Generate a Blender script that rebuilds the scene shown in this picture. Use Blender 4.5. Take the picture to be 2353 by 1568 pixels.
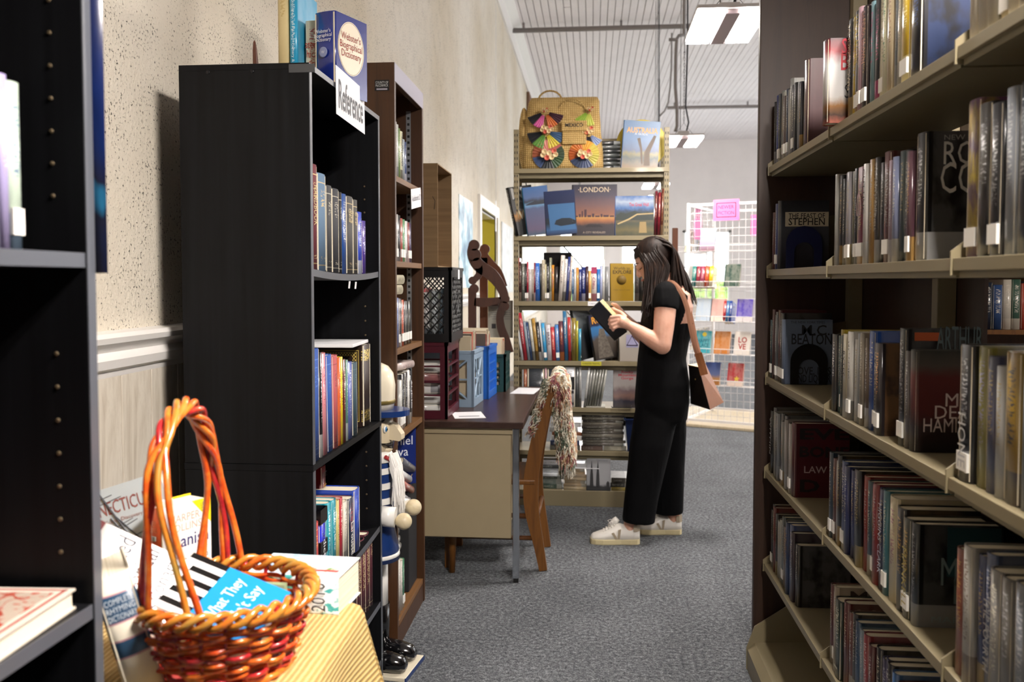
import bpy, bmesh, math, random
from mathutils import Vector, Matrix
random.seed(7)
scene = bpy.context.scene
C = scene.collection
for o in list(bpy.data.objects): bpy.data.objects.remove(o)
R = math.radians

# ---------------------------------------------------------------- camera
FPX, CX, CYP, CAMZ = 2000.0, 1176.5, 732.3, 1.42
YAW, PIT = R(5.25), R(2.5)
cam_d = bpy.data.cameras.new('camera'); cam = bpy.data.objects.new('camera', cam_d); C.objects.link(cam)
cam.location = (0, 0, CAMZ); cam.rotation_euler = (R(90) - PIT, 0, YAW)
cam_d.sensor_width = 36; cam_d.lens = 36 * FPX / 2353
cam_d.shift_y = (CYP - 784) / 2353
cam_d.clip_start = 0.05
cam_d.dof.use_dof = True; cam_d.dof.focus_distance = 2.7; cam_d.dof.aperture_fstop = 4.5
scene.camera = cam
_F = Vector((-math.sin(YAW) * math.cos(PIT), math.cos(YAW) * math.cos(PIT), -math.sin(PIT)))
_R = Vector((math.cos(YAW), math.sin(YAW), 0)); _U = _R.cross(_F)
def ray(px, py): return _F + _R * ((px - CX) / FPX) + _U * ((CYP - py) / FPX)
def W(px, py, Y):                # survey point of the photograph at distance Y down the aisle
    v = ray(px, py); t = Y / v.y; return Vector((v.x * t, Y, CAMZ + v.z * t))
def WX(px, py, X):               # ... on the plane x = X
    v = ray(px, py); t = X / v.x; return Vector((X, v.y * t, CAMZ + v.z * t))
def WZ(px, py, Z):               # ... at height Z
    v = ray(px, py); t = (Z - CAMZ) / v.z; return Vector((v.x * t, v.y * t, Z))

# ---------------------------------------------------------------- world, exposure
scene.view_settings.view_transform = 'Standard'; scene.view_settings.look = 'None'
scene.view_settings.gamma = 1; scene.view_settings.use_curve_mapping = False
scene.view_settings.exposure = 0.06
world = bpy.data.worlds.new('world'); scene.world = world; world.use_nodes = True
bg = world.node_tree.nodes['Background']; bg.inputs[0].default_value = (0.93, 0.97, 1, 1); bg.inputs[1].default_value = 3.9
LAMP_POWER = 185.0                # emission strength of the hanging LED panels

# ---------------------------------------------------------------- colours and materials
def hexc(h):
    h = h.lstrip('#'); v = [int(h[i:i+2], 16) / 255 for i in (0, 2, 4)]
    return tuple(c / 12.92 if c <= .04045 else ((c + .055) / 1.055) ** 2.4 for c in v)
MATS = {}
def nodes(name):
    m = bpy.data.materials.new(name); m.use_nodes = True; nt = m.node_tree
    MATS[name] = m
    return m, nt, nt.nodes['Principled BSDF']
def N(nt, kind, **kw):
    n = nt.nodes.new('ShaderNode' + kind)
    for k, v in kw.items():
        if k.startswith('i_'): n.inputs[k[2:].replace('_', ' ')].default_value = v
        elif k.startswith('n_'): n.inputs[int(k[2:])].default_value = v
        else: setattr(n, k, v)
    return n
def ramp(nt, stops, interp='LINEAR'):
    r = nt.nodes.new('ShaderNodeValToRGB'); cr = r.color_ramp; cr.interpolation = interp
    while len(cr.elements) < len(stops): cr.elements.new(.5)
    for e, (p, c) in zip(cr.elements, stops):
        e.position = p; c = hexc(c) if isinstance(c, str) else c; e.color = (c[0], c[1], c[2], 1)
    return r
def mixc(nt, fac, a, b, mode='MIX'):
    m = nt.nodes.new('ShaderNodeMix'); m.data_type = 'RGBA'; m.blend_type = mode
    L = nt.links
    for s, v in ((m.inputs[0], fac), (m.inputs[6], a), (m.inputs[7], b)):
        if hasattr(v, 'links'): L.new(v, s)
        elif isinstance(v, (int, float)): s.default_value = v
        else: v = hexc(v) if isinstance(v, str) else v; s.default_value = (v[0], v[1], v[2], 1)
    return m.outputs[2]
def mth(nt, op, a, b=None, c=None):
    n = nt.nodes.new('ShaderNodeMath'); n.operation = op
    for i, v in enumerate((a, b, c)):
        if v is None: continue
        if hasattr(v, 'links'): nt.links.new(v, n.inputs[i])
        else: n.inputs[i].default_value = v
    return n.outputs[0]
def coords(nt, out='Object', scale=(1, 1, 1), loc=(0, 0, 0), rot=(0, 0, 0)):
    t = nt.nodes.new('ShaderNodeTexCoord'); mp = nt.nodes.new('ShaderNodeMapping')
    mp.inputs[3].default_value = scale; mp.inputs[1].default_value = loc; mp.inputs[2].default_value = rot
    nt.links.new(t.outputs[out], mp.inputs[0]); return mp.outputs[0]
def noise(nt, vec, scale, detail=2, rough=.5, dist=0):
    n = nt.nodes.new('ShaderNodeTexNoise'); n.inputs['Scale'].default_value = scale; n.inputs['Detail'].default_value = detail
    n.inputs['Roughness'].default_value = rough; n.inputs['Distortion'].default_value = dist
    nt.links.new(vec, n.inputs['Vector']); return n.outputs['Fac']
def bump(nt, bs, h, strength=.3, dist=.01):
    b = nt.nodes.new('ShaderNodeBump'); b.inputs['Strength'].default_value = strength; b.inputs['Distance'].default_value = dist
    nt.links.new(h, b.inputs['Height']); nt.links.new(b.outputs[0], bs.inputs['Normal'])
def mat(name, col, rough=.5, metal=0, var=0, vscale=20, stretch=(1, 1, 1), col2=None, bmp=0, coat=0, spec=None, em=None, emc=None):
    if name in MATS: return MATS[name]
    m, nt, b = nodes(name); c = hexc(col) if isinstance(col, str) else col
    b.inputs['Base Color'].default_value = (*c, 1); b.inputs['Roughness'].default_value = rough; b.inputs['Metallic'].default_value = metal
    if coat: b.inputs['Coat Weight'].default_value = coat; b.inputs['Coat Roughness'].default_value = .08
    if spec is not None: b.inputs['Specular IOR Level'].default_value = spec
    if var or bmp or col2:
        v = coords(nt, 'Object', stretch); f = noise(nt, v, vscale, 4, .6)
        c2 = hexc(col2) if col2 else tuple(x * (1 - var) for x in c)
        r = ramp(nt, [(.35, c), (.65, c2)]); nt.links.new(f, r.inputs[0]); nt.links.new(r.outputs[0], b.inputs['Base Color'])
        if bmp: bump(nt, b, f, bmp, .004)
    if em:
        b.inputs['Emission Color'].default_value = (*(hexc(emc) if emc else c), 1); b.inputs['Emission Strength'].default_value = em
    return m
def wood(name, c1, c2, rough=.45, stretch=(30, 30, 1.5), bmp=.05):
    if name in MATS: return MATS[name]
    m, nt, b = nodes(name); v = coords(nt, 'Object', stretch); f = noise(nt, v, 1.0, 6, .65, .8)
    r = ramp(nt, [(.3, c1), (.55, c2), (.72, c1)]); nt.links.new(f, r.inputs[0]); nt.links.new(r.outputs[0], b.inputs['Base Color'])
    b.inputs['Roughness'].default_value = rough; bump(nt, b, f, bmp, .002); return m

# book covers: one material, colours come from each book (object colour + a second colour property)
def cover_mat(name, kind):
    m, nt, b = nodes(name); L = nt.links
    oi = nt.nodes.new('ShaderNodeObjectInfo'); at = N(nt, 'Attribute', attribute_type='OBJECT', attribute_name='c2')
    tc = nt.nodes.new('ShaderNodeTexCoord'); sp = nt.nodes.new('ShaderNodeSeparateXYZ'); L.new(tc.outputs['Generated'], sp.inputs[0])
    x, y, z = sp.outputs
    rnd = oi.outputs['Random']
    spine = mth(nt, 'LESS_THAN', y, .06)
    zz = mth(nt, 'ADD', mth(nt, 'MULTIPLY', z, 58.), mth(nt, 'MULTIPLY', rnd, 91.))
    cb = nt.nodes.new('ShaderNodeCombineXYZ'); L.new(mth(nt, 'MULTIPLY', x, 3.), cb.inputs[0]); L.new(zz, cb.inputs[2])
    tn = noise(nt, cb.outputs[0], 1.0, 3, .6)
    txt = mth(nt, 'GREATER_THAN', tn, .54)
    def band(v, lo, hi): return mth(nt, 'MULTIPLY', mth(nt, 'GREATER_THAN', v, lo), mth(nt, 'LESS_THAN', v, hi))
    inx = band(x, .28, .74)
    lo = mth(nt, 'ADD', .28, mth(nt, 'MULTIPLY', rnd, .2))
    zone = mth(nt, 'MULTIPLY', inx, mth(nt, 'MULTIPLY', mth(nt, 'GREATER_THAN', z, lo), mth(nt, 'LESS_THAN', z, .9)))
    if kind == 'cloth':
        zone = mth(nt, 'MULTIPLY', inx, mth(nt, 'MAXIMUM', band(z, .66, .84), band(z, .1, .15)))
    msk = mth(nt, 'MULTIPLY', mth(nt, 'MULTIPLY', txt, zone), spine)
    if kind == 'cloth':
        msk = mth(nt, 'MAXIMUM', msk, mth(nt, 'MULTIPLY', spine, mth(nt, 'MAXIMUM', band(z, .055, .065), band(z, .90, .91))))
    col = mixc(nt, msk, oi.outputs['Color'], at.outputs['Color'])
    if kind == 'jacket':            # a panel of the second colour low on the jacket, and a picture block on the front cover
        rp = mth(nt, 'MULTIPLY', mth(nt, 'GREATER_THAN', mth(nt, 'FRACT', mth(nt, 'MULTIPLY', rnd, 7.3)), .62), band(z, .0, .22))
        col = mixc(nt, mth(nt, 'MULTIPLY', rp, .75), col, at.outputs['Color'])
        nf = noise(nt, tc.outputs['Generated'], 3.5, 3, .5)
        pic = mth(nt, 'MULTIPLY', mth(nt, 'GREATER_THAN', y, .1), mth(nt, 'MINIMUM', mth(nt, 'MAXIMUM', mth(nt, 'MULTIPLY', mth(nt, 'SUBTRACT', nf, .45), .9), 0.), .16))
        col = mixc(nt, pic, col, at.outputs['Color'])
    L.new(col, b.inputs['Base Color'])
    b.inputs['Roughness'].default_value = {'cloth': .75, 'jacket': .28}[kind]
    if kind == 'jacket': b.inputs['Coat Weight'].default_value = .35; b.inputs['Coat Roughness'].default_value = .15
    if kind == 'cloth': bump(nt, b, noise(nt, tc.outputs['Object'], 900, 1), .12, .001)
    return m
cover_mat('book_cloth', 'cloth'); cover_mat('book_jacket', 'jacket')
m, nt, b = nodes('paint')            # plain colour taken from the object
oi = nt.nodes.new('ShaderNodeObjectInfo'); nt.links.new(oi.outputs['Color'], b.inputs['Base Color']); b.inputs['Roughness'].default_value = .5
m, nt, b = nodes('print')            # flat lettering, colour taken from the object
oi = nt.nodes.new('ShaderNodeObjectInfo'); nt.links.new(oi.outputs['Color'], b.inputs['Base Color']); b.inputs['Roughness'].default_value = .6
m, nt, b = nodes('paper_block')
f = noise(nt, coords(nt, 'Object', (900, 2, 2)), 1, 2); r = ramp(nt, [(.3, 'd9cdb0'), (.7, 'f1e9d6')]); nt.links.new(f, r.inputs[0]); nt.links.new(r.outputs[0], b.inputs['Base Color']); b.inputs['Roughness'].default_value = .85

# ---------------------------------------------------------------- mesh builder
class MB:
    def __init__(s): s.v = []; s.f = []; s.sm = []; s.mi = []; s.cur = 0
    def add(s, vs, fs, smooth=False):
        o = len(s.v); s.v += [tuple(v) for v in vs]; s.f += [tuple(i + o for i in f) for f in fs]
        s.sm += [smooth] * len(fs); s.mi += [s.cur] * len(fs); return s
    def box(s, x0, x1, y0, y1, z0, z1, bev=0):
        if bev:
            bm = bmesh.new(); bmesh.ops.create_cube(bm, size=1)
            bmesh.ops.scale(bm, vec=(x1 - x0, y1 - y0, z1 - z0), verts=bm.verts)
            bmesh.ops.translate(bm, vec=((x0 + x1) / 2, (y0 + y1) / 2, (z0 + z1) / 2), verts=bm.verts)
            bmesh.ops.bevel(bm, geom=bm.edges[:], offset=bev, segments=2, affect='EDGES', profile=.5)
            bm.verts.index_update()
            s.add([v.co for v in bm.verts], [[v.index for v in f.verts] for f in bm.faces]); bm.free(); return s
        return s.add([(x0,y0,z0),(x1,y0,z0),(x1,y1,z0),(x0,y1,z0),(x0,y0,z1),(x1,y0,z1),(x1,y1,z1),(x0,y1,z1)],
              [(0,3,2,1),(4,5,6,7),(0,1,5,4),(1,2,6,5),(2,3,7,6),(3,0,4,7)])
    def prism(s, pts, a0, a1, axis='y', smooth=False):
        n = len(pts)
        def P(p, a):
            return {'y': (p[0], a, p[1]), 'x': (a, p[0], p[1]), 'z': (p[0], p[1], a)}[axis]
        vs = [P(p, a0) for p in pts] + [P(p, a1) for p in pts]
        s.add(vs, [tuple(range(n)), tuple(range(2 * n - 1, n - 1, -1))])
        return s.add(vs, [(i, i + n, (i + 1) % n + n, (i + 1) % n) for i in range(n)], smooth)
    def loft(s, rings, cap=True, smooth=True, closed=False):
        n = len(rings[0]); o = [v for r in rings for v in r]; fs = []
        k = len(rings)
        for i in range(k if closed else k - 1):
            a, b_ = i * n, ((i + 1) % k) * n
            fs += [(a + j, a + (j + 1) % n, b_ + (j + 1) % n, b_ + j) for j in range(n)]
        s.add(o, fs, smooth)
        if cap and not closed: s.add(rings[0], [tuple(range(n - 1, -1, -1))]); s.add(rings[-1], [tuple(range(n))])
        return s
    def tube(s, path, r, n=8, closed=False, cap=True):
        path = [Vector(p) for p in path]; rings = []; k = len(path); up = None
        for i, p in enumerate(path):
            t = (path[(i + 1) % k] - path[i - 1]) if closed else (path[min(i + 1, k - 1)] - path[max(i - 1, 0)])
            if t.length < 1e-9: t = Vector((0, 0, 1))
            t.normalize()
            if up is None:
                up = Vector((0, 0, 1)) if abs(t.z) < .9 else Vector((1, 0, 0))
            a = up - t * up.dot(t)
            if a.length < 1e-6: a = t.orthogonal()
            a.normalize(); up = a; b_ = t.cross(a)
            rr = r[i] if isinstance(r, (list, tuple)) else r
            rings.append([p + a * (rr * math.cos(q)) + b_ * (rr * math.sin(q)) for q in [2 * math.pi * j / n for j in range(n)]])
        return s.loft(rings, cap, True, closed)
    def lathe(s, prof, n=24, c=(0, 0, 0), arc=None):
        rings = [[(c[0] + r * math.cos(2 * math.pi * j / n), c[1] + r * math.sin(2 * math.pi * j / n), c[2] + z) for j in range(n)] for r, z in prof]
        return s.loft(rings, True, True)
    def ball(s, c, r, n=16, m=10):
        r = r if isinstance(r, (tuple, list)) else (r, r, r)
        rings = [[(c[0] + r[0] * math.sin(a) * math.cos(2*math.pi*j/n), c[1] + r[1] * math.sin(a) * math.sin(2*math.pi*j/n), c[2] - r[2] * math.cos(a)) for j in range(n)]
                 for a in [math.pi * (i + .02) / (m + .04) for i in range(m + 1)]]
        return s.loft(rings, True, True)
    def sheet(s, grid, th=None, smooth=True):
        R_, K = len(grid), len(grid[0])
        s.add([p for r in grid for p in r], [(i*K+j, i*K+j+1, (i+1)*K+j+1, (i+1)*K+j) for i in range(R_-1) for j in range(K-1)], smooth); return s
    def mesh(s, name, mats):
        me = bpy.data.meshes.new(name); me.from_pydata(s.v, [], s.f)
        for m_ in (mats if isinstance(mats, (list, tuple)) else [mats]):
            me.materials.append(MATS[m_] if isinstance(m_, str) else m_)
        me.polygons.foreach_set('use_smooth', s.sm); me.polygons.foreach_set('material_index', s.mi); me.update(); return me
    def build(s, name, mats, parent=None, loc=(0, 0, 0), rot=(0, 0, 0), col=None, recalc=True):
        me = s.mesh(name, mats)
        if recalc:
            bm = bmesh.new(); bm.from_mesh(me); bmesh.ops.remove_doubles(bm, verts=bm.verts, dist=1e-6); bmesh.ops.recalc_face_normals(bm, faces=bm.faces); bm.to_mesh(me); bm.free()
        return link(name, me, parent, loc, rot, col)
def link(name, me, parent=None, loc=(0, 0, 0), rot=(0, 0, 0), col=None):
    o = bpy.data.objects.new(name, me); C.objects.link(o); o.parent = parent; o.location = loc; o.rotation_euler = rot
    if col is not None:
        c = hexc(col) if isinstance(col, str) else col; o.color = (c[0], c[1], c[2], 1)
    return o
def tag(o, label=None, cat=None, group=None, kind=None):
    for k, v in (('label', label), ('category', cat), ('group', group), ('kind', kind)):
        if v: o[k] = v
    return o
def thing(name, label, cat, loc=(0, 0, 0), rot=(0, 0, 0), group=None):
    o = bpy.data.objects.new(name, None); C.objects.link(o); o.location = loc; o.rotation_euler = rot; o.empty_display_size = .05
    return tag(o, label, cat, group)
def copy_tree(o, parent=None):
    c = o.copy(); C.objects.link(c); c.parent = parent
    for ch in [q for q in KIDS.get(o.name, [])] or list(o.children): copy_tree(ch, c)
    return c
KIDS = {}
_TXT = {}
def text_mesh(s, bold=0.0):
    key = (s, bold)
    if key in _TXT: return _TXT[key]
    cu = bpy.data.curves.new('lettering', 'FONT'); cu.body = s; cu.align_x = 'CENTER'; cu.align_y = 'CENTER'
    cu.resolution_u = 2; cu.offset = bold; cu.space_line = .85; cu.fill_mode = 'FRONT'; cu.extrude = 0
    ob = bpy.data.objects.new('lettering', cu)
    me = bpy.data.meshes.new_from_object(ob); bpy.data.objects.remove(ob); bpy.data.curves.remove(cu)
    xs = [v.co.x for v in me.vertices]; ys = [v.co.y for v in me.vertices]
    if xs:
        cx, cy = (min(xs) + max(xs)) / 2, (min(ys) + max(ys)) / 2; w, h = max(xs) - min(xs), max(ys) - min(ys)
        for v in me.vertices: v.co = ((v.co.x - cx) / w, (v.co.y - cy) / h, 0)
    me.materials.clear(); me.materials.append(MATS['print'])
    _TXT[key] = me; return me
def text(s, w, h, parent, loc, right=(1, 0, 0), up=(0, 0, 1), col='ffffff', name='lettering', bold=0.0):
    """flat print w wide and h high centred at loc, reading along `right`"""
    me = text_mesh(s, bold); o = bpy.data.objects.new(name, me); C.objects.link(o); o.parent = parent
    r = Vector(right).normalized(); u = Vector(up); u = (u - r * u.dot(r)).normalized(); n = r.cross(u)
    M4 = Matrix((r, u, n)).transposed().to_4x4(); M4.translation = Vector(loc)
    o.matrix_basis = M4 @ Matrix.Diagonal((w, h, 1, 1))
    c = hexc(col); o.color = (*c, 1); return o
# ================================================================ the room
WXL, CEIL, YF, YB, XR = -1.20, 5.15, 23.5, -4.5, 7.5
# floor: charcoal loop carpet
m, nt, b = nodes('carpet'); v = coords(nt, 'Object')
f1 = noise(nt, v, 160, 3, .7); f2 = noise(nt, v, 60, 3, .6); f3 = noise(nt, v, 2.2, 3, .6)
r = ramp(nt, [(.36, '26282b'), (.5, '5c5f63'), (.64, '95989b')])
nt.links.new(mth(nt, 'ADD', mth(nt, 'MULTIPLY', f1, .5), mth(nt, 'ADD', mth(nt, 'MULTIPLY', f2, .4), mth(nt, 'MULTIPLY', f3, .1))), r.inputs[0])
nt.links.new(r.outputs[0], b.inputs['Base Color']); b.inputs['Roughness'].default_value = .95; b.inputs['Specular IOR Level'].default_value = .15
bump(nt, b, f1, .5, .006)
tag(MB().box(WXL - .2, XR, YB, YF, -.05, 0).build('floor', 'carpet'), 'grey speckled loop carpet floor', kind='structure')
# stucco wall
m, nt, b = nodes('stucco'); v = coords(nt, 'Object')
f = noise(nt, v, 120, 3, .6); g = noise(nt, v, 9, 3, .6); big = noise(nt, v, .8, 3)
t = mth(nt, 'ADD', f, mth(nt, 'MULTIPLY', mth(nt, 'SUBTRACT', g, .5), .25))
r = ramp(nt, [(.575, 'e9e2d4'), (.62, 'cfc8b8'), (.665, '4c4a42')]); nt.links.new(t, r.inputs[0])  # dark flecks put the shade of small stucco pits into the colour
r2 = ramp(nt, [(.35, 'ffffff'), (.7, 'ece6da')]); nt.links.new(big, r2.inputs[0])
nt.links.new(mixc(nt, 1.0, r.outputs[0], r2.outputs[0], 'MULTIPLY'), b.inputs['Base Color']); b.inputs['Roughness'].default_value = .8
bump(nt, b, noise(nt, v, 60, 4, .65), .55, .012)
mat('plaster', 'efe8e5', .8, var=.06, vscale=1.2); mat('trim_white', 'f1eeea', .4); mat('ceiling_paint', 'f4eeee', .6, var=.04, vscale=3)
DY0, DY1, DZ = 9.25, 10.85, 2.2       # doorway in the left wall
WY0, WY1, WZ0, WZ1 = 14.2, 22.4, .75, 2.6   # glazed opening in the left wall further down
wl = MB()
T = .18
def wall_strip(y0, y1, z0, z1): wl.box(WXL - T, WXL, y0, y1, z0, z1)
wall_strip(YB, DY0, 0, CEIL); wall_strip(DY0, DY1, DZ, CEIL); wall_strip(DY1, WY0, 0, CEIL)
wall_strip(WY0, WY1, 0, WZ0); wall_strip(WY0, WY1, WZ1, CEIL); wall_strip(WY1, YF, 0, CEIL)
tag(wl.build('wall_left', 'stucco'), 'rough cream stucco wall behind the bookcases', kind='structure'); wall_left = bpy.data.objects['wall_left']
# grey weathered wainscot planks and chair rail on the left wall
wood('grey_plank', 'b8ab97', 'ddd5c6', .6, (25, 14, 1.6), .1)
RAILZ = 1.255
me = MB().box(0, .012, .002, .148, .1, RAILZ - .05, .002).mesh('plank', 'grey_plank')
for i in range(44): link('plank', me, wall_left, (WXL, .6 + i * .15, 0))
def rail_profile(z, s=1): return [(0, z - .075*s), (.012*s, z - .075*s), (.016*s, z - .06*s), (.028*s, z - .052*s), (.034*s, z - .03*s), (.02*s, z - .012*s), (.03*s, z), (.046*s, z + .012*s), (.05*s, z + .026*s), (.04*s, z + .036*s), (0, z + .04*s)]
tr = MB(); tr.prism([(WXL + a, c) for a, c in rail_profile(RAILZ)], .4, 9.1, 'y', False); tag(tr.build('trim_1', 'trim_white'), 'white moulded chair rail along the left wall', kind='structure')
tag(MB().box(WXL, WXL + .014, .4, 9.1, 0, .1).build('baseboard_left', 'trim_white'), 'white baseboard along the left wall', kind='structure')
tr = MB(); tr.prism([(WXL, CEIL - .26), (WXL + .03, CEIL - .26), (WXL + .05, CEIL - .1), (WXL + .16, CEIL - .03), (WXL + .16, CEIL), (WXL, CEIL)], YB, YF, 'y'); tag(tr.build('trim_2', 'trim_white'), 'white crown moulding under the ceiling', kind='structure')
# ceiling: white beadboard planks running down the room
mat('ceiling_gap', 'a79e9c', .8)
cei = tag(MB().box(WXL - T, XR, YB, YF, CEIL, CEIL + .1).build('ceiling', 'ceiling_gap'), 'white painted beadboard ceiling', kind='structure')
rnd = random.Random(3)
x = WXL; k = 0
while x < 4.6:
    w = .1
    cut = rnd.uniform(9, 19)
    for y0, y1 in ((YB, cut), (cut + .012, YF)):
        mbp = MB().box(x + .005, x + w - .005, y0, y1, CEIL - .018 - rnd.uniform(0, .004), CEIL); mbp.build('plank', 'ceiling_paint', cei)
    x += w; k += 1
MB().box(4.6, XR, YB, YF, CEIL - .018, CEIL).build('plank', 'ceiling_paint', cei)
m, nt, b = nodes('glass'); b.inputs['Transmission Weight'].default_value = 1; b.inputs['Roughness'].default_value = 0; b.inputs['IOR'].default_value = 1.01; b.inputs['Base Color'].default_value = (1, 1, 1, 1)
# far, right and rear walls
FW = [(-.9, .35), (.75, 2.0), (2.4, 3.65), (4.6, 5.9)]; FZ0, FZ1 = .8, 2.75
fw = MB(); xs = WXL - T
for a, c in FW: fw.box(xs, a, YF, YF + .2, FZ0, FZ1); xs = c
fw.box(xs, XR, YF, YF + .2, FZ0, FZ1); fw.box(WXL - T, XR, YF, YF + .2, 0, FZ0); fw.box(WXL - T, XR, YF, YF + .2, FZ1, CEIL)
tag(fw.build('wall_far', 'plaster'), 'pale plaster wall at the far end', kind='structure')
rw = MB(); FILL_WIN = [(y_, y_ + 2.3) for y_ in (6.4, 9.6, 12.8, 16.0, 19.2)]; ys0 = YB  # windows added in the unseen wall to brighten the ceiling and room
for a, c in FILL_WIN: rw.box(XR, XR + .2, ys0, a, 1.0, 4.2); ys0 = c
rw.box(XR, XR + .2, ys0, YF, 1.0, 4.2); rw.box(XR, XR + .2, YB, YF, 0, 1.0); rw.box(XR, XR + .2, YB, YF, 4.2, CEIL)
tag(rw.build('wall_right', 'plaster'), 'pale plaster wall on the right with tall windows', kind='structure')
for i, (a, c) in enumerate(FILL_WIN):
    wn = MB()
    for y0, y1, z0, z1 in ((a, c, 1.0, 1.07), (a, c, 4.13, 4.2), (a, a + .07, 1.0, 4.2), (c - .07, c, 1.0, 4.2), ((a + c) / 2 - .02, (a + c) / 2 + .02, 1.0, 4.2), (a, c, 2.6, 2.65)): wn.box(XR - .02, XR + .08, y0, y1, z0, z1)
    w_ = tag(wn.build('window_%d' % (i + 6), 'trim_white'), 'tall white framed window in the right wall', kind='structure'); MB().box(XR + .03, XR + .036, a + .07, c - .07, 1.07, 4.13).build('pane', 'glass', w_)
wood('rear_panelling', '35261c', '4a3628', .6, (6, 6, 1.2)); tag(MB().box(WXL - T, XR, YB - .2, YB, 0, CEIL).build('wall_rear', 'rear_panelling'), 'dark wood panelled wall behind the viewer', kind='structure')  # out-of-view wall; its dark panelling is invented to reduce bounced light
for i, (a, c) in enumerate(FW):
    wn = MB()
    for x0, x1, z0, z1 in ((a, c, FZ0, FZ0 + .06), (a, c, FZ1 - .06, FZ1), (a, a + .06, FZ0, FZ1), (c - .06, c, FZ0, FZ1), ((a + c) / 2 - .02, (a + c) / 2 + .02, FZ0, FZ1), (a, c, 1.75, 1.79)): wn.box(x0, x1, YF - .02, YF + .08, z0, z1)
    w_ = tag(wn.build('window_%d' % (i + 1), 'trim_white'), 'white framed daylight window in the far wall', kind='structure')
    MB().box(a + .06, c - .06, YF + .03, YF + .036, FZ0 + .06, FZ1 - .06).build('pane', 'glass', w_)
wn = MB(); npan = 6
for z0, z1 in ((WZ0, WZ0 + .06), (WZ1 - .06, WZ1), (1.7, 1.74)): wn.box(WXL - .1, WXL + .02, WY0, WY1, z0, z1)
for i in range(npan + 1):
    y = WY0 + (WY1 - WY0 - .06) * i / npan; wn.box(WXL - .1, WXL + .02, y, y + .06, WZ0, WZ1)
w_ = tag(wn.build('window_5', 'trim_white'), 'white framed side windows in the left wall beyond the doorway', kind='structure')
MB().box(WXL - .06, WXL - .055, WY0, WY1, WZ0, WZ1).build('pane', 'glass', w_)
# greenery outside the far windows
m, nt, b = nodes('hedge'); f = noise(nt, coords(nt, 'Object'), 3.5, 5, .7); r = ramp(nt, [(.35, '3f5a24'), (.6, '9fc060'), (.75, 'd8e6a8')]); nt.links.new(f, r.inputs[0]); nt.links.new(r.outputs[0], b.inputs['Base Color']); b.inputs['Roughness'].default_value = .9
hd = MB(); rnd = random.Random(5)
for i in range(26): hd.ball((-2 + i * .35, YF + 4.5 + rnd.uniform(-.3, .3), .45 + rnd.uniform(-.1, .3)), (.45, .4, .6 + rnd.uniform(0, .35)), 10, 7)
tag(hd.build('hedge', 'hedge'), 'sunlit green hedge outside the far windows', 'hedge', kind='stuff')
# doorway with a yellow room beyond
d1 = MB(); cw = .13
d1.box(WXL - .02, WXL + .03, DY0 - cw, DY0, 0, DZ + cw); d1.box(WXL - .02, WXL + .03, DY1, DY1 + cw, 0, DZ + cw); d1.box(WXL - .02, WXL + .03, DY0, DY1, DZ, DZ + cw)
d1.box(WXL - T, WXL - .02, DY0 - .01, DY0 + .02, 0, DZ);  d1.box(WXL - T, WXL - .02, DY0, DY1, DZ - .02, DZ + .01)
tag(d1.build('door_1', 'trim_white'), 'white cased doorway to a yellow room', kind='structure')
mat('yellow_paint', 'b3a62c', .7)
yr = MB(); X0 = -4.2
yr.box(X0, WXL - T, DY0 - 1.2, DY0 - 1.1, 0, 3); yr.box(X0, WXL - T, DY1 + 1.6, DY1 + 1.7, 0, 3); yr.box(X0 - .1, X0, DY0 - 1.2, DY1 + 1.7, 0, 3)
yr.box(X0, WXL - T, DY0 - 1.2, DY1 + 1.7, 3, 3.1); yr.box(X0, WXL - T, DY0 - 1.2, DY1 + 1.7, -.05, 0)
yr.box(WXL - T - .01, WXL - .015, DY1 - .02, DY1 + .005, 0, DZ - .02); yr.box(WXL - T - .012, WXL - T - .002, DY1 + .02, DY1 + 1.6, 0, 3); yr.box(WXL - T - .01, WXL - .015, DY1 - .02, DY1 + .005, 0, DZ - .02); yr.box(WXL - T - .012, WXL - T - .002, DY0 - 1.1, DY0 - .02, 0, 3)
tag(yr.build('wall_side_room', 'yellow_paint'), 'yellow painted side room beyond the doorway', kind='structure')
# sprinkler pipes under the ceiling
mat('pipe_grey', '8c8583', .5, .3)
p1 = MB(); y = W(1187, 63, 12.7).y; p1.tube([(WXL + .02, 12.7, CEIL - .12), (4.4, 12.7, CEIL - .12)], .035, 10)
for xx in (WXL + .2, .4, 2.2): p1.box(xx - .015, xx + .015, 12.68, 12.72, CEIL - .12, CEIL)
tag(p1.build('ceiling_pipe', 'pipe_grey'), 'grey pipe crossing the ceiling nearer the camera, meeting the left wall', 'pipe')
p1 = MB(); p1.tube([(1.55, 18.6, CEIL - .12), (6.8, 18.6, CEIL - .12)], .035, 10)
for xx in (1.7, 3.2): p1.box(xx - .015, xx + .015, 18.58, 18.62, CEIL - .12, CEIL)
tag(p1.build('ceiling_pipe', 'pipe_grey'), 'grey pipe crossing the ceiling further back, above the hanging conduit', 'pipe')
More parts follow.
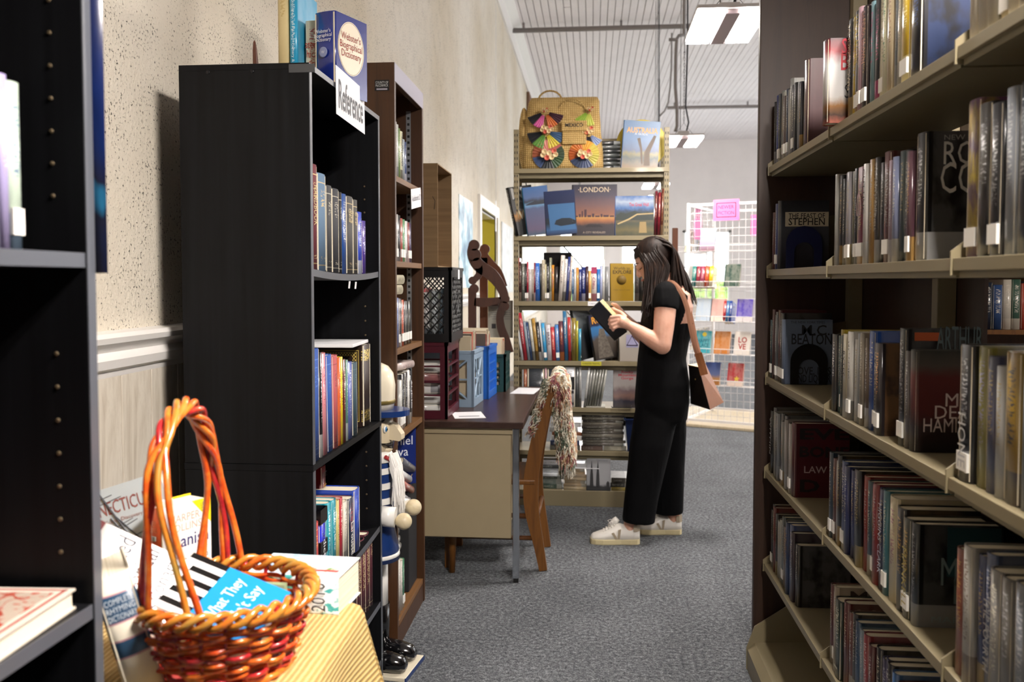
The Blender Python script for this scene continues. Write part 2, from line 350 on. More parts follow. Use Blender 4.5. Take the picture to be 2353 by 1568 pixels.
# hanging conduit drop
hc = MB(); base = W(1553, 88, 10.5)
pts = [W(a, c, 10.5) for a, c in ((1572, 80), (1560, 82), (1555, 90), (1553, 130), (1552, 200), (1556, 255), (1556, 290), (1552, 303))]
hc.tube(pts, .02, 8); hc.tube([W(1537, 91, 10.5), W(1556, 91, 10.5)], .02, 8)
hc.tube([pts[0], (pts[0].x, 10.5, CEIL)], .02, 8)
tag(hc.build('hanging_conduit', 'pipe_grey'), 'bent grey conduit dropping from the ceiling beside the front light', 'conduit')
hc = MB(); pts = [W(a, c, 13.4) for a, c in ((1543, 150), (1540, 200), (1536, 235), (1527, 255), (1515, 268))]
hc.tube([(pts[0].x, 13.4, CEIL)] + pts, .012, 6); tag(hc.build('ceiling_cable', 'pipe_grey'), 'thin grey cable hanging behind the bent conduit', 'cable')
bp = W(1223, 205, 14.2)
mat('rust', '7d5f4c', .8); tag(MB().box(WXL, WXL + .06, 15.9, 16.5, CEIL - .75, CEIL - .3, .02).build('wall_bracket', 'rust'), 'rusty brown bracket high on the left wall under the moulding', 'bracket')

# ---------------------------------------------------------------- hanging LED panel lamps (seen ones, and unseen ones added to raise the light)
mat('lamp_lens', 'ffffff', .3, em=LAMP_POWER, emc='fff6ee'); mat('lamp_housing', 'd9d4d2', .4, .1); mat('chain_steel', '8b8886', .35, .8); mat('lamp_cord', '3b3b3f', .6)
mat('lamp_driver', 'b9a9ad', .5)
def chain(mb, x, y, z0, z1, step=.03):
    z = z0; k = 0
    while z < z1:
        a = [(x + (.006 * math.cos(q) if k % 2 else 0), y + (0 if k % 2 else .006 * math.cos(q)), z + .013 + .017 * math.sin(q)) for q in [2*math.pi*i/6 for i in range(6)]]
        mb.tube(a, .0022, 4, closed=True); z += step - .004; k += 1
def make_lamp(label, x, y, z, rz=0, w=.33, l=.56, k=1.0):
    lens = mat('lamp_lens_%03d' % int(k * 100), 'ffffff', .3, em=LAMP_POWER * k, emc='fff6ee')
    t = thing('pendant_light', label, 'light', (x, y, z), (0, 0, rz), 'LED panel lights hung from the ceiling')
    MB().box(-w/2, w/2, -l/2, l/2, .012, .03, .004).build('housing', 'lamp_housing', t)
    MB().box(-.035, .035, -l/2 + .02, l/2 - .02, -.012, .011, .003).build('driver_cover', 'lamp_driver', t)
    for s in (-1, 1):
        MB().box(*sorted((s*.045, s*(w/2 - .006))), -l/2 + .012, l/2 - .012, -.006, .011).build('lens', lens, t)
    MB().box(-.05, .05, -.16, .16, .031, .075, .006).build('driver_box', 'lamp_housing', t)
    for s in (-1, 1):
        MB().tube([(-.09, s*.16, .03), (0, s*.16, .14), (.09, s*.16, .03)], .002, 5).build('hanger', 'chain_steel', t)
    cm = MB()
    chain(cm, 0, -.16, .14, .75); cm.tube([(0, -.16, .75), (0, -.16, CEIL - z)], .004, 5)
    cm.tube([(0, .16, .14), (0, .16, CEIL - z)], .004, 5); cm.build('chain', 'chain_steel', t)
    MB().tube([(.03, -.05, .07), (.05, -.08, .16), (.02, -.1, .3), (.03, -.12, .8), (.02, -.12, CEIL - z)], .007, 6).build('cord', 'lamp_cord', t)
    return t
LZ = 2.665
make_lamp('bright hanging LED panel light at upper right, nearest in view', .645, 4.42, LZ, k=.8)
make_lamp('smaller hanging LED light beyond the Australia guidebook', .80, 8.0, LZ, k=.7)
make_lamp('distant LED light glimpsed above the Great Wall book', .83, 11.7, LZ, k=.7)
make_lamp('hanging LED panel light above the viewer, out of frame', .66, .80, LZ, k=1.95)
for i, y in enumerate((1.0, 5.0, 9.0, 13.0)):
    make_lamp('hanging LED light over the unseen right side, %s from the front' % ('first', 'second', 'third', 'fourth')[i], 4.3, y, LZ + .3, k=1.6)  # unseen row of lamps added to raise the room's ambient light
make_lamp('far hanging LED light near the end wall', 1.2, 16.5, LZ + .3, k=1.3)
make_lamp('far hanging LED light by the left wall windows', -.3, 19.5, LZ + .3, k=1.3)
make_lamp('LED light hanging in the yellow side room', -2.7, 10.2, 2.7, k=.6)  # unseen lamp added so the yellow room reads bright through the doorway
# ================================================================ books
PAL = [('black', '0c0c0e'), ('charcoal', '2e3034'), ('grey', '77797c'), ('pale grey', 'b9bbbd'), ('white', 'eeeeee'), ('cream', 'e8dcb8'), ('tan', 'b8986a'), ('brown', '5b3a24'),
       ('dark brown', '2f1f18'), ('maroon', '561a24'), ('red', 'b3242a'), ('orange', 'd8702a'), ('salmon pink', 'd07a72'), ('pink', 'e08a96'), ('magenta', 'b03a70'), ('yellow', 'e8cf2c'),
       ('mustard', 'b8902a'), ('olive', '77743a'), ('green', '3a7a48'), ('dark green', '1c3a2c'), ('teal', '1c96a4'), ('dark teal', '1d4650'), ('sky blue', '4aa0dc'), ('blue', '2050b4'),
       ('navy', '16204a'), ('slate blue', '4a6288'), ('purple', '5a3aa0'), ('lavender', 'a8a4c8'), ('plum', '402038')]
_PL = [(n, hexc(h)) for n, h in PAL]
def cname(h):
    c = [x ** .45 for x in hexc(h)]
    return min(_PL, key=lambda p: sum((a - b_ ** .45) ** 2 for a, b_ in zip(c, p[1])))[0]
ORD = ['first', 'second', 'third', 'fourth', 'fifth', 'sixth', 'seventh', 'eighth', 'ninth', 'tenth', 'eleventh', 'twelfth', 'thirteenth', 'fourteenth', 'fifteenth', 'sixteenth', 'seventeenth', 'eighteenth', 'nineteenth', 'twentieth']
TENS = ['', '', 'twenty', 'thirty', 'forty', 'fifty', 'sixty', 'seventy', 'eighty']
def ordn(i):
    if i < 20: return ORD[i]
    i += 1
    return TENS[i // 10] + ('ieth' if False else '-' + ORD[i % 10 - 1]) if i % 10 else TENS[i // 10][:-1] + 'ieth'
def cover_shell(th, h, dep, hard=True):
    t = .0026 if hard else .0009; t = min(t, th * .22); r = min(th * .28, .009) if hard else .0015
    arc = [(th/2 - (th/2) * math.cos(a), r - r * math.sin(a)) for a in [math.pi * i / 6 for i in range(7)]]
    out = [(0, dep)] + arc + [(th, dep)]
    inn = [(th - t, dep), (th - t, r + t)] + [(th/2 + (th/2 - t) * math.cos(a), r + t - (r) * math.sin(a)) for a in [math.pi * i / 4 for i in range(1, 4)]] + [(t, r + t), (t, dep)]
    mb = MB(); n1, n2 = len(out), len(inn)
    poly = out + inn; n = len(poly)
    vs = [(p[0], p[1], 0) for p in poly] + [(p[0], p[1], h) for p in poly]
    mb.add(vs, [(i, (i + 1) % n, (i + 1) % n + n, i + n) for i in range(n)])
    for i in range(2, 8): mb.sm[i - 1] = True
    # caps: strip between the outer and inner outlines
    o = list(range(n1)); q = list(range(n - 1, n1 - 1, -1))
    def strip(z):
        fs = []; i = j = 0
        while i < len(o) - 1 or j < len(q) - 1:
            if j >= len(q) - 1 or (i < len(o) - 1 and i / (len(o) - 1) <= j / (len(q) - 1)):
                fs.append((o[i] + z, o[i + 1] + z, q[j] + z)); i += 1
            else:
                fs.append((o[i] + z, q[j + 1] + z, q[j] + z)); j += 1
        return fs
    mb.add(vs, strip(0)); mb.add(vs, strip(n))
    return mb, t
BOOKNAME = [('audiobook', 'audiobook_case'), ('sleeves and cases', 'audiobook_case'), ('travel books', 'travel_book'), ('video', 'video_case'), ('magazine', 'magazine'), ('novels', 'novel'), ('paperbacks', 'paperback'), ('reference', 'reference_book')]
_SH = {}
def pages_mesh(th, h, dep, t):
    return MB().box(t + .0004, th - t - .0004, max(.004, t), dep - .003, .003, h - .003).mesh('pages', 'paper_block')
def book(label, col, th, h, dep, loc, rot=(0, 0, 0), c2='e8dcc0', kind='jacket', hard=True, group=None, sticker=None, art=None, pages=True, M4=None):
    key = (round(th, 3), round(h, 3), round(dep, 3), hard)
    if key not in _SH:
        mb, t = cover_shell(*key); me = mb.mesh('book_cover', ['book_jacket']); bm = bmesh.new(); bm.from_mesh(me)
        bmesh.ops.remove_doubles(bm, verts=bm.verts, dist=1e-6); bmesh.ops.recalc_face_normals(bm, faces=bm.faces); bm.to_mesh(me); bm.free()
        _SH[key] = (me, pages_mesh(key[0], key[1], key[2], t))
    me, pg = _SH[key]
    o = link(next((n_ for k_, n_ in BOOKNAME if group and k_ in group), 'book'), me, None, loc, rot, col)
    mt_ = art or ('book_' + kind)
    if mt_ != 'book_jacket':
        o.material_slots[0].link = 'OBJECT'; o.material_slots[0].material = MATS[mt_]
    if M4 is not None: o.matrix_world = M4
    c = hexc(c2); o['c2'] = [c[0], c[1], c[2]]
    tag(o, label, 'magazine' if group and 'magazine' in group else 'case' if group and ('sleeves' in group or 'video' in group) else 'book', group)
    if pages: link('pages', pg, o)
    if sticker:
        z0, z1 = (.018, .05) if sticker == 1 else (.05, .085)
        MB().box(th * .08, th * .92, -.0009, .004, z0, min(z1, h)).build('spine_label', 'sticker', o, recalc=False)
    return o
mat('sticker', 'f2f0ea', .6); mat('gold_print', 'b89a4c', .4, .6)
def spine_text(o, s, th, z0, z1, col='e8e0c8', frac=.6, vert=True, y=-.0014, bold=0.0):
    """lettering on a spine: runs top to bottom (vert) or across"""
    h = z1 - z0
    if vert: text(s, h, th * frac, o, (th / 2, y, (z0 + z1) / 2), (0, 0, -1), (1, 0, 0), col, 'spine_lettering', bold)
    else: text(s, th * frac, h, o, (th / 2, y, (z0 + z1) / 2), (1, 0, 0), (0, 0, 1), col, 'spine_lettering', bold)
def face_text(o, s, th, dep, h, u, v, w, hh, col, far=False, name='lettering', bold=0.0):
    """lettering on the cover: u,v fractions of centre; on the x=th face (reads away from the spine) or on the x=0 face (far)"""
    if not far: text(s, w, hh, o, (th + .0006, dep * u, h * v), (0, 1, 0), (0, 0, 1), col, name, bold)
    else: text(s, w, hh, o, (-.0006, dep * (1 - u), h * v), (0, -1, 0), (0, 0, 1), col, name, bold)
def row(specs, start, direction, phrase, group, face, dep=.16, side='left', lean0=0, kind='jacket', first=0, gap=.0008, what=None):
    """specs: list of (hex, thickness, height[, options]); books stand side by side from start along direction"""
    p = Vector(start); d = Vector(direction); out = []
    rz = {'-y': 0, '+x': math.pi / 2, '-x': -math.pi / 2}[face]
    for i, sp in enumerate(specs):
        col, th, h = sp[:3]; op = sp[3] if len(sp) > 3 else {}
        k_ = op.get('kind', kind); dp = op.get('dep', min(dep, max(.11, h * .68)))
        lean = op.get('lean', lean0); ca, sa = math.cos(lean), math.sin(lean)
        wdt = th / max(ca, .2)
        lab = op.get('label') or '%s %s, %s from the %s %s' % (cname(col), op.get('what', what) or {'cloth': 'cloth hardcover', 'jacket': 'book'}[k_], ordn(first + i), side, phrase)
        # local lean about the depth axis: positive leans the top towards the row's direction
        o = book(lab, col, th, h, dp, (0, 0, 0), c2=op.get('c2', 'e8dcc0'), kind=k_, hard=op.get('hard', True), group=group, sticker=op.get('st'), art=op.get('art'))
        inset = op.get('in', 0)
        pos = p.copy(); pos += Vector((0, -1, 0)) * 0
        M4 = Matrix.Translation(pos) @ Matrix.Rotation(rz, 4, 'Z')
        if inset: M4 = M4 @ Matrix.Translation((0, inset, 0))
        if lean: M4 = M4 @ Matrix.Translation((th if lean > 0 else 0, 0, 0)) @ Matrix.Rotation(lean, 4, 'Y') @ Matrix.Translation((-th if lean > 0 else 0, 0, 0))
        o.matrix_world = M4
        if 't' in op:
            s, z0, z1, tc_ = op['t'][:4]; ex = op['t'][4] if len(op['t']) > 4 else {}
            spine_text(o, s, th, z0 * h, z1 * h, tc_, **ex)
        o['_w'] = 0; del o['_w']
        if op.get('fn'): op['fn'](o, th, h, dp)
        out.append(o)
        p += d * (wdt + gap + op.get('gap', 0))
    return out, p

# ================================================================ black bookcases on the left
m, nt, b = nodes('black_laminate'); f = noise(nt, coords(nt, 'Object', (60, 60, 2)), 1, 4, .6)
r = ramp(nt, [(.3, '0b0b0d'), (.7, '131417')]); nt.links.new(f, r.inputs[0]); nt.links.new(r.outputs[0], b.inputs['Base Color']); b.inputs['Roughness'].default_value = .5; b.inputs['Specular IOR Level'].default_value = .16; bump(nt, b, f, .06, .001)
mat('black_edge', '53565d', .35); mat('peg_hole', '6a5c46', .5, .5); mat('screw', '1d1d20', .3, .6)
BXF, BXB = -.735, -1.09            # front and back planes of the black bookcases
BY0, BY1 = 2.235, 2.985            # the reference bookcase
def shelf_board(parent, y0, y1, z, sag=0, th=.022, xb=BXB + .008, xf=BXF - .004, name='shelf', m1='black_laminate', m2='black_edge'):
    n = 9; bot, top = [], []
    mb = MB(); pts = []
    for i in range(n):
        u = i / (n - 1); pts.append((y0 + (y1 - y0) * u, z - sag * 4 * u * (1 - u)))
    prof = [(y, zz) for y, zz in pts] + [(y, zz + th) for y, zz in reversed(pts)]
    mb.prism(prof, xb, xf, 'x')
    s = mb.build(name, m1, parent)
    eb = MB(); eb.prism(prof, xf, xf + .0012, 'x'); eb.build('edge_band', m2, s)
    return s
def black_case(label, y0, y1, top, shelves, skip_near=False, seam=None, BXF=BXF, BXB=BXB):
    t = thing('bookcase', label, 'bookcase', (BXF, (y0 + y1) / 2, 0)); L = Matrix.Translation((-BXF, -(y0 + y1) / 2, 0))
    def P(mb, name, m_, par=t):
        mb.v = [tuple(L @ Vector(v)) for v in mb.v]; return mb.build(name, m_, par)
    T_ = .019
    for i, y in enumerate((y0, y1 - T_)):
        zs = [(.0, seam - .001), (seam + .018, top)] if seam else [(0, top)]
        for z0, z1 in zs:
            s = P(MB().box(BXB, BXF - .0015, y, y + T_, z0, z1, .0008), 'side_panel', 'black_laminate')
            P(MB().box(BXF - .0015, BXF, y + .0005, y + T_ - .0005, z0, z1), 'edge_band', 'black_edge', s)
    P(MB().box(BXB, BXB + .005, y0 + T_, y1 - T_, .0, top), 'back_panel', 'black_laminate')
    tp = P(MB().box(BXB, BXF - .0015, y0 + .0, y1, top, top + .016, .0008), 'top_panel', 'black_laminate')
    P(MB().box(BXF - .0015, BXF, y0, y1, top + .0005, top + .0155), 'edge_band', 'black_edge', tp)
    for z, sag in shelves:
        n = 9; mb = MB(); pts = [(y0 + T_ + (y1 - y0 - 2*T_) * i / 8, z - sag * 4 * (i/8) * (1 - i/8)) for i in range(9)]
        prof = pts + [(y, zz + .019) for y, zz in reversed(pts)]
        mb.prism(prof, BXB + .006, BXF - .004, 'x'); s = P(mb, 'shelf', 'black_laminate')
        mb = MB(); mb.prism(prof, BXF - .004, BXF - .0028, 'x'); P(mb, 'edge_band', 'black_edge', s)
    if seam:
        s = P(MB().box(BXB - .001, BXF, y0 - .001, y1, seam, seam + .017), 'joint_board', 'black_laminate')
    return t, P
TOPR = 1.972
refcase, PR = black_case('tall black bookcase holding reference books, behind the orange basket', BY0, BY1, TOPR,
    [(1.432, .012), (.54, .01), (.27, .0), (.06, 0)], seam=.912)
pg = MB()
ph = [1.23 + .05 * i for i in range(-3, 3)] + [1.52 + .045 * i for i in range(6)] + [.62 + .05 * i for i in range(5)] + [.33 + .05 * i for i in range(4)]
for z in ph:
    for x in (BXF - .05, BXB + .05):
        hm = MB().lathe([(.0035, 0), (.0035, .0015), (.002, .0016)], 8); hm.v = [(x - BXF, BY1 - .0192 - (BY0 + BY1) / 2 - q[2], z + q[1]) for q in [(v[0], v[1], v[2]) for v in hm.v]]
        hm.v = [(hv[0] + (p_[0]), hv[1], hv[2]) for hv, p_ in zip(hm.v, [(q[0],) for q in MB().lathe([(.0035, 0), (.0035, .0015), (.002, .0016)], 8).v])]
        hm.build('peg_hole', 'peg_hole', refcase)
for x in (-.89, -1.01):
    sm_ = MB().ball((x - BXF, BY0 - (BY0 + BY1) / 2, TOPR - .004), (.006, .002, .006), 10, 6).build('screw', 'screw', refcase)
# nearest black bookcase, only its far end in view
NXF, NXB = -.655, -.985
NY0, NY1 = .36, 1.10
nearcase, PN = black_case('black bookcase in the left foreground, partly out of frame', NY0, NY1, 2.05, [(1.437, 0), (.972, 0), (.5, 0), (.06, 0)], BXF=NXF, BXB=NXB)
for z in [1.06 + .044 * i for i in range(7)] + [1.53 + .042 * i for i in range(9)]:
    q = MB().lathe([(.003, 0), (.003, .0012), (.0015, .0013)], 8); q.v = [(v[0] + (-.70 - NXF), NY1 - .0192 - (NY0 + NY1) / 2 - v[2], z + v[1]) for v in q.v]
    q.build('peg_hole', 'peg_hole', nearcase)

# ---- books in the reference bookcase (spines to the aisle)
AX = BXF - .003
def sags(z, sag, y): u = (y - BY0) / (BY1 - BY0); return z + .0195 - sag * 4 * u * (1 - u)
G1 = 'books in the black reference bookcase'
FR = dict(kind='cloth')
r1 = [('6a2530', .036, .335, dict(kind='cloth', c2='d8c08a', t=('HANDBOOK', .42, .8, 'd8c08a'), dep=.24)),
      ('5d7a96', .05, .318, dict(kind='cloth', c2='c8b48a', dep=.24)), ('3a3b3e', .036, .292, dict(kind='cloth', c2='b8b4a4', dep=.22)),
      ('33343a', .046, .290, dict(kind='cloth', c2='b8b4a4', dep=.22)), ('26272b', .014, .286, dict(kind='cloth', c2='b8b4a4', dep=.22)), ('1b4f9c', .034, .284, dict(c2='e8eef8', dep=.2)),
      ('4c4a48', .05, .283, dict(kind='cloth', c2='c8b48a', dep=.2, t=('FAMILIAR\nWORD\nFINDER', .66, .82, 'd0bd8c', dict(frac=.8, vert=False)))), ('4a4846', .032, .277, dict(kind='cloth', c2='c8b48a', dep=.2, t=('FAMILIAR\nWORD\nFINDER', .66, .82, 'd0bd8c', dict(frac=.8, vert=False)))),
      ('2444c4', .035, .236, dict(c2='e8eef8', dep=.17)), ('4a2f96', .03, .205, dict(c2='c8c0e8', dep=.15))]
p = Vector((AX, BY0 + .0205, 0))
r1 = [(c, t_ * 1.52, h_ * .84, dict(o_, dep=o_['dep'] * .9)) for c, t_, h_, o_ in r1]
bk, _ = row(r1, p, (0, 1, 0), 'on the black bookcase top shelf', G1, '+x', side='left')
for o in bk: o.location.z = sags(1.432, .012, o.location.y + .02)
r2 = [('1f4a9a', .046, .305, dict(kind='cloth', c2='4a70b8', dep=.2)), ('101216', .014, .292, dict(c2='d8d8d8', dep=.2, lean=-.02)), ('d98a92', .03, .287, dict(c2='b04050', dep=.19, lean=-.05)),
      ('22509e', .034, .278, dict(kind='cloth', c2='4a70b8', dep=.19, lean=-.035)), ('b05256', .034, .272, dict(kind='cloth', c2='8a3a40', dep=.18, lean=-.02)), ('d86a3a', .012, .262, dict(c2='f0e0c0', dep=.18)), ('e6cf20', .014, .262, dict(c2='222222', dep=.18)),
      ('5a1a1c', .022, .252, dict(c2='d0c0a0', dep=.17)), ('5a8a78', .012, .248, dict(c2='e0e8e0', dep=.16)), ('5a68b4', .034, .238, dict(c2='d0d4f0', dep=.16)), ('2c4652', .04, .232, dict(kind='cloth', c2='405a66', dep=.15))]
SZ = .930
r2 = [(c, t_ * 1.5, h_, o_) for c, t_, h_, o_ in r2]
bk, pe = row(r2, (AX - .004, BY0 + .022, SZ), (0, 1, 0), 'on the black bookcase middle shelf', G1, '+x', side='left', gap=.002)
# gold-tooled volume facing out beyond the row, with a white folder lying on top of it
m, nt, b = nodes('gold_tooled'); tc = nt.nodes.new('ShaderNodeTexCoord'); sp = nt.nodes.new('ShaderNodeSeparateXYZ'); nt.links.new(tc.outputs['Generated'], sp.inputs[0]); gx, gy, gz = sp.outputs
def bnd(nt, v, lo, hi): return mth(nt, 'MULTIPLY', mth(nt, 'GREATER_THAN', v, lo), mth(nt, 'LESS_THAN', v, hi))
def frame_mask(nt, u, v, a, b_): # rectangular ring between insets a and b_ (fractions)
    du = mth(nt, 'MINIMUM', u, mth(nt, 'SUBTRACT', 1., u)); dv = mth(nt, 'MULTIPLY', mth(nt, 'MINIMUM', v, mth(nt, 'SUBTRACT', 1., v)), 1.35)
    d = mth(nt, 'MINIMUM', du, dv); return bnd(nt, d, a, b_)
k1 = frame_mask(nt, gy, gz, .085, .095); k2 = frame_mask(nt, gy, gz, .115, .122); k3 = frame_mask(nt, gy, gz, .13, .185)
ck = nt.nodes.new('ShaderNodeTexChecker'); ck.inputs['Scale'].default_value = 46; nt.links.new(tc.outputs['Generated'], ck.inputs['Vector'])
msk = mth(nt, 'MAXIMUM', mth(nt, 'MAXIMUM', k1, k2), mth(nt, 'MULTIPLY', k3, ck.outputs['Fac']))
orn = mth(nt, 'MULTIPLY', mth(nt, 'LESS_THAN', gy, .05), mth(nt, 'MULTIPLY', mth(nt, 'MAXIMUM', bnd(nt, gz, .06, .2), bnd(nt, gz, .8, .94)), mth(nt, 'GREATER_THAN', noise(nt, coords(nt, 'Generated', (9, 1, 50)), 1, 3), .5)))
msk = mth(nt, 'MAXIMUM', msk, orn)
nt.links.new(mixc(nt, msk, '2b1a14', 'd2b85c'), b.inputs['Base Color']); b.inputs['Roughness'].default_value = .45
gb = book('dark brown volume with gold tooled border facing out of the black bookcase', '2b1a14', .095, .275, .215, (0, 0, 0), art='gold_tooled', group=G1)
gb.matrix_world = Matrix.Translation((BXF - .02, BY1 - .15, SZ)) @ Matrix.Rotation(R(90), 4, 'Z')
mat('white_card', 'efeff2', .5)
fo = MB().box(-.28, 0, -.16, .08, 0, .011, .002).build('folder', 'white_card', None, (BXF - .03, BY1 - .12, SZ + .276), (0, 0, R(3))); tag(fo, 'white folder lying on top of the gold tooled volume', 'folder')
r3 = [('a83a34', .028, .205, dict(kind='cloth', c2='d09060', dep=.15, gap=.0)), ('1420c8', .04, .23, dict(c2='0a0a10', dep=.17, art=None, t=('dictionary', .04, .62, 'f0f0f0', dict(frac=.5)))),
      ('1c96a8', .028, .232, dict(c2='e0f0f0', dep=.17)), ('1a8a9c', .03, .228, dict(c2='e0f0f0', dep=.17)), ('c8b878', .014, .215, dict(c2='403020', dep=.16)), ('a82838', .02, .215, dict(c2='f0e0d0', dep=.16)),
      ('cfc8ba', .034, .193, dict(c2='8a8478', dep=.14)), ('1a2440', .04, .188, dict(c2='c83848', dep=.13, t=('Larousse', .06, .6, 'f0f0f0', dict(frac=.55)))), ('1a40ac', .046, .2, dict(c2='3a60c8', dep=.14))]
r3 = [(c, t_ * 1.5, h_, o_) for c, t_, h_, o_ in r3]
bk, _ = row(r3, (AX - .002, BY0 + .022, .558), (0, 1, 0), 'on the black bookcase third shelf', G1, '+x', side='left', gap=.006)
o = bk[1]   # black and blue bands on the dictionary
for z0 in (.0, .1, .19):
    MB().box(-.0006, .0606, -.0012, .12, z0 + .0, z0 + .04).build('black_band', mat('band_black', '0b0b10', .3), o)
m, nt, b = nodes('dark_red_jacket'); b.inputs['Base Color'].default_value = (*hexc('6b1218'), 1); b.inputs['Roughness'].default_value = .3
qb = book('dark red quotations book standing at the back of the third shelf', '6b1218', .05, .262, .18, (0, 0, 0), art='dark_red_jacket', group=G1)
qb.matrix_world = Matrix.Translation((BXF - .12, BY0 + .45, .562)) @ Matrix.Rotation(R(90), 4, 'Z')
text("BARTLETT'S", .045, .018, qb, (.025, -.0012, .235), (1, 0, 0), (0, 0, 1), '120a0a'); text('Familiar\nQuotations', .047, .05, qb, (.025, -.0012, .185), (1, 0, 0), (0, 0, 1), 'd0a048')
qb2 = book('large dark red book lying back behind the teal dictionaries', '5c1016', .04, .27, .2, (0, 0, 0), art='dark_red_jacket', group=G1)
qb2.matrix_world = Matrix.Translation((BXF - .13, BY0 + .2, .562)) @ Matrix.Rotation(R(90), 4, 'Z')
r4 = [('2a1a26', .036, .225, dict(kind='cloth', c2='d0b8c0', dep=.17, gap=.01)), ('4a1624', .05, .232, dict(kind='cloth', c2='c8b080', dep=.18, t=('HANDBOOK', .35, .78, 'c8b080'))),
      ('541a28', .046, .235, dict(kind='cloth', c2='c8b080', dep=.18, gap=.004, t=('HANDBOOK', .35, .78, 'c8b080'))), ('581c2a', .05, .238, dict(kind='cloth', c2='c8b080', dep=.18, t=('HANDBOOK', .35, .78, 'c8b080'))), ('501826', .046, .232, dict(kind='cloth', c2='c8b080', dep=.18))]
r4 = [(c, t_, h_ * 1.13, o_) for c, t_, h_, o_ in r4]
bk, _ = row(r4, (AX - .02, BY0 + .46, .2895), (0, 1, 0), 'on the black bookcase lowest shelf', G1, '+x', side='left', gap=.004)

# ---- on top of the reference bookcase
TZ = TOPR + .0165
m, nt, b = nodes('dict_blue'); b.inputs['Base Color'].default_value = (*hexc('1c2f86'), 1); b.inputs['Roughness'].default_value = .22; b.inputs['Coat Weight'].default_value = .5; b.inputs['Coat Roughness'].default_value = .1
# Webster's: spine corner towards the aisle, front cover facing up the aisle at the right
th, h, dp = .078, .245, .165
wb = book('thick blue biographical dictionary with cream oval, on the black bookcase', '1c2f86', th, h, dp, (0, 0, 0), art='dict_blue')
wbM = Matrix.Translation((-.848, 2.622, TZ)) @ Matrix.Rotation(R(-21), 4, 'Z')
wb.matrix_world = wbM
text("Webster's\nBiographical\nDictionary", .066, .04, wb, (th/2, -.0055, h * .70), (1, 0, 0), (0, 0, 1), 'eef0f4', 'spine_lettering')
MB().lathe([(.016, 0), (.016, .0004), (.012, .0005)], 20).build('seal', mat('seal_grey', '8b94bc', .5), wb, (th/2, -.0052, h * .50), (R(90), 0, 0))
text('W', .012, .009, wb, (th/2, -.0062, h * .50), (1, 0, 0), (0, 0, 1), 'eef0f4')
ov = MB(); n = 40
ov.prism([(dp * .5 + .066 * math.cos(2*math.pi*i/n), h * .60 + .082 * math.sin(2*math.pi*i/n)) for i in range(n)], th, th + .0006, 'x'); ov.build('cream_oval', mat('oval_cream', 'ece0c6', .4), wb)
rg = MB(); rg.tube([(th + .0007, dp * .5 + .063 * math.cos(2*math.pi*i/n), h * .60 + .079 * math.sin(2*math.pi*i/n)) for i in range(n)], .0005, 4, closed=True); rg.build('oval_rule', mat('rule_brown', '6a4a3a', .5), wb)
text("Webster's\nBiographical\nDictionary", .112, .082, wb, (th + .0012, dp * .5, h * .62), (0, 1, 0), (0, 0, 1), '9a2418', bold=.004)
# second copy behind it, cream with red lettering
w2 = book('cream dictionary with red lettering behind the blue one', 'e8d9b8', .05, .235, .16, (0, 0, 0), c2='c04a3a')
w2.matrix_world = Matrix.Translation((-.889, 2.66, TZ)) @ Matrix.Rotation(R(0), 4, 'Z')
text("Webster's\nBiographical\nDictionary", .13, .08, w2, (.0506, .08, .15), (0, 1, 0), (0, 0, 1), 'b8402e'); text("ster's\nhical\nary", .046, .09, w2, (.025, -.0012, .13), (1, 0, 0), (0, 0, 1), 'b8402e')
sb = book('tall sky blue marks dictionary standing on the black bookcase', '2aa0cc', .026, .33, .17, (0, 0, 0), c2='bfe4f0', hard=True)
sb.matrix_world = Matrix.Translation((-.925, 2.62, TZ)) @ Matrix.Rotation(R(-3), 4, 'Z')
text('Dictionary of Marks—Pottery & Porcelain', .25, .011, sb, (.013, -.0022, .165), (0, 0, -1), (1, 0, 0), 'd8eef4')
tb = book('tall parchment-coloured book beside the sky blue one', 'd8c592', .034, .36, .2, (0, 0, 0), c2='c8b078', kind='cloth')
tb.matrix_world = Matrix.Translation((-.962, 2.62, TZ))
# pointed brown wooden spike behind the top edge
sk = MB(); sk.loft([[(-1.033 + a * r_ + dx, 2.62 + b_ * r_ * .4, TZ + zz) for a, b_ in [(math.cos(2*math.pi*i/10), math.sin(2*math.pi*i/10)) for i in range(10)]] for r_, zz, dx in ((.010, 0, .006), (.009, .09, .002), (.007, .14, 0), (.004, .162, -.001), (.001, .168, -.001))])
tag(sk.build('wooden_finial', wood('dark_reddish', '4a2a20', '6a4030')), 'small pointed brown wooden finial on top of the black bookcase', 'finial')
# Reference sign taped to the front
sg = thing('reference_sign', 'white card sign reading Reference taped over the shelf front', 'sign', (BXF + .004, BY0 + .385, 1.965))
s_ = MB().prism([(-.165, .07), (.145, .065), (.15, -.075), (-.163, -.068)], 0, .001, 'x'); s_.build('card', 'white_card', sg)
text('Reference', .265, .085, sg, (.0018, -.008, -.005), (0, 1, 0), (0, 0, 1), '4a4a50', bold=.012)
tp_ = MB().box(-.02, .05, -.0006, 0, -.014, .008).build('clear_tape', mat('tape_grey', '3a3c40', .15), None, (BXF - .035, BY0 - .001, TOPR + .004)); tag(tp_, 'strip of clear tape on the black bookcase corner', 'tape')
for yy, zz in ((.36, 1.414), (.43, 1.412)):
    q = MB().box(-.0008, .0008, -.007, .007, -.016, .006).build('shelf_clip', 'white_card', refcase, (.0, yy - .375, zz - .002), (0, .1, 0))

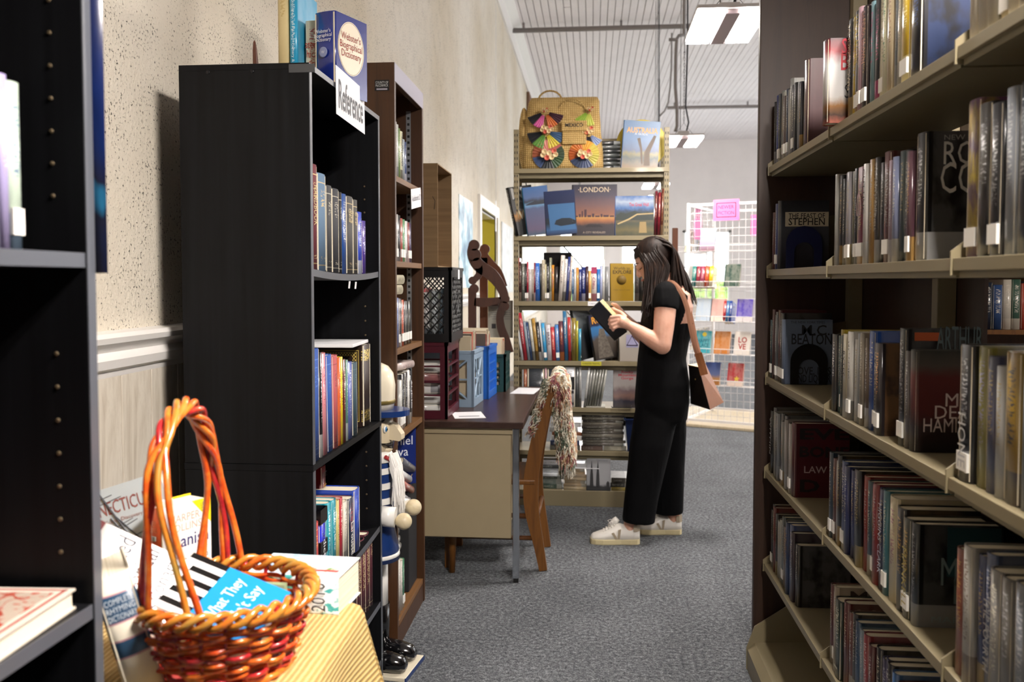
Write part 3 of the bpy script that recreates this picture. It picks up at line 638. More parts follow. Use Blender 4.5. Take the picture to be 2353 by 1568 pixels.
# ---- books in the nearest bookcase
G2 = 'books in the left foreground bookcase'
rn = [('5a6a9a', .03, .2, dict(c2='d8e0f0', dep=.2)), ('cfd4dc', .026, .205, dict(c2='6a9ab8', dep=.2)), ('a49ac4', .014, .205, dict(c2='e8e0f0', dep=.2)), ('b8c8b8', .024, .2, dict(c2='3a5a8a', dep=.2, st=1))]
bk, _ = row(rn, (NXF - .03, .905, 1.4565), (0, 1, 0), 'on the foreground bookcase upper shelf', G2, '+x', side='left')
fb = thing('book', 'cream hardback with red ornament lying flat in the left foreground bookcase', 'book', (NXF - .015, 1.065, .9915), (0, 0, R(3)), G2)
MB().box(-.24, 0, -.34, -.002, 0, .003).build('cover', mat('cover_cream', 'd9cfc0', .4), fb)
MB().box(-.237, -.003, -.337, -.006, .003, .024).build('pages', 'paper_block', fb)
fc = MB().box(-.24, 0, -.34, -.002, .024, .027).build('cover', 'cover_cream', fb)
m, nt, b = nodes('red_ornament'); v = coords(nt, 'Object', (26, 26, 26)); f = noise(nt, v, 1, 2, .5, 1.5); r = ramp(nt, [(.42, 'b8a898'), (.47, 'a8402e'), (.53, 'a8402e'), (.58, 'b4a494')], 'CONSTANT'); nt.links.new(f, r.inputs[0]); nt.links.new(r.outputs[0], b.inputs['Base Color']); b.inputs['Roughness'].default_value = .35
MB().box(-.225, -.018, -.32, -.02, .027, .0274).build('ornament_panel', 'red_ornament', fb)
for a in ((-.235, -.006, -.012, -.008), (-.235, -.006, -.334, -.330), (-.236, -.232, -.334, -.008), (-.011, -.007, -.334, -.008)): MB().box(a[0], a[1], a[2], a[3], .027, .0274).build('red_rule', mat('rule_red', '9c3226', .4), fb)
text('K69', .2, .09, fb, (-.08, -.16, .0278), (0, 1, 0), (-1, 0, 0), 'a03a2a', bold=.02)
# blue foil poster hanging between the two black bookcases
m, nt, b = nodes('blue_poster'); f = noise(nt, coords(nt, 'Object', (8, 8, 3.2)), 1.3, 3, .5, .4); r = ramp(nt, [(.30, '0a1230'), (.46, '0f2050'), (.6, '1a1c34'), (.66, '2a9ad0'), (.72, '0e1e4c'), (.8, 'c8ccd8')]); nt.links.new(f, r.inputs[0]); nt.links.new(r.outputs[0], b.inputs['Base Color']); b.inputs['Roughness'].default_value = .25
g = MB(); pts = [(NXF - .28 + .290 * i / 10, NY1 + .006 + .004 * math.sin(i * 1.9) + (.004 if i > 8 else 0)) for i in range(11)]
g.prism(pts + [(x_, y_ + .001) for x_, y_ in reversed(pts)], 1.43, 2.0, 'z', True)
tag(g.build('poster', 'blue_poster'), 'dark blue glossy poster hung on the foreground bookcase end', 'poster')
# ================================================================ cloth-covered table, basket, books on it
TX0, TX1, TY0, TY1, TTZ = -1.16, -.425, 1.112, 1.50, .84
tab = thing('side_table', 'small table under the woven yellow cloth', 'table', ((TX0+TX1)/2, (TY0+TY1)/2, 0))
wood('table_wood', '4a3020', '6a4630')
cx_, cy_ = (TX0+TX1)/2, (TY0+TY1)/2
MB().box(TX0 - cx_ + .01, TX1 - cx_ - .01, TY0 - cy_ + .01, TY1 - cy_ - .01, TTZ - .03, TTZ - .003, .003).build('tabletop', 'table_wood', tab)
for sx in (TX0 - cx_ + .04, TX1 - cx_ - .08):
    for sy in (TY0 - cy_ + .03, TY1 - cy_ - .07): MB().box(sx, sx + .04, sy, sy + .04, 0, TTZ - .03, .003).build('leg', 'table_wood', tab)
m, nt, b = nodes('yellow_weave'); L = nt.links
v = coords(nt, 'UV'); sp = nt.nodes.new('ShaderNodeSeparateXYZ'); L.new(coords(nt, 'UV', (1, 1, 1)), sp.inputs[0])
wv = nt.nodes.new('ShaderNodeTexWave'); wv.wave_type = 'BANDS'; wv.bands_direction = 'X'; wv.inputs['Scale'].default_value = 34; wv.inputs['Distortion'].default_value = .6; wv.inputs['Detail'].default_value = 2; L.new(v, wv.inputs['Vector'])
wv2 = nt.nodes.new('ShaderNodeTexWave'); wv2.wave_type = 'BANDS'; wv2.bands_direction = 'Y'; wv2.inputs['Scale'].default_value = 70; L.new(v, wv2.inputs['Vector'])
nz = noise(nt, v, 60, 3)
r = ramp(nt, [(.1, 'b08e4e'), (.45, 'c3a160'), (.8, 'd6ba80')]); L.new(mth(nt, 'ADD', mth(nt, 'MULTIPLY', wv.outputs['Fac'], .65), mth(nt, 'MULTIPLY', nz, .4)), r.inputs[0]); L.new(r.outputs[0], b.inputs['Base Color'])
b.inputs['Roughness'].default_value = .85; bump(nt, b, mth(nt, 'ADD', wv.outputs['Fac'], wv2.outputs['Fac']), .6, .004)
# draped cloth: a sheet whose height field rolls over the table edge, with folds on the aisle side
us = [TX0 + (TX1 - TX0) * i / 24 for i in range(25)]
ext = .66; n_e = 26
def drape(ix, iy):
    """parameter point (sx, sy) in flat cloth space -> 3D"""
    x, y = ix, iy; ox = max(0, x - TX1); oy = max(0, y - TY1); oyn = max(0, TY0 - y)
    z = TTZ; X, Y = min(x, TX1), max(TY0, min(y, TY1))
    rr = .02
    def roll(o):   # out, down
        if o < rr * 1.57: a = o / rr; return rr * math.sin(a), rr * (1 - math.cos(a))
        return rr, rr + (o - rr * 1.57)
    dx, zx = roll(ox); dy, zy = roll(oy); dn, zn = roll(oyn)
    dz = math.sqrt(zx * zx + zy * zy + zn * zn) if (zx and (zy or zn)) else zx + zy + zn
    hang = min(1, max(0, dz - .02) / .3)
    X += dx + hang * (.035 * math.sin((y - TY0) * 17 + .6) + .05) * (1 if ox > 0 else 0)
    Y += min(dy, .004) + (hang * .0 if oy > 0 else 0)
    Y -= min(dn, .0)
    if ox > 0 and oy > 0: X += .3 * zy * .25; 
    return (X, Y, max(.02, TTZ + .002 - dz))
xs_ = us + [TX1 + ext * (i / n_e) ** 1.2 for i in range(1, n_e + 1)]
ys_ = [TY0 + (TY1 - TY0) * i / 26 for i in range(27)] + [TY1 + .012 * i for i in range(1, 4)]
g = MB(); g.sheet([[drape(x, y) for x in xs_] for y in ys_])
me = g.mesh('tablecloth', 'yellow_weave'); uvl = me.uv_layers.new(name='UVMap'); K = len(xs_)
for poly in me.polygons:
    for li in poly.loop_indices:
        vi = me.loops[li].vertex_index; uvl.data[li].uv = (xs_[vi % K], ys_[vi // K])
tc_o = link('tablecloth', me); so = tc_o.modifiers.new('thick', 'SOLIDIFY'); so.thickness = .002; so.offset = 1
tag(tc_o, 'woven yellow tablecloth hanging over the side table', 'tablecloth')

# ---- basket
BC = Vector((-.547, 1.24, TTZ + .003)); BR, BB, BH = .126, .092, .118
m, nt, b = nodes('wicker'); oi = nt.nodes.new('ShaderNodeObjectInfo'); f = noise(nt, coords(nt, 'Object', (30, 30, 30)), 1, 3, .6)
r = ramp(nt, [(.3, 'b8381a'), (.46, 'd85a1c'), (.62, 'e27c2a'), (.78, 'b88a3a')]); nt.links.new(f, r.inputs[0]); nt.links.new(r.outputs[0], b.inputs['Base Color']); b.inputs['Roughness'].default_value = .25; b.inputs['Coat Weight'].default_value = .5; b.inputs['Coat Roughness'].default_value = .1
m, nt, b = nodes('wicker_red'); f = noise(nt, coords(nt, 'Object', (30, 30, 30)), 1, 3, .6)
r = ramp(nt, [(.3, '8a1420'), (.55, 'b82a2c'), (.75, 'd8531c')]); nt.links.new(f, r.inputs[0]); nt.links.new(r.outputs[0], b.inputs['Base Color']); b.inputs['Roughness'].default_value = .22; b.inputs['Coat Weight'].default_value = .6
m, nt, b = nodes('wicker_tan'); f = noise(nt, coords(nt, 'Object', (22, 22, 22)), 1, 3, .6)
r = ramp(nt, [(.3, 'd8601e'), (.5, 'c8822e'), (.7, 'a8823c')]); nt.links.new(f, r.inputs[0]); nt.links.new(r.outputs[0], b.inputs['Base Color']); b.inputs['Roughness'].default_value = .25; b.inputs['Coat Weight'].default_value = .5
bas = thing('wicker_basket', 'glossy orange wicker basket with tall twisted handle on the yellow cloth', 'basket', BC)
def rad(z): u = z / BH; return BB + (BR - BB) * (u ** .8)
NS = 22
for i in range(NS):
    a = 2 * math.pi * i / NS
    MB().tube([((rad(z)) * math.cos(a), (rad(z)) * math.sin(a), z) for z in [BH * j / 6 for j in range(7)]], .0034, 6).build('stake', 'wicker_red', bas)
NR = 8
for k in range(NR):
    z0 = .012 + (BH - .035) * k / (NR - 1)
    for ph in (0, 1):
        path = []; n = 132
        for i in range(n):
            a = 2 * math.pi * i / n; s = math.sin(NS / 2 * a + (math.pi if (k + ph) % 2 else 0))
            r_ = rad(z0) + .006 * s; path.append((r_ * math.cos(a), r_ * math.sin(a), z0 + .0022 * math.sin(a * 3 + k * 2) + (.003 if ph else -.003)))
        MB().tube(path, .0038, 6, closed=True).build('weaver', ('wicker', 'wicker_red', 'wicker')[(k + ph) % 3] if k < NR - 1 else 'wicker', bas)
for s in range(3):       # plaited rim
    path = []; n = 120
    for i in range(n):
        a = 2 * math.pi * i / n; q = 11 * a + s * 2 * math.pi / 3
        path.append(((BR + .002 + .009 * math.cos(q)) * math.cos(a), (BR + .002 + .009 * math.cos(q)) * math.sin(a), BH - .004 + .009 * math.sin(q)))
    MB().tube(path, .005, 8, closed=True).build('rim_strand', 'wicker_tan', bas)
path = [((BB + .006) * math.cos(2*math.pi*i/60), (BB + .006) * math.sin(2*math.pi*i/60), .006) for i in range(60)]
MB().tube(path, .006, 8, closed=True).build('base_ring', 'wicker', bas)
MB().lathe([(.002, .003), (BB, .003), (BB, .007), (.002, .008)], 32).build('base', 'wicker_red', bas)
# handle: five strands, spread at the feet and twisted over the crown, arching from the near rim to the far rim
HH = .285
feet_n = [(-.083, -.092), (-.062, -.107), (.006, -.123), (.024, -.12), (-.075, -.098)]
feet_f = [(-.085, .09), (-.05, .115), (-.078, .098), (-.022, .122), (-.045, .117)]
for k in range(5):
    path = []; n = 60; ph = 2 * math.pi * k / 5
    for i in range(n + 1):
        u = i / n
        a = math.pi * u; base_y = -.118 * math.cos(a); zz = BH - .014 + HH * math.sin(a) ** .78
        e_ = min(u, 1 - u); tw = min(1, e_ / .27) ** .85
        q = ph + 15 * (u - .5)
        fx, fy = feet_n[k] if u < .5 else feet_f[k]
        cxx = -.06
        spread = (1 - tw)
        X = cxx * tw + fx * spread + .0105 * math.cos(q) * tw
        ty = -math.sin(a); 
        Y = base_y * tw + (fy * (abs(math.cos(a)) ** .8)) * spread + .0105 * math.sin(q) * tw * abs(math.sin(a)) * (0.3 + .7 * abs(math.cos(a)))
        Z = zz + .0105 * math.sin(q) * tw * math.sin(a)
        path.append((X, Y, Z))
    MB().tube(path, .005, 8).build('handle_strand', ('wicker', 'wicker', 'wicker_tan', 'wicker', 'wicker_red')[k], bas)

# ---- books around the basket
def flat_book(label, col, w, l, th, M4, c2='f0f0f0', art=None, group=None, hard=False):
    o = book(label, col, th, l, w, (0, 0, 0), c2=c2, hard=hard, art=art, group=group); o.matrix_world = M4; return o
def axes(o, xa, ya, za): # matrix from the images of local x, y, z and an origin
    M = Matrix((Vector(xa).normalized(), Vector(ya).normalized(), Vector(za).normalized())).transposed().to_4x4(); M.translation = Vector(o); return M
GT = 'books on the yellow cloth table'
# 2010 guide: lies flat, spine to the viewer, cover up
m, nt, b = nodes('guide2010'); L = nt.links; tc = nt.nodes.new('ShaderNodeTexCoord'); sp = nt.nodes.new('ShaderNodeSeparateXYZ'); L.new(tc.outputs['Generated'], sp.inputs[0])
f = noise(nt, coords(nt, 'Object', (1, 1, 1)), 22, 2, .5, 1.6); r = ramp(nt, [(.34, '2f9a98'), (.44, '58b0ae'), (.47, 'e6eef0'), (.6, 'eef2f2'), (.64, '9cc8c6')]); L.new(f, r.inputs[0])
r2 = ramp(nt, [(.0, 'd8d080'), (.28, 'e0dc9a'), (.38, 'ffffff'), (1, 'ffffff')]); L.new(sp.outputs[2], r2.inputs[0])
spc = mixc(nt, 1., r.outputs[0], r2.outputs[0], 'MULTIPLY')
f2 = noise(nt, coords(nt, 'Object', (14, 14, 14)), 1, 4, .7); rc = ramp(nt, [(.30, '3f6a3a'), (.37, '7aa05a'), (.42, 'eef2f2'), (.55, 'd8ecf4'), (.66, 'a8d0e4'), (.75, 'e8eef0')]); L.new(f2, rc.inputs[0])
L.new(mixc(nt, mth(nt, 'LESS_THAN', sp.outputs[1], .04), rc.outputs[0], spc), b.inputs['Base Color']); b.inputs['Roughness'].default_value = .25
gl, gw, gt = .17, .115, .066
gpt = WZ(778, 1417, TTZ + .003)
ang = R(-4)
g10 = flat_book('thick white and teal 2010 guide lying flat by the basket', 'ffffff', gw, gl, gt, axes(gpt + Vector((-gl * math.cos(ang), gl * math.sin(-ang), gt)), (0, 0, -1), (math.sin(-ang), math.cos(ang), 0), (math.cos(ang), -math.sin(-ang), 0)), art='guide2010')
text('2010', .05, .026, g10, (gt * .52, -.0016, gl - .036), (-1, 0, 0), (0, 0, -1), '3a3a3c', 'spine_lettering')
MB().box(-.0006, 0, .03, .038, gl - .06, gl - .012).build('red_banner', mat('banner_red', 'c0504a', .4), g10)
# Harper Collins Spanish dictionary standing behind the basket
m, nt, b = nodes('spanish_cover'); L = nt.links; tc = nt.nodes.new('ShaderNodeTexCoord'); sp = nt.nodes.new('ShaderNodeSeparateXYZ'); L.new(tc.outputs['Generated'], sp.inputs[0])
yel = mth(nt, 'GREATER_THAN', mth(nt, 'ADD', mth(nt, 'MULTIPLY', sp.outputs[1], .62), sp.outputs[2]), 1.38)
c1 = mixc(nt, yel, 'f4f2ee', 'f0d820'); c1 = mixc(nt, mth(nt, 'LESS_THAN', sp.outputs[1], .045), c1, 'b04a24'); L.new(c1, b.inputs['Base Color']); b.inputs['Roughness'].default_value = .3
sth, shh, sdp = .055, .188, .105
sp0 = W(383, 1330, 1.70); sp0.z = TTZ + .003
spn = book('white Spanish dictionary with orange spine standing behind the basket', 'ffffff', sth, shh, sdp, (0, 0, 0), art='spanish_cover')
spn.matrix_world = Matrix.Translation((-.777, 1.424, TTZ + .003)) @ Matrix.Rotation(R(-25), 4, 'Z')
# (front cover faces the viewer, spine to the left)
face_text(spn, 'HARPER\nCOLLINS', sth, sdp, shh, .46, .83, .07, .03, 'd8a090'); face_text(spn, 'Spanish', sth, sdp, shh, .52, .64, .088, .03, '2a2f6a', bold=.01)
face_text(spn, 'Concise', sth, sdp, shh, .6, .47, .07, .024, '8aa0a0'); face_text(spn, 'Dictionary', sth, sdp, shh, .52, .31, .09, .026, '2a2f6a', bold=.01); face_text(spn, 'UP TO\nDATE', sth, sdp, shh, .88, .93, .02, .016, '8a7a10')
text('HARPER\nCOLLINS', .036, .02, spn, (sth/2, -.0016, shh * .83), (1, 0, 0), (0, 0, 1), 'e8b090'); MB().box(.01, .04, -.0014, .002, shh * .7, shh * .74).build('grey_band', mat('gband', '9aa098', .5), spn)
# Connecticut book leaning on the wall
m, nt, b = nodes('connecticut'); L = nt.links; tc = nt.nodes.new('ShaderNodeTexCoord'); sp = nt.nodes.new('ShaderNodeSeparateXYZ'); L.new(tc.outputs['Generated'], sp.inputs[0])
r = ramp(nt, [(.0, '26282c'), (.14, '3a3c42'), (.2, '9aa0a8'), (.27, 'c8d0d6'), (1, 'cfd8dc')]); nz = noise(nt, tc.outputs['Generated'], 5, 4); L.new(mth(nt, 'ADD', sp.outputs[2], mth(nt, 'MULTIPLY', mth(nt, 'SUBTRACT', nz, .5), .22)), r.inputs[0])
L.new(r.outputs[0], b.inputs['Base Color']); b.inputs['Roughness'].default_value = .3
ct = book('pale Connecticut picture book leaning against the planked wall', 'd0d8dc', .016, .18, .20, (0, 0, 0), art='connecticut')
c0 = W(228, 1330, 1.60); 
ct.matrix_world = axes((-1.03, 1.64, TTZ + .003), (.93, -.32, .12), (.24, .88, .14), (-.17, -.08, .98))
cM = ct.matrix_world.to_3x3()
ct.matrix_world = Matrix.Translation((-.9035, 1.462, TTZ + .006)) @ Matrix.Rotation(R(-8), 4, 'X') @ axes((0, 0, 0), (0, -1, 0), (math.cos(R(18)), 0, math.sin(R(18))), (-math.sin(R(18)), 0, math.cos(R(18))))
face_text(ct, 'CONNECTICUT', .016, .20, .18, .5, .80, .15, .024, 'a05a54'); face_text(ct, 'A Scenic Discovery', .016, .20, .18, .56, .66, .08, .009, 'a87a74')
mast = MB()
for u0, v0, u1, v1, w_ in ((.4, .98, .72, .15, .003), (.46, .7, .7, .18, .002), (.5, .72, .82, .2, .0015), (.36, .9, .52, .92, .001), (.3, .84, .6, .88, .001), (.42, .58, .66, .64, .001), (.4, .54, .7, .62, .001), (.46, .42, .78, .5, .001), (.46, .40, .76, .44, .001), (.5, .32, .8, .38, .001)):
    mast.tube([(.0166, .2 * u0, .18 * v0), (.0166, .2 * u1, .18 * v1)], w_ * .6, 4)
mast.build('ship_mast_print', mat('mast_grey', '4a4a50', .5), ct)
# large illustrated book leaning, against the basket
m, nt, b = nodes('illustrated'); b.inputs['Base Color'].default_value = (*hexc('ece8e4'), 1); b.inputs['Roughness'].default_value = .3
il = book('white illustrated book propped behind the basket handle, dark lettering', 'ece8e4', .018, .16, .125, (0, 0, 0), art='illustrated')
il.matrix_world = axes((-.80, 1.345, TTZ + .10), (.30, -.25, .92), (.72, .70, .02), (-.66, .62, .38))
ilM = Matrix.Translation((-.735, 1.30, TTZ + .035)) @ Matrix.Rotation(R(-42), 4, 'Z') @ Matrix.Rotation(R(-52), 4, 'Y')
_y = Vector((.1, .8, .59)).normalized(); _z = Vector((-.83, -.25, .5)); _z = (_z - _y * _z.dot(_y)).normalized(); il.matrix_world = axes(Vector((-.683, 1.205, .975)) - _y * .062 - _z * .08, _y.cross(_z), _y, _z)
for s_, v_, w_ in (('Illustrated', .68, .105), ('Historical', .44, .105), ('Dictionary', .2, .105)): face_text(il, s_, .018, .125, .16, .52, v_, w_, .028, '3a3c48')
MB().box(-.0003, .0186, -.0005, .1255, .148, .1605).build('red_head_band', mat('redband', '8a2028', .4), il)
# cream dictionary with blue bands, spine up, in the near corner
m, nt, b = nodes('cream_dictionary'); L = nt.links; tc = nt.nodes.new('ShaderNodeTexCoord'); sp = nt.nodes.new('ShaderNodeSeparateXYZ'); L.new(tc.outputs['Generated'], sp.inputs[0])
k = mth(nt, 'MAXIMUM', bnd(nt, sp.outputs[2], .63, .85), bnd(nt, sp.outputs[2], .34, .47)); k2 = mth(nt, 'MAXIMUM', bnd(nt, sp.outputs[2], .615, .865), bnd(nt, sp.outputs[2], .325, .485))
c1 = mixc(nt, mth(nt, 'MULTIPLY', k2, mth(nt, 'LESS_THAN', sp.outputs[1], .12)), 'e9e0cc', 'b88a90'); c1 = mixc(nt, mth(nt, 'MULTIPLY', k, mth(nt, 'LESS_THAN', sp.outputs[1], .12)), c1, '2a4a66'); L.new(c1, b.inputs['Base Color']); b.inputs['Roughness'].default_value = .35
dth, dh, dd = .05, .175, .115
cd = book('cream dictionary with blue spine bands leaning at the front of the table', 'e9e0cc', dth, dh, dd, (0, 0, 0), art='cream_dictionary')
cd.matrix_world = Matrix.Translation((-.632, 1.118, TTZ + .003)) @ Matrix.Rotation(R(34), 4, 'Z') @ Matrix.Rotation(R(-14), 4, 'Y')
for s_, z_ in (('COMPLETE', .205), ('RHYMING', .188), ('DICTIONARY', .17)) if False else (('COMPLETE', .805), ('RHYMING', .74), ('DICTIONARY', .675)): text(s_, dth * .74, .0085, cd, (dth/2, -.0022, dh * z_), (1, 0, 0), (0, 0, 1), 'dfe6ec', 'spine_lettering', -.006)
# blue paperback inside the basket with piano keys
m, nt, b = nodes('piano_cover'); L = nt.links; tc = nt.nodes.new('ShaderNodeTexCoord'); sp = nt.nodes.new('ShaderNodeSeparateXYZ'); L.new(tc.outputs['Generated'], sp.inputs[0])
key = mth(nt, 'GREATER_THAN', mth(nt, 'FRACT', mth(nt, 'MULTIPLY', sp.outputs[1], 5.)), .52)
c1 = mixc(nt, mth(nt, 'GREATER_THAN', sp.outputs[2], .62), '1e8fd6', mixc(nt, key, 'f4f4f4', '101012')); L.new(c1, b.inputs['Base Color']); b.inputs['Roughness'].default_value = .25
bb = book('blue paperback with black and white keys inside the basket', '1e8fd6', .02, .175, .105, (0, 0, 0), art='piano_cover', hard=False)
bb.matrix_world = axes((BC.x - .0, BC.y - .105, TTZ + .103), (.18, -.22, .96), (.55, .80, .08), (-.80, .52, .27))
_y = Vector((.28, .82, .42)).normalized(); _z = Vector((-.92, .2, .26)); _z = (_z - _y * _z.dot(_y)).normalized(); bb.matrix_world = axes((BC.x + .066, BC.y - .07, TTZ + .05), _y.cross(_z), _y, _z)
for s_, v_ in (('What They', .44), ("Didn't Say", .26)): text(s_, .08, .026, bb, (.0206, .0525, .175 * v_), (0, 1, 0), (0, 0, 1), 'e8f2fa')
gb_ = book('pale green booklet standing inside the back of the basket', 'b8c8a0', .01, .09, .12, (0, 0, 0), c2='6a8a5a', hard=False)
gb_.matrix_world = Matrix.Translation((BC.x - .05, BC.y + .075, TTZ + .014)) @ Matrix.Rotation(R(-90), 4, 'Z')
# ================================================================ brown bookcase
wood('brown_wood', '38210f', '4c2f18', .45, (24, 24, 1.3), .06); wood('brown_shelf', '5e3f22', '7a5632', .45, (24, 1.5, 24), .05)
mat('pale_tape', 'a9a6b4', .35); mat('steel_strip', 'b8bcc2', .35, .8); mat('slot_dark', '16161a', .7)
OX, OB, OY0, OY1, OTOP = -.735, -1.08, 3.22, 3.77, 2.232
bw = thing('bookcase', 'tall brown wooden bookcase of audiobooks behind the nutcracker', 'bookcase', (OX, (OY0 + OY1) / 2, 0))
def BL(mb, name, m_, par=None):
    mb.v = [(v[0] - OX, v[1] - (OY0 + OY1) / 2, v[2]) for v in mb.v]; return mb.build(name, m_, par or bw)
BL(MB().box(OB, OX, OY0, OY0 + .022, 0, OTOP, .001), 'side_panel', 'brown_wood'); BL(MB().box(OB, OX, OY1 - .022, OY1, 0, OTOP, .001), 'side_panel', 'brown_wood')
BL(MB().box(OB, OB + .008, OY0 + .022, OY1 - .022, 0, OTOP), 'back_panel', 'brown_wood')
BL(MB().box(OB, OX - .02, OY0 + .022, OY1 - .022, OTOP - .022, OTOP - .001), 'top_panel', 'brown_wood')
rl = BL(MB().box(OX - .02, OX, OY0 + .022, OY1 - .022, OTOP - .07, OTOP, .001), 'top_rail', 'brown_wood'); BL(MB().box(OX, OX + .001, OY0 + .002, OY1 - .002, OTOP - .068, OTOP - .001), 'label_strip', 'pale_tape', rl)
SH = [1.795, 1.472, 1.135, .80, .08]
for z in SH: BL(MB().box(OB + .01, OX - .005, OY0 + .0225, OY1 - .0225, z, z + .022, .001), 'shelf', 'brown_shelf')
BL(MB().box(OX - .03, OX - .004, OY0 + .022, OY1 - .022, 0, .079), 'kick_board', 'brown_wood')
stp = BL(MB().box(OX - .07, OX - .05, OY1 - .0245, OY1 - .022, .12, OTOP - .08), 'shelf_standard', 'steel_strip')
sl = MB(); z = .14
while z < OTOP - .1: sl.box(OX - .065, OX - .055, OY1 - .0252, OY1 - .0246, z, z + .011); z += .026
o_ = BL(sl, 'slots', 'slot_dark', stp); o_['kind'] = 'stuff'
pl = BL(MB().box(OX - .075, OX - .02, OY0 - .0008, OY0, OTOP - .105, OTOP - .065), 'inventory_plate', 'slot_dark'); 
q = text('COUNTY OF\nMcCORMICK', .048, .02, bw, (-.0475, OY0 - (OY0+OY1)/2 - .0012, OTOP - .08), (1, 0, 0), (0, 0, 1), 'd8dcdc')
BL(MB().box(OX - .068, OX - .027, OY0 - .0012, OY0 - .0008, OTOP - .102, OTOP - .096), 'plate_rule', 'pale_tape')
sg = thing('price_card', 'small white card reading Audiobooks $2 under the brown bookcase shelf', 'sign', (OX + .006, OY0 + .36, 1.757), (R(8), 0, 0))
MB().box(0, .001, -.1, .1, -.035, .045).build('card', 'white_card', sg); text('Audiobooks $2', .17, .028, sg, (.0016, 0, .005), (0, 1, 0), (0, 0, 1), '5a5c66')
GB = 'audiobooks and books in the brown bookcase'
AXB = OX - .02
def J(c, t_, h_, **k): return (c, t_, h_, k)
pw = dict(st=1)
ra = [J('8a7068', .03, .235, c2='3a2a28', st=1), J('3d5680', .034, .235, c2='d8c8a0', st=1), J('d8d8d4', .03, .215, c2='7a7a80'), J('cfd0cc', .024, .21, c2='8a8a90'), J('6a8a4a', .028, .2, c2='e8ecd8'),
      J('e4e2c0', .045, .195, c2='20242a', t=('HARLAN COBEN', .3, .95, '1c1c22', dict(frac=.55))), J('a8b0b8', .03, .17, c2='40507a'), J('40507a', .03, .165, c2='d8d8e0')]
row(ra, (AXB, OY0 + .03, 1.8175), (0, 1, 0), 'on the brown bookcase top shelf', GB, '+x', side='left', what='audiobook case', gap=.004)
rb = [J('d8d6d0', .022, .19, c2='6a6a70', st=1), J('b8885a', .028, .188, c2='f0e8e0', st=1), J('dcdad6', .026, .186, c2='4a4a50', st=1), J('d0cec8', .024, .183, c2='8a8a90', st=1), J('26282c', .046, .182, c2='8a8c90'), J('a85a52', .034, .173, c2='e8d0c8', st=1),
      J('5a9468', .04, .172, c2='e8f0e8', st=1), J('e0dedc', .05, .168, c2='c8b8b8'), J('8a3a3c', .024, .165, c2='e0d0d0', st=1), J('43335a', .03, .163, c2='c0b8d0', st=1)]
row(rb, (AXB, OY0 + .03, 1.4945), (0, 1, 0), 'on the brown bookcase second shelf', GB, '+x', side='left', what='audiobook case', gap=.004)
for i, (c, z, dx, rz, lab) in enumerate((('5a6068', 1.683, -.02, .1, 'dark audiobook case lying on the row, lowest of three'), ('8a94a0', 1.70, -.015, .35, 'grey audiobook case lying aslant on the second shelf row'), ('34383e', 1.725, -.03, .2, 'charcoal audiobook case topmost of the slanting three'))):
    o = book(lab, c, .026, .17, .14, (0, 0, 0), c2='c0c4c8', group=GB)
    o.matrix_world = Matrix.Translation((AXB + dx - .02, OY0 + .17 + .06 * i, z + (.0 if i == 0 else .0))) @ Matrix.Rotation(R(90) + rz, 4, 'Z') @ Matrix.Rotation(R((0, 24, 30)[i]), 4, 'Y') @ Matrix.Rotation(R(90), 4, 'Y')
rc = [J('2e2c2c', .038, .205, c2='e8e0d0', st=1), J('3c5288', .042, .2, c2='c8d0e8'), J('6878a8', .026, .195, c2='e0e4f0'), J('8a8488', .02, .192, c2='e0e0e0', st=1), J('3a3434', .03, .19, c2='e0e0e0'), J('b85238', .04, .185, c2='f0f0ec', st=1),
      J('3a3638', .03, .18, c2='a0a0a0', st=1), J('2c2e2e', .055, .178, c2='5a5c5c', st=1), J('1f2122', .045, .178, c2='505252', st=1)]
row(rc, (AXB, OY0 + .03, 1.1575), (0, 1, 0), 'on the brown bookcase third shelf', GB, '+x', side='left', what='audiobook case', gap=.004)
for i, (z, l, lab) in enumerate(((1.3645, .16, 'cream audiobook case lying flat on the third shelf row, lower one'), (1.405, .19, 'cream audiobook case lying flat on top of its neighbour'))):
    o = book(lab, 'd9d2b8', .038, l + .06, .15, (0, 0, 0), c2='8a8468', group=GB)
    o.matrix_world = axes((AXB - .01, OY0 + .05, z + .038), (0, 0, -1), (-1, 0, 0), (0, 1, 0))
rd = [J('c8c8c4', .03, .2, c2='6a7a90', st=1), J('2a2a2e', .05, .22, c2='d0d0d0', st=1), J('1e1e22', .05, .22, c2='d0d0d0'), J('dad8d4', .03, .225, c2='505050'), J('1c1c20', .035, .2, c2='e0e0e0', t=('AUDIO', .3, .9, 'e8e8e8'))]
row(rd, (AXB, OY0 + .17, .8225), (0, 1, 0), 'on the brown bookcase fourth shelf', GB, '+x', side='left', what='audiobook case', gap=.006)
for i, (c, z, lab) in enumerate((('c8b8b4', 1.09, 'white audiobook case lying under the third shelf'),)):
    o = book(lab, c, .03, .2, .15, (0, 0, 0), c2='805050', group=GB); o.matrix_world = axes((AXB - .03, OY0 + .2, 1.0535 + .03), (0, 0, -1), (-1, .2, 0), (.2, 1, 0))
for i in range(5):
    c = ('4c6c7c', 'c8c8cc', 'b06a5c', 'dcdcdc', '6a6c74')[i]
    o = book('%s audiobook case, %s from the bottom of the heap below fourth shelf' % (cname(c), ordn(i)), c, .028, .17, .14, (0, 0, 0), c2='f0f0f0', group=GB)
    o.matrix_world = Matrix.Translation((AXB - .01 - .012 * (i % 2), OY0 + .2 + .015 * i, .50 + .042 * i)) @ Matrix.Rotation(R(-24), 4, 'X') @ axes((0, 0, .03), (0, 0, -1), (-1, .1, 0), (.1, 1, 0))
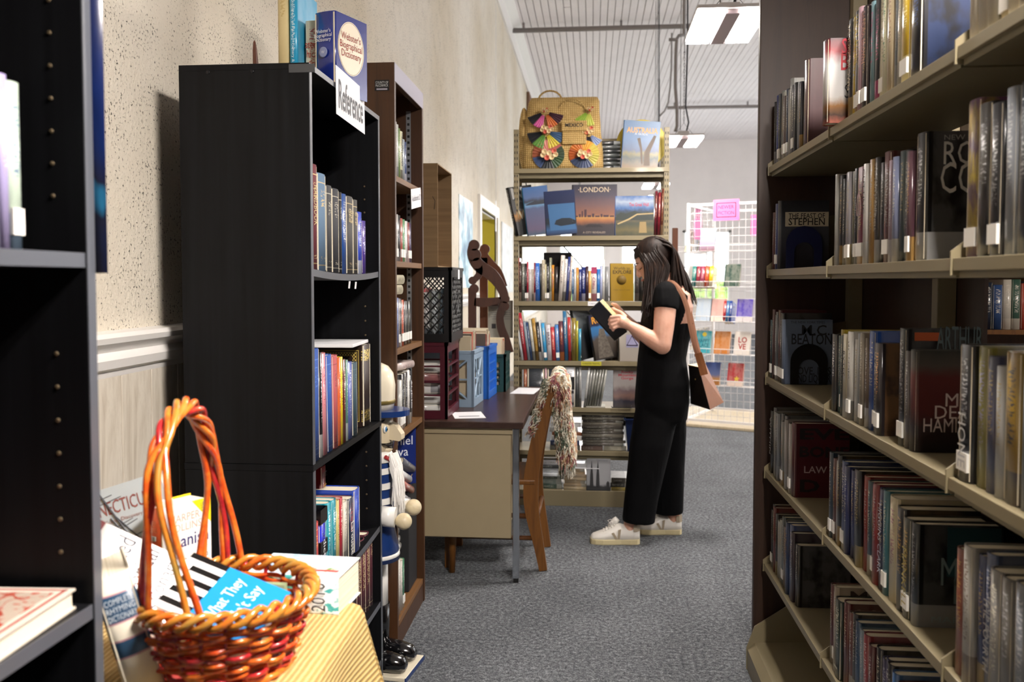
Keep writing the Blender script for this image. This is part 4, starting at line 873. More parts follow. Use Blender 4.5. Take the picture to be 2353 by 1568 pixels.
# the heap rests on a stack of white cases
for i in range(12):
    o = book('white audiobook case, %s from the bottom of the stack behind the nutcracker' % ordn(i), 'd4d2cc', .03, .2, .15, (0, 0, 0), c2='7a8a9a', group=GB)
    o.matrix_world = axes((AXB - .04 - .004 * (i % 3), OY0 + .2, .1035 + .0305 * (i + 1)), (0, 0, -1), (-1, 0, 0), (0, 1, 0))
nv = book('navy novel facing out at the far side of the brown bookcase', '1c2f78', .035, .245, .165, (0, 0, 0), c2='101a48', art=None, group=GB)
nv.matrix_world = Matrix.Translation((OX - .03, OY1 - .135, .60)) @ Matrix.Rotation(R(-28), 4, 'Z')
nv.matrix_world = axes((OX - .175, OY1 - .17, .55), (.5, -.86, 0), (.86, .5, 0), (0, 0, 1))
text('Daniel\nSilva', .13, .085, nv, (.0358, .085, .165), (0, 1, 0), (0, 0, 1), 'e8ecf4'); text('The\nNow', .1, .07, nv, (.0358, .1, .055), (0, 1, 0), (0, 0, 1), 'a89468'); MB().box(.0352, .0358, .02, .12, .225, .238).build('yellow_sticker', mat('yellow_label', 'e0b828', .5), nv)
st_ = MB().box(OX - .22, OX - .02, OY1 - .2, OY1 - .03, .1035, .55)   # plain box it stands on, dark, inside the shelf
kb = MB().box(-.1, .1, -.085, .085, 0, .446, .004).build('storage_box', 'slot_dark', None, (OX - .13, OY1 - .115, .1025)); tag(kb, 'black storage box on the bottom shelf of the brown bookcase', 'box')
re_ = [J('d8c850', .014, .19, c2='7a7020', st=1), J('5a5450', .04, .235, c2='e0e0e0'), J('d0ccc4', .045, .215, c2='8a8a8a'), J('c8c4bc', .03, .2, c2='6a6a6a'), J('3f7a5c', .03, .195, c2='e8e0d0', st=1)]
row(re_, (AXB + .005, OY0 + .03, .1025), (0, 1, 0), 'on the bottom shelf of the brown bookcase', GB, '+x', side='left', gap=.004)

# ================================================================ nutcracker between the two bookcases
NC = Vector((-.784, 3.085, 0))
mat('nc_cream', 'e6dcc4', .35, coat=.4); mat('nc_blue', '16346e', .3, coat=.5); mat('nc_white', 'f0eee8', .35, coat=.3); mat('nc_gold', '7a6a38', .4, .5); mat('nc_black', '0c0c0e', .15, coat=.7); mat('nc_skin', 'dccdae', .4, coat=.3); mat('nc_eye', '2a78b8', .3); mat('nc_red', 'a83034', .4)
wood('nc_ball', 'cdbb94', 'dccdaa', .4, (20, 20, 20))
nc = thing('nutcracker', 'tall wooden nutcracker soldier in blue coat between the bookcases', 'nutcracker', NC, (0, 0, R(-8)))
def nl(prof, name, m_, c=(0, 0, 0), n=28): return MB().lathe(prof, n, c).build(name, m_, nc)
nl([(.068, .955), (.074, .99), (.0755, 1.04), (.068, 1.085), (.05, 1.11), (.025, 1.122), (.002, 1.125)], 'hat', 'nc_cream')
nl([(.0725, .975), (.0752, .977), (.0756, .988), (.074, .99)], 'hat_band', 'nc_gold')
br = MB(); n = 20; pr = []
pts = [(.03 + .1 * math.cos(a), .082 * math.sin(a)) for a in [-math.pi/2 + math.pi * i / n for i in range(n + 1)]] + [(-.02, .082), (-.02, -.082)]
br.prism([(x_, y_) for x_, y_ in pts], .935, .955, 'z'); br.build('hat_brim', 'nc_blue', nc)
nl([(.055, .80), (.063, .83), (.066, .88), (.066, .935)], 'head', 'nc_skin')
MB().prism([(.05, .915), (.085, .90), (.108, .868), (.108, .85), (.1, .843), (.055, .848)], -.018, .018, 'y').build('nose', 'nc_skin', nc)
for s in (-1, 1):
    e = MB().ball((.054, s * .038, .888), (.006, .012, .014), 14, 8).build('eye', 'nc_white', nc); MB().ball((.0595, s * .039, .888), (.004, .008, .009), 12, 8).build('iris', 'nc_eye', e); MB().ball((.0625, s * .0395, .888), (.003, .004, .005), 10, 6).build('pupil', 'nc_black', e)
    MB().tube([(.05, s * .02, .915), (.052, s * .035, .922), (.045, s * .052, .914)], .004, 6).build('eyebrow', 'nc_black', nc)
    mu = MB(); mu.loft([[(.066 - .012 * abs(u) + .003, s * .052 * u, .838 - .012 * math.cos(u * 1.4) + zz) for zz in (-.012 * (1 - u) - .002, .008 * (1 - u) + .002)] + [(.055 - .012 * abs(u), s * .052 * u, .838)] for u in [i / 6 for i in range(7)]]); mu.build('moustache', 'nc_black', nc)
MB().ball((.045, 0, .812), (.022, .03, .016), 14, 8).build('chin', 'nc_skin', nc)
nl([(.05, .40), (.088, .405), (.082, .46), (.062, .56), (.062, .68), (.066, .75), (.058, .79), (.045, .80)], 'coat', 'nc_blue')
nl([(.0865, .418), (.0885, .420), (.0865, .432), (.084, .433)], 'hem_stripe', 'nc_white')
nl([(.066, .765), (.07, .767), (.064, .792), (.055, .806), (.052, .804)], 'collar', 'nc_white')
MB().tube([(.058, -.045, .79), (.068, -.02, .772), (.07, 0, .768), (.066, .03, .775)], .007, 6).build('red_cord', 'nc_red', nc)
for z_ in (.735, .68, .625):
    rr = .0655
    for s in (-1, 1):
        a0, a1 = (R(-62), R(-14)) if s < 0 else (R(14), R(62))
        ring = [[( (rr + d) * math.cos(a), (rr + d) * math.sin(a), z_ + zz) for d, zz in ((-.008, -.011), (.002, -.011), (.002, .011), (-.008, .011))] for a in [a0 + (a1 - a0) * i / 8 for i in range(9)]]
        bm_ = MB(); bm_.loft(ring, True, False); bm_.build('coat_bar', 'nc_white', nc)
        MB().ball(((rr + .001) * math.cos(a0 if s < 0 else a1), (rr + .001) * math.sin(a0 if s < 0 else a1), z_), .009, 10, 6).build('button', 'nc_gold', nc)
MB().prism([(.04, .475), (.05, .455), (.04, .435), (.03, .455)], -.082, -.074, 'y').build('coat_diamond', 'nc_white', nc)
bd = MB(); rnd = random.Random(2)
for i in range(420):
    a = rnd.uniform(-.9, .9); z_ = .80 - abs(rnd.gauss(0, .02)); l = rnd.uniform(.10, .2); x0 = .05 + .03 * math.cos(a); y0 = .045 * math.sin(a)
    bd.tube([(x0, y0, z_), (x0 + .018, y0 * 1.1, z_ - l * .4), (x0 + .018 + rnd.uniform(-.01, .012), y0 * 1.15 + rnd.uniform(-.006, .006), z_ - l)], [.003, .0028, .0008], 4)
o_ = bd.build('beard', mat('fur_white', 'eeebe6', .9), nc, recalc=False); o_['kind'] = 'stuff'
for s in (-1, 1):
    MB().tube([(0, s * .062, .74), (.01, s * .07, .65), (.03, s * .068, .585)], [.03, .03, .03], 14).build('sleeve', 'nc_blue', nc)
    MB().tube([(.04, s * .072, .583), (.10, s * .06, .578)], [.036, .036], 16).build('cuff', 'nc_white', nc)
    MB().ball((.128, s * .052, .575 + .012 * s), .03, 18, 12).build('hand', 'nc_ball', nc)
    MB().ball((0, s * .062, .755), (.04, .028, .02), 16, 8).build('epaulette', 'nc_white', nc)
    MB().tube([(-.01, s * .048, .41), (-.01, s * .048, .2)], .036, 14).build('trouser_leg', 'nc_white', nc)
    MB().tube([(-.01, s * .048, .22), (-.01, s * .048, .06)], [.042, .04], 14).build('boot_shaft', 'nc_black', nc)
    bt = MB(); bt.loft([[(x_, s * .05 + w_ * math.cos(q), .05 + zc + hh * math.sin(q)) for q in [2*math.pi*i/14 for i in range(14)]] for x_, w_, hh, zc in ((-.05, .02, .02, 0), (-.04, .036, .036, 0), (.02, .04, .04, 0), (.08, .04, .036, -.004), (.12, .034, .03, -.008), (.135, .016, .014, -.01))]); bt.build('boot', 'nc_black', nc)
MB().box(-.075, .15, -.1, .1, 0, .016, .003).build('base', 'nc_cream', nc); MB().box(.146, .152, -.1, .1, .001, .015).build('base_edge', 'nc_blue', nc)

# ================================================================ desk
mat('desk_beige', 'a8997a', .45, var=.05, vscale=6); wood('desk_top', '2f1f18', '42302a', .3, (20, 2, 20), .02); mat('chrome', 'c8ccd2', .12, 1.0); mat('black_rubber', '101010', .6); wood('oak', '5c3714', '7a4e1f', .4, (28, 28, 2.2), .05); wood('dark_oak', '42260e', '5a3616', .4, (26, 26, 2.0), .05)
KX0, KX1, KY0, KY1, KZ = -1.15, -.315, 4.0, 5.37, .762
dk = thing('desk', 'beige metal desk with dark wood-grain top under the crates', 'desk', ((KX0+KX1)/2, (KY0+KY1)/2, 0)); dx_, dy_ = (KX0+KX1)/2, (KY0+KY1)/2
def DL(mb, name, m_, par=None): mb.v = [(v[0]-dx_, v[1]-dy_, v[2]) for v in mb.v]; return mb.build(name, m_, par or dk)
DL(MB().box(KX0, KX1, KY0, KY1, KZ - .032, KZ, .004), 'desktop', 'desk_top')
DL(MB().box(KX0 + .03, KX1 - .06, KY0 + .03, KY0 + .06, .205, KZ - .045, .004), 'end_panel', 'desk_beige')
DL(MB().box(KX0 + .05, KX1 - .08, KY0 + .06, KY0 + .45, .22, KZ - .045, .004), 'pedestal', 'desk_beige')
DL(MB().box(KX0 + .02, KX0 + .04, KY0 + .06, KY1 - .05, .3, KZ - .045), 'modesty_panel', 'desk_beige')
DL(MB().box(KX0 + .03, KX1 - .03, KY0 + .02, KY1 - .04, KZ - .06, KZ - .033), 'frame_rail', 'desk_beige')
for x0 in (KX0 + .03, KX1 - .052):
    for y0 in (KY0 + .015, KY1 - .055):
        l_ = DL(MB().box(x0, x0 + .032, y0, y0 + .028, .02, KZ - .033, .003), 'leg', 'chrome'); DL(MB().box(x0 + .004, x0 + .028, y0 + .003, y0 + .025, 0, .02), 'foot', 'black_rubber', l_)
DL(MB().tube([(-.665, 4.14, .4), (-.675, 4.14, 0)], [.024, .016], 12), 'support_leg', 'oak')
# papers on the desk
for lab, px_, w_, l_, rz in (('white printed sheet on the desk in front of the grey crate', (-.60, 4.19), .15, .2, .25), ('white sheet on the desk beyond the blue crate', (-.39, 5.15), .14, .28, -.1)):
    o = thing('paper_sheet', lab, 'paper', (px_[0], px_[1], KZ + .0005), (0, 0, rz)); MB().box(-w_/2, w_/2, -l_/2, l_/2, 0, .0012).build('sheet', 'white_card', o)
    if 'printed' in lab: text('AUDIOBOOKS\nIN CRATE', .12, .05, o, (0, 0, .0016), (1, 0, 0), (0, 1, 0), '5a5c66') if False else MB().box(-.05, .05, -.05, -.03, .0012, .0015).build('print_line', mat('print_grey', '70727a', .6), o)

# ---- plastic crates
def crate(name_m, label, loc, w, d, h, rz=0, style='lattice', bot=True):
    t = thing('milk_crate', label, 'crate', loc, (0, 0, rz), 'plastic crates on the desk'); m_ = name_m; e = .016
    def wall(ax, s):
        mb = MB(); L_ = w if ax == 'x' else d
        def bx(u0, u1, z0, z1, th=.012, off=0):
            a = (d/2 if ax == 'x' else w/2) * s; lo, hi = sorted((a - s * off, a - s * (off + th)))
            (mb.box(u0, u1, lo, hi, z0, z1) if ax == 'x' else mb.box(lo, hi, u0, u1, z0, z1))
        bx(-L_/2, L_/2, h - .045, h); bx(-L_/2, L_/2, 0, .04); bx(-L_/2, -L_/2 + .035, .04, h - .045); bx(L_/2 - .035, L_/2, .04, h - .045)
        bx(-L_/2 - .004, L_/2 + .004, h - .012, h + .003, .018, -.004)
        zl, zh = .04, h - .045; ul, uh = -L_/2 + .035, L_/2 - .035
        def bar(u0, z0, u1, z1, r=.005):
            a = (d/2 - .006 if ax == 'x' else w/2 - .006) * s
            P_ = (lambda u, z: (u, a, z)) if ax == 'x' else (lambda u, z: (a, u, z))
            mb.tube([P_(u0, z0), P_(u1, z1)], r, 4)
        if style == 'lattice':
            nn = 7; hh = zh - zl; st = (uh - ul) / nn
            for i in range(-8, nn + 1):
                for sg_ in (1, -1):
                    u0 = ul + i * st; u1 = u0 + hh * .9; z0, z1 = (zl, zh) if sg_ > 0 else (zh, zl)
                    a0, b0, a1, b1 = u0, z0, u1, z1
                    if a0 < ul: f_ = (ul - a0) / (a1 - a0); b0 = b0 + (b1 - b0) * f_; a0 = ul
                    if a1 > uh: f_ = (uh - a0) / (a1 - a0); b1 = b0 + (b1 - b0) * f_; a1 = uh
                    if a1 > a0 + .002: bar(a0, b0, a1, b1, .0035)
            if s > 0 or ax == 'y':     # hand hole surround
                q = [(ul + uh) / 2 + .05 * math.cos(a_) for a_ in [i * .524 for i in range(12)]]
                a = (d/2 - .006 if ax == 'x' else w/2 - .006) * s
                mb.tube([((ul+uh)/2 + .05 * math.cos(i*.524), a, zl + (zh-zl)*.55 + .06 * math.sin(i*.524)) if ax == 'x' else (a, (ul+uh)/2 + .05 * math.cos(i*.524), zl + (zh-zl)*.55 + .06 * math.sin(i*.524)) for i in range(12)], .006, 4, closed=True)
        elif style == 'grid':
            for i in range(1, 5): bx(ul + (uh-ul)*i/5 - .004, ul + (uh-ul)*i/5 + .004, zl, zh, .008, .002)
            for i in range(1, 4): bx(ul, uh, zl + (zh-zl)*i/4 - .004, zl + (zh-zl)*i/4 + .004, .008, .002)
            if ax == 'y': bx(ul, uh, zl, zh, .003, .008)
        elif style == 'open':
            bx(ul, uh, (zl+zh)/2 - .005, (zl+zh)/2 + .005); bx(ul, uh, zl + (zh-zl)*.75, zl + (zh-zl)*.75 + .008); bx(ul, uh, zl + (zh-zl)*.25, zl + (zh-zl)*.25 + .008)
        elif style == 'truss':
            for u0, z0, u1, z1 in ((ul, zl, (ul+uh)/2, (zl+zh)/2), (ul, zh, (ul+uh)/2, (zl+zh)/2), (uh, zl, (ul+uh)/2, (zl+zh)/2), (uh, zh, (ul+uh)/2, (zl+zh)/2)): bar(u0, z0, u1, z1, .007)
            bar(ul, (zl+zh)/2, uh, (zl+zh)/2, .005); bar((ul*2+uh)/3, zl, (ul*2+uh)/3, zh, .005); bar((ul+uh*2)/3, zl, (ul+uh*2)/3, zh, .005)
        return mb
    for ax in ('x', 'y'):
        for s in (-1, 1): wall(ax, s).build('side_wall', m_, t, recalc=False)
    MB().box(-w/2 + .01, w/2 - .01, -d/2 + .01, d/2 - .01, .002, .012).build('floor', m_, t)
    return t
mat('crate_maroon', '4a1020', .4); mat('crate_black', '0e0e10', .4); mat('crate_greyblue', '8fa6bc', .45); mat('crate_blue', '2266c4', .4); mat('crate_green', '163c3c', .45)
CW, CD_, CH = .36, .37, .36
crate('crate_maroon', 'maroon plastic crate of white cases, bottom of the crate stack', (-.692 - CW/2 + .012, 4.055 + CD_/2, KZ + .001), CW, CD_, CH, style='open')
crate('crate_black', 'black lattice milk crate stacked on the maroon crate', (-.655 - CW/2 - .006, 4.06 + CD_/2, KZ + CH + .006), CW, CD_, .352, style='lattice')
crate('crate_greyblue', 'pale grey-blue crate packed with record sleeves', (-.60 - .165, 4.45 + .145, KZ + .001), .33, .28, .29, R(-3), 'truss')
crate('crate_blue', 'bright blue crate of records behind the grey one', (-.56 - .165, 4.765 + .145, KZ + .001), .33, .28, .29, R(-3), 'grid')
crate('crate_green', 'dark green crate of records by the far shelving', (-.50 - .16, 5.085 + .135, KZ + .001), .31, .27, .22, R(0), 'grid')
GR = 'record sleeves and cases in the crates'
def sleeves(n, c, y0, y1, w, h, base, phrase, cols, lean=.25, seed=1, rz=0):
    rr = random.Random(seed)
    for i in range(n):
        y = y0 + (y1 - y0) * (i + .5) / n; cc = cols[i % len(cols)]
        t = thing('record_sleeve', '%s record sleeve, %s from the front in the %s' % (cname(cc), ordn(i), phrase), 'record', (c, y, base), (R(rr.uniform(-3, 0)) - lean, 0, rz + rr.uniform(-.04, .04)), GR)
        hh = h + rr.uniform(-.02, .02)
        MB().box(-w/2, w/2, -.0016, .0016, 0, hh).build('sleeve', 'paint', t, col=cc); MB().box(-w/2 + .004, w/2 - .002, -.0004, .0004, hh, hh + .004).build('record', 'paper_block', t)
RC = ['c8b89a', 'd8d0bc', '9a8a70', 'e0d8c8', '5a5048', 'c85040', 'b8a890', '2e2a28', 'cc6a50', 'd8ccb4', 'a89a84', '6a5a48', 'd0c4ac', 'e4dcd0']
sleeves(20, -.765, 4.485, 4.705, .27, .355, KZ + .016, 'grey crate', RC, .0, 3, R(-3))
sleeves(18, -.725, 4.80, 5.02, .27, .35, KZ + .016, 'blue crate', RC[4:] + RC[:4], .0, 4, R(-3))
sleeves(14, -.66, 5.115, 5.325, .25, .28, KZ + .016, 'green crate', ['d8ccb4', 'c8b050', 'e0d8c8', '2e2a28', 'b84a30', 'c8b89a', 'a8a090'], .0, 5)
for i in range(10):
    c_ = ('d8d8d4', 'c8c8c4', 'e0dedc', '8a5a5a', 'd4d4d0')[i % 5]; k_, l_ = i % 5, i // 5
    o = book('%s audio case, %s up in the %s stack in the maroon crate' % (cname(c_), ordn(k_), ('left', 'right')[l_]), c_, .048, .22, .14, (0, 0, 0), c2='50505a', group=GR)
    o.matrix_world = axes((-.985 + .152 * l_ + .0, 4.085, KZ + .016 + .05 * (k_ + 1)), (0, 0, -1), (1, 0, 0), (0, 1, 0)) if False else axes((-1.0 + .30 * l_ if l_ == 0 else -.715 - .135, 4.085, KZ + .016 + .05 * (k_ + 1)), (0, 0, -1), (0, 1, 0), (1, 0, 0)) if False else Matrix.Translation((-1.0 + .15 * l_, 4.10, KZ + .015 + .05 * k_)) @ axes((0, 0, .048), (0, 0, -1), (0, 1, 0), (-1, 0, 0)) @ Matrix.Translation((0, 0, -.13))
for i in range(9):
    c_ = ('cfd2d4', '8a9aa4', 'b8bcc0', 'd8d4d0', 'a8b4bc', '9a3038', 'e0dedc', 'c4ccd0', '70808c')[i]
    o = book('%s audio case, %s from the left in the black lattice crate' % (cname(c_), ordn(i)), c_, .028, .22 + .01 * (i % 3), .15, (0, 0, 0), c2='405060', group=GR, st=None) if False else book('%s audio case, %s from the left in the black lattice crate' % (cname(c_), ordn(i)), c_, .028, .22 + .01 * (i % 3), .15, (0, 0, 0), c2='405060', group=GR)
    o.matrix_world = Matrix.Translation((-1.0 + .034 * i, 4.09, KZ + CH + .022)) @ Matrix.Rotation(.05 * ((i % 3) - 1), 4, 'Y')
# ---- open cardboard box on the crates
m, nt, b = nodes('cardboard'); f = noise(nt, coords(nt, 'Object', (2, 2, 60)), 1, 3); r = ramp(nt, [(.3, '7d6446'), (.7, '8d7352')]); nt.links.new(f, r.inputs[0]); nt.links.new(r.outputs[0], b.inputs['Base Color']); b.inputs['Roughness'].default_value = .85
QX0, QX1, QY0, QY1, QZ0, QZ1 = -1.10, -.722, 4.05, 4.46, KZ + CH + .362, KZ + CH + .362 + .485
cbx = thing('cardboard_box', 'open brown cardboard box standing on end atop the black crate', 'box', ((QX0+QX1)/2, (QY0+QY1)/2, QZ0)); qx, qy = (QX0+QX1)/2, (QY0+QY1)/2
def QL(mb, n_): mb.v = [(v[0]-qx, v[1]-qy, v[2]-QZ0) for v in mb.v]; return mb.build(n_, 'cardboard', cbx)
QL(MB().box(QX0, QX1, QY0, QY0 + .005, QZ0, QZ1), 'side_panel'); QL(MB().box(QX0, QX1, QY1 - .005, QY1, QZ0, QZ1), 'side_panel'); QL(MB().box(QX0, QX0 + .005, QY0 + .005, QY1 - .005, QZ0, QZ1), 'back_panel')
QL(MB().box(QX0, QX1, QY0 + .005, QY1 - .005, QZ0, QZ0 + .005), 'bottom_panel'); QL(MB().box(QX0, QX1, QY0 + .005, QY1 - .005, QZ1 - .005, QZ1), 'top_panel')
o = book('pale booklet leaning inside the open cardboard box', 'a89aa0', .008, .14, .1, (0, 0, 0), c2='705060'); o.matrix_world = Matrix.Translation((QX1 - .06, QY0 + .06, QZ0 + .006)) @ Matrix.Rotation(R(78), 4, 'Z') @ Matrix.Rotation(.25, 4, 'Y')
for z_ in (1.72, 1.66):
    pass
MB().tube([(.0, QY0 - qy - .001, .33), (.012, QY0 - qy - .001, .31), (.008, QY0 - qy - .001, .27)], .0015, 4).build('pen_mark', mat('pen', '3a2c20', .7), cbx, (.165, 0, 0))
tg = MB().box(-.0005, .0005, -.022, .022, -.045, 0).build('price_tag', 'white_card', None, (-.640, 4.16, KZ + CH + .35)); tag(tg, 'small white tag hanging on the black crate corner', 'tag')
# ---- scroll-cut wooden rack ends behind the crates
wood('scroll_dark', '2c1710', '40241a', .5, (18, 18, 3)); wood('scroll_light', '5a2f1c', '74432a', .5, (18, 18, 3))
def ribbon(mb, pts, y0, y1):
    """pts: (x, z, halfwidth) along a curve -> flat board"""
    L_, R_ = [], []
    for i, (x_, z_, w_) in enumerate(pts):
        a = Vector(pts[min(i+1, len(pts)-1)][:2]) - Vector(pts[max(i-1, 0)][:2]); a.normalize(); n_ = Vector((-a.y, a.x))
        L_.append((x_ + n_.x * w_, z_ + n_.y * w_)); R_.append((x_ - n_.x * w_, z_ - n_.y * w_))
    for i in range(len(pts) - 1):
        mb.prism([L_[i], L_[i+1], R_[i+1], R_[i]], y0, y1, 'y')
def disc(mb, x_, z_, r_, y0, y1): mb.prism([(x_ + r_ * math.cos(2*math.pi*i/20), z_ + r_ * math.sin(2*math.pi*i/20)) for i in range(20)], y0, y1, 'y')
def S_(cx2, cy2, Y): p_ = W(960 + cx2 / 2.377, 340 + cy2 / 2.377, Y); return p_.x, p_.z
def curve(Y, pts): return [(*S_(a, c, Y), w_ * Y / 2000 / 2.377) for a, c, w_ in pts]
def smooth(pts, k=4):
    out = []
    for i in range(len(pts) - 1):
        p0, p1, p2, p3 = [Vector(pts[max(0, min(len(pts)-1, i + j))]) for j in (-1, 0, 1, 2)]
        for s_ in range(k):
            t_ = s_ / k; out.append(tuple(.5 * ((2*p1) + (p2-p0)*t_ + (2*p0-5*p1+4*p2-p3)*t_*t_ + (3*p1-p0-3*p2+p3)*t_**3)))
    return out + [tuple(pts[-1])]
SY = 5.42
sr = thing('scroll_rack', 'dark brown scroll-cut wooden rack standing behind the record crates', 'rack', (-.70, SY, KZ))
def rack_end(Y, m_):
    mb = MB(); y0, y1 = Y - .011, Y + .011
    ribbon(mb, smooth(curve(Y, [(306, 530, 26), (300, 580, 30), (330, 640, 34), (400, 690, 34), (445, 745, 28), (470, 800, 24), (470, 830, 26)])), y0, y1)
    ribbon(mb, smooth(curve(Y, [(300, 590, 24), (330, 640, 22), (335, 690, 18), (300, 730, 16)])), y0, y1)
    ribbon(mb, curve(Y, [(298, 765, 22), (298, 1000, 22), (300, 1110, 22)]), y0, y1)
    ribbon(mb, smooth(curve(Y, [(310, 840, 22), (360, 845, 26), (410, 838, 20), (460, 830, 16)])), y0, y1)
    ribbon(mb, smooth(curve(Y, [(475, 850, 22), (450, 910, 20), (455, 980, 22), (480, 1050, 24), (500, 1120, 24)])), y0, y1)
    for a, c, r_ in ((308, 532, 30), (312, 585, 34), (325, 630, 30), (300, 725, 22), (308, 770, 26), (478, 825, 24), (474, 865, 26)): x_, z_ = S_(a, c, Y); disc(mb, x_, z_, r_ * Y / 2000 / 2.377, y0 - .002, y1 + .002)
    mb.v = [(v[0] + .70, v[1] - SY, v[2] - KZ) for v in mb.v]; mb.build('scroll_end', m_, sr, recalc=False)
rack_end(SY, 'scroll_dark')
mb = MB(); Y = SY + .28
ribbon(mb, smooth(curve(Y, [(365, 552, 24), (360, 590, 26), (400, 640, 26), (440, 680, 22), (470, 760, 20)])), Y - .011, Y + .011); x_, z_ = S_(367, 553, Y); disc(mb, x_, z_, 27 * Y / 2000 / 2.377, Y - .013, Y + .013)
ribbon(mb, curve(Y, [(360, 600, 22), (362, 1100, 22)]), Y - .011, Y + .011)
mb.v = [(v[0] + .70, v[1] - SY, v[2] - KZ) for v in mb.v]; mb.build('scroll_end', 'scroll_light', sr, recalc=False)
a_, c_ = S_(385, 845, SY); MB().box(a_ + .70 - .06, a_ + .70 + .06, .011, .27, c_ - KZ - .02, c_ - KZ + .0).build('rail', 'scroll_dark', sr)
# stand under the rack
lt = thing('low_cabinet', 'low brown cabinet beyond the desk under the scroll rack', 'cabinet', (-.83, 5.66, 0)); MB().box(-.30, .30, -.27, .24, 0, KZ - .06, .004).build('body', 'brown_wood', lt); MB().box(-.32, .32, -.28, .26, KZ - .06, KZ - .028, .003).build('top', 'brown_wood', lt)
# sheet music standing in the rack
o = thing('sheet_music', 'grey printed sheet held in the scroll rack', 'paper', (-.58, 5.56, KZ + .29)); MB().box(-.085, .075, -.001, .001, 0, .24).build('sheet', mat('sheet_grey', 'a8a69c', .8), o)
MB().box(-.062, -.035, -.0016, -.001, .06, .09).build('print_mark', mat('print_dark', '3a3a40', .7), o)
for i in range(7): MB().box(-.07 if i % 2 else -.06, .06, -.0014, -.001, .12 + .014 * i, .123 + .014 * i).build('print_line', 'print_grey', o)
# ================================================================ steel shelving
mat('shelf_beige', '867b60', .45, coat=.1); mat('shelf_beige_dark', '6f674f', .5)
def upright(mb, x, y, z1, w=.035, d=.03): mb.box(x, x + w, y, y + d, 0, z1)
def slots(par, x0, y, z0, z1, nx=1, face=-1, step=.042):
    mb = MB(); z = z0
    while z < z1: mb.box(x0, x0 + .006, y - .0008, y - .0002, z, z + .02); z += step
    o = mb.build('slots', 'slot_dark', par, recalc=False); o['kind'] = 'stuff'
# ---------------- far travel-book shelving, facing the viewer
FY = 5.44; FX0, FX1, FD = -.49, .47, .30; FTOP = 2.36
FSH = [2.118, 1.70, 1.292, .918, .626, .352]
fs = thing('steel_shelving', 'beige steel shelving of travel books behind the reading woman', 'shelving', ((FX0+FX1)/2, FY + FD/2, 0)); fx_, fy_ = (FX0+FX1)/2, FY + FD/2
def FL(mb, name, m_, par=None, **k): mb.v = [(v[0]-fx_, v[1]-fy_, v[2]) for v in mb.v]; return mb.build(name, m_, par or fs, **k)
for x0 in (FX0, FX1 - .032):
    for y0 in (FY + .002, FY + FD - .032):
        u_ = FL(MB().box(x0, x0 + .032, y0, y0 + .03, 0, FTOP, .002), 'upright', 'shelf_beige')
        mb = MB(); z = .3
        while z < FTOP - .03:
            for xx in (x0 + .006, x0 + .02): mb.box(xx, xx + .005, y0 - .0008, y0 - .0001, z, z + .016)
            z += .036
        o_ = FL(mb, 'slots', 'slot_dark', u_, recalc=False); o_['kind'] = 'stuff'
for z in FSH:
    s_ = FL(MB().box(FX0 + .004, FX1 - .004, FY - .004, FY + FD, z - .03, z - .002, .001), 'shelf', 'shelf_beige')
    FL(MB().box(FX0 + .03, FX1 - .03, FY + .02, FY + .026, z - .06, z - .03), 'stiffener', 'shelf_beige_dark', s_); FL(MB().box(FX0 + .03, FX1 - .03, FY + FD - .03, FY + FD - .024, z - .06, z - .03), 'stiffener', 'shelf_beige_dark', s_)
FL(MB().box(FX0 + .004, FX1 - .004, FY - .006, FY + FD, .0, .10, .002), 'base', 'shelf_beige')
FL(MB().box(FX0 + .032, FX1 - .032, FY + FD - .012, FY + FD - .004, FTOP - .06, FTOP - .02), 'back_rail', 'shelf_beige')
for z0, z1 in ((FSH[1] - .03, FSH[2] - .0), (FSH[2] - .03, FSH[3])):
    FL(MB().tube([(FX0 + .28, FY + FD - .01, z0), (FX0 + .62, FY + FD - .01, z1)], .004, 6), 'brace_rod', 'chain_steel')
FL(MB().tube([(FX0 + .05, FY + FD - .01, FSH[0] - .03), (FX0 + .12, FY + FD - .01, FSH[1])], .004, 6), 'brace_rod', 'chain_steel')
GF = 'travel books on the beige steel shelving'
def flabel(txt, x0, x1, z, m_, col, lab):
    o = thing('shelf_label', lab, 'label', ((x0+x1)/2, FY - .006, z)); MB().box(-(x1-x0)/2, (x1-x0)/2, -.001, .0005, -.013, .013).build('card', m_, o); text(txt, (x1-x0)*.86, .011, o, (0, -.0015, 0), (1, 0, 0), (0, 0, 1), col)
flabel('FOREIGN TRAVEL', -.066, .06, FSH[3] - .016, mat('label_yellow', 'c8c040', .6), '5a5a20', 'yellow label reading FOREIGN TRAVEL on the fourth shelf edge')
flabel('FOREIGN TRAVEL', -.025, .085, FSH[2] - .016, 'white_card', '707078', 'white label reading FOREIGN TRAVEL on the third shelf edge')
flabel('', -.45, -.30, FSH[3] - .016, 'white_card', '707078', 'blank white label at the left of the fourth shelf edge') if False else None
def fX(px_): return W(px_, 645, FY).x
def dim(c, k): return '%02x%02x%02x' % tuple(int(int(c[i:i+2], 16) * k) for i in (0, 2, 4))
def cover_print(b_, polys, col, name='cover_print'):
    """flat printed shapes on the front cover; polys in fractions of the cover"""
    o, th, dep, h = b_; mb = MB()
    for pl_ in polys: mb.prism([(u * dep, v * h) for u, v in pl_], th + .0002, th + .0007, 'x')
    mb.build(name, mat('ink_' + col, col, .5), o)
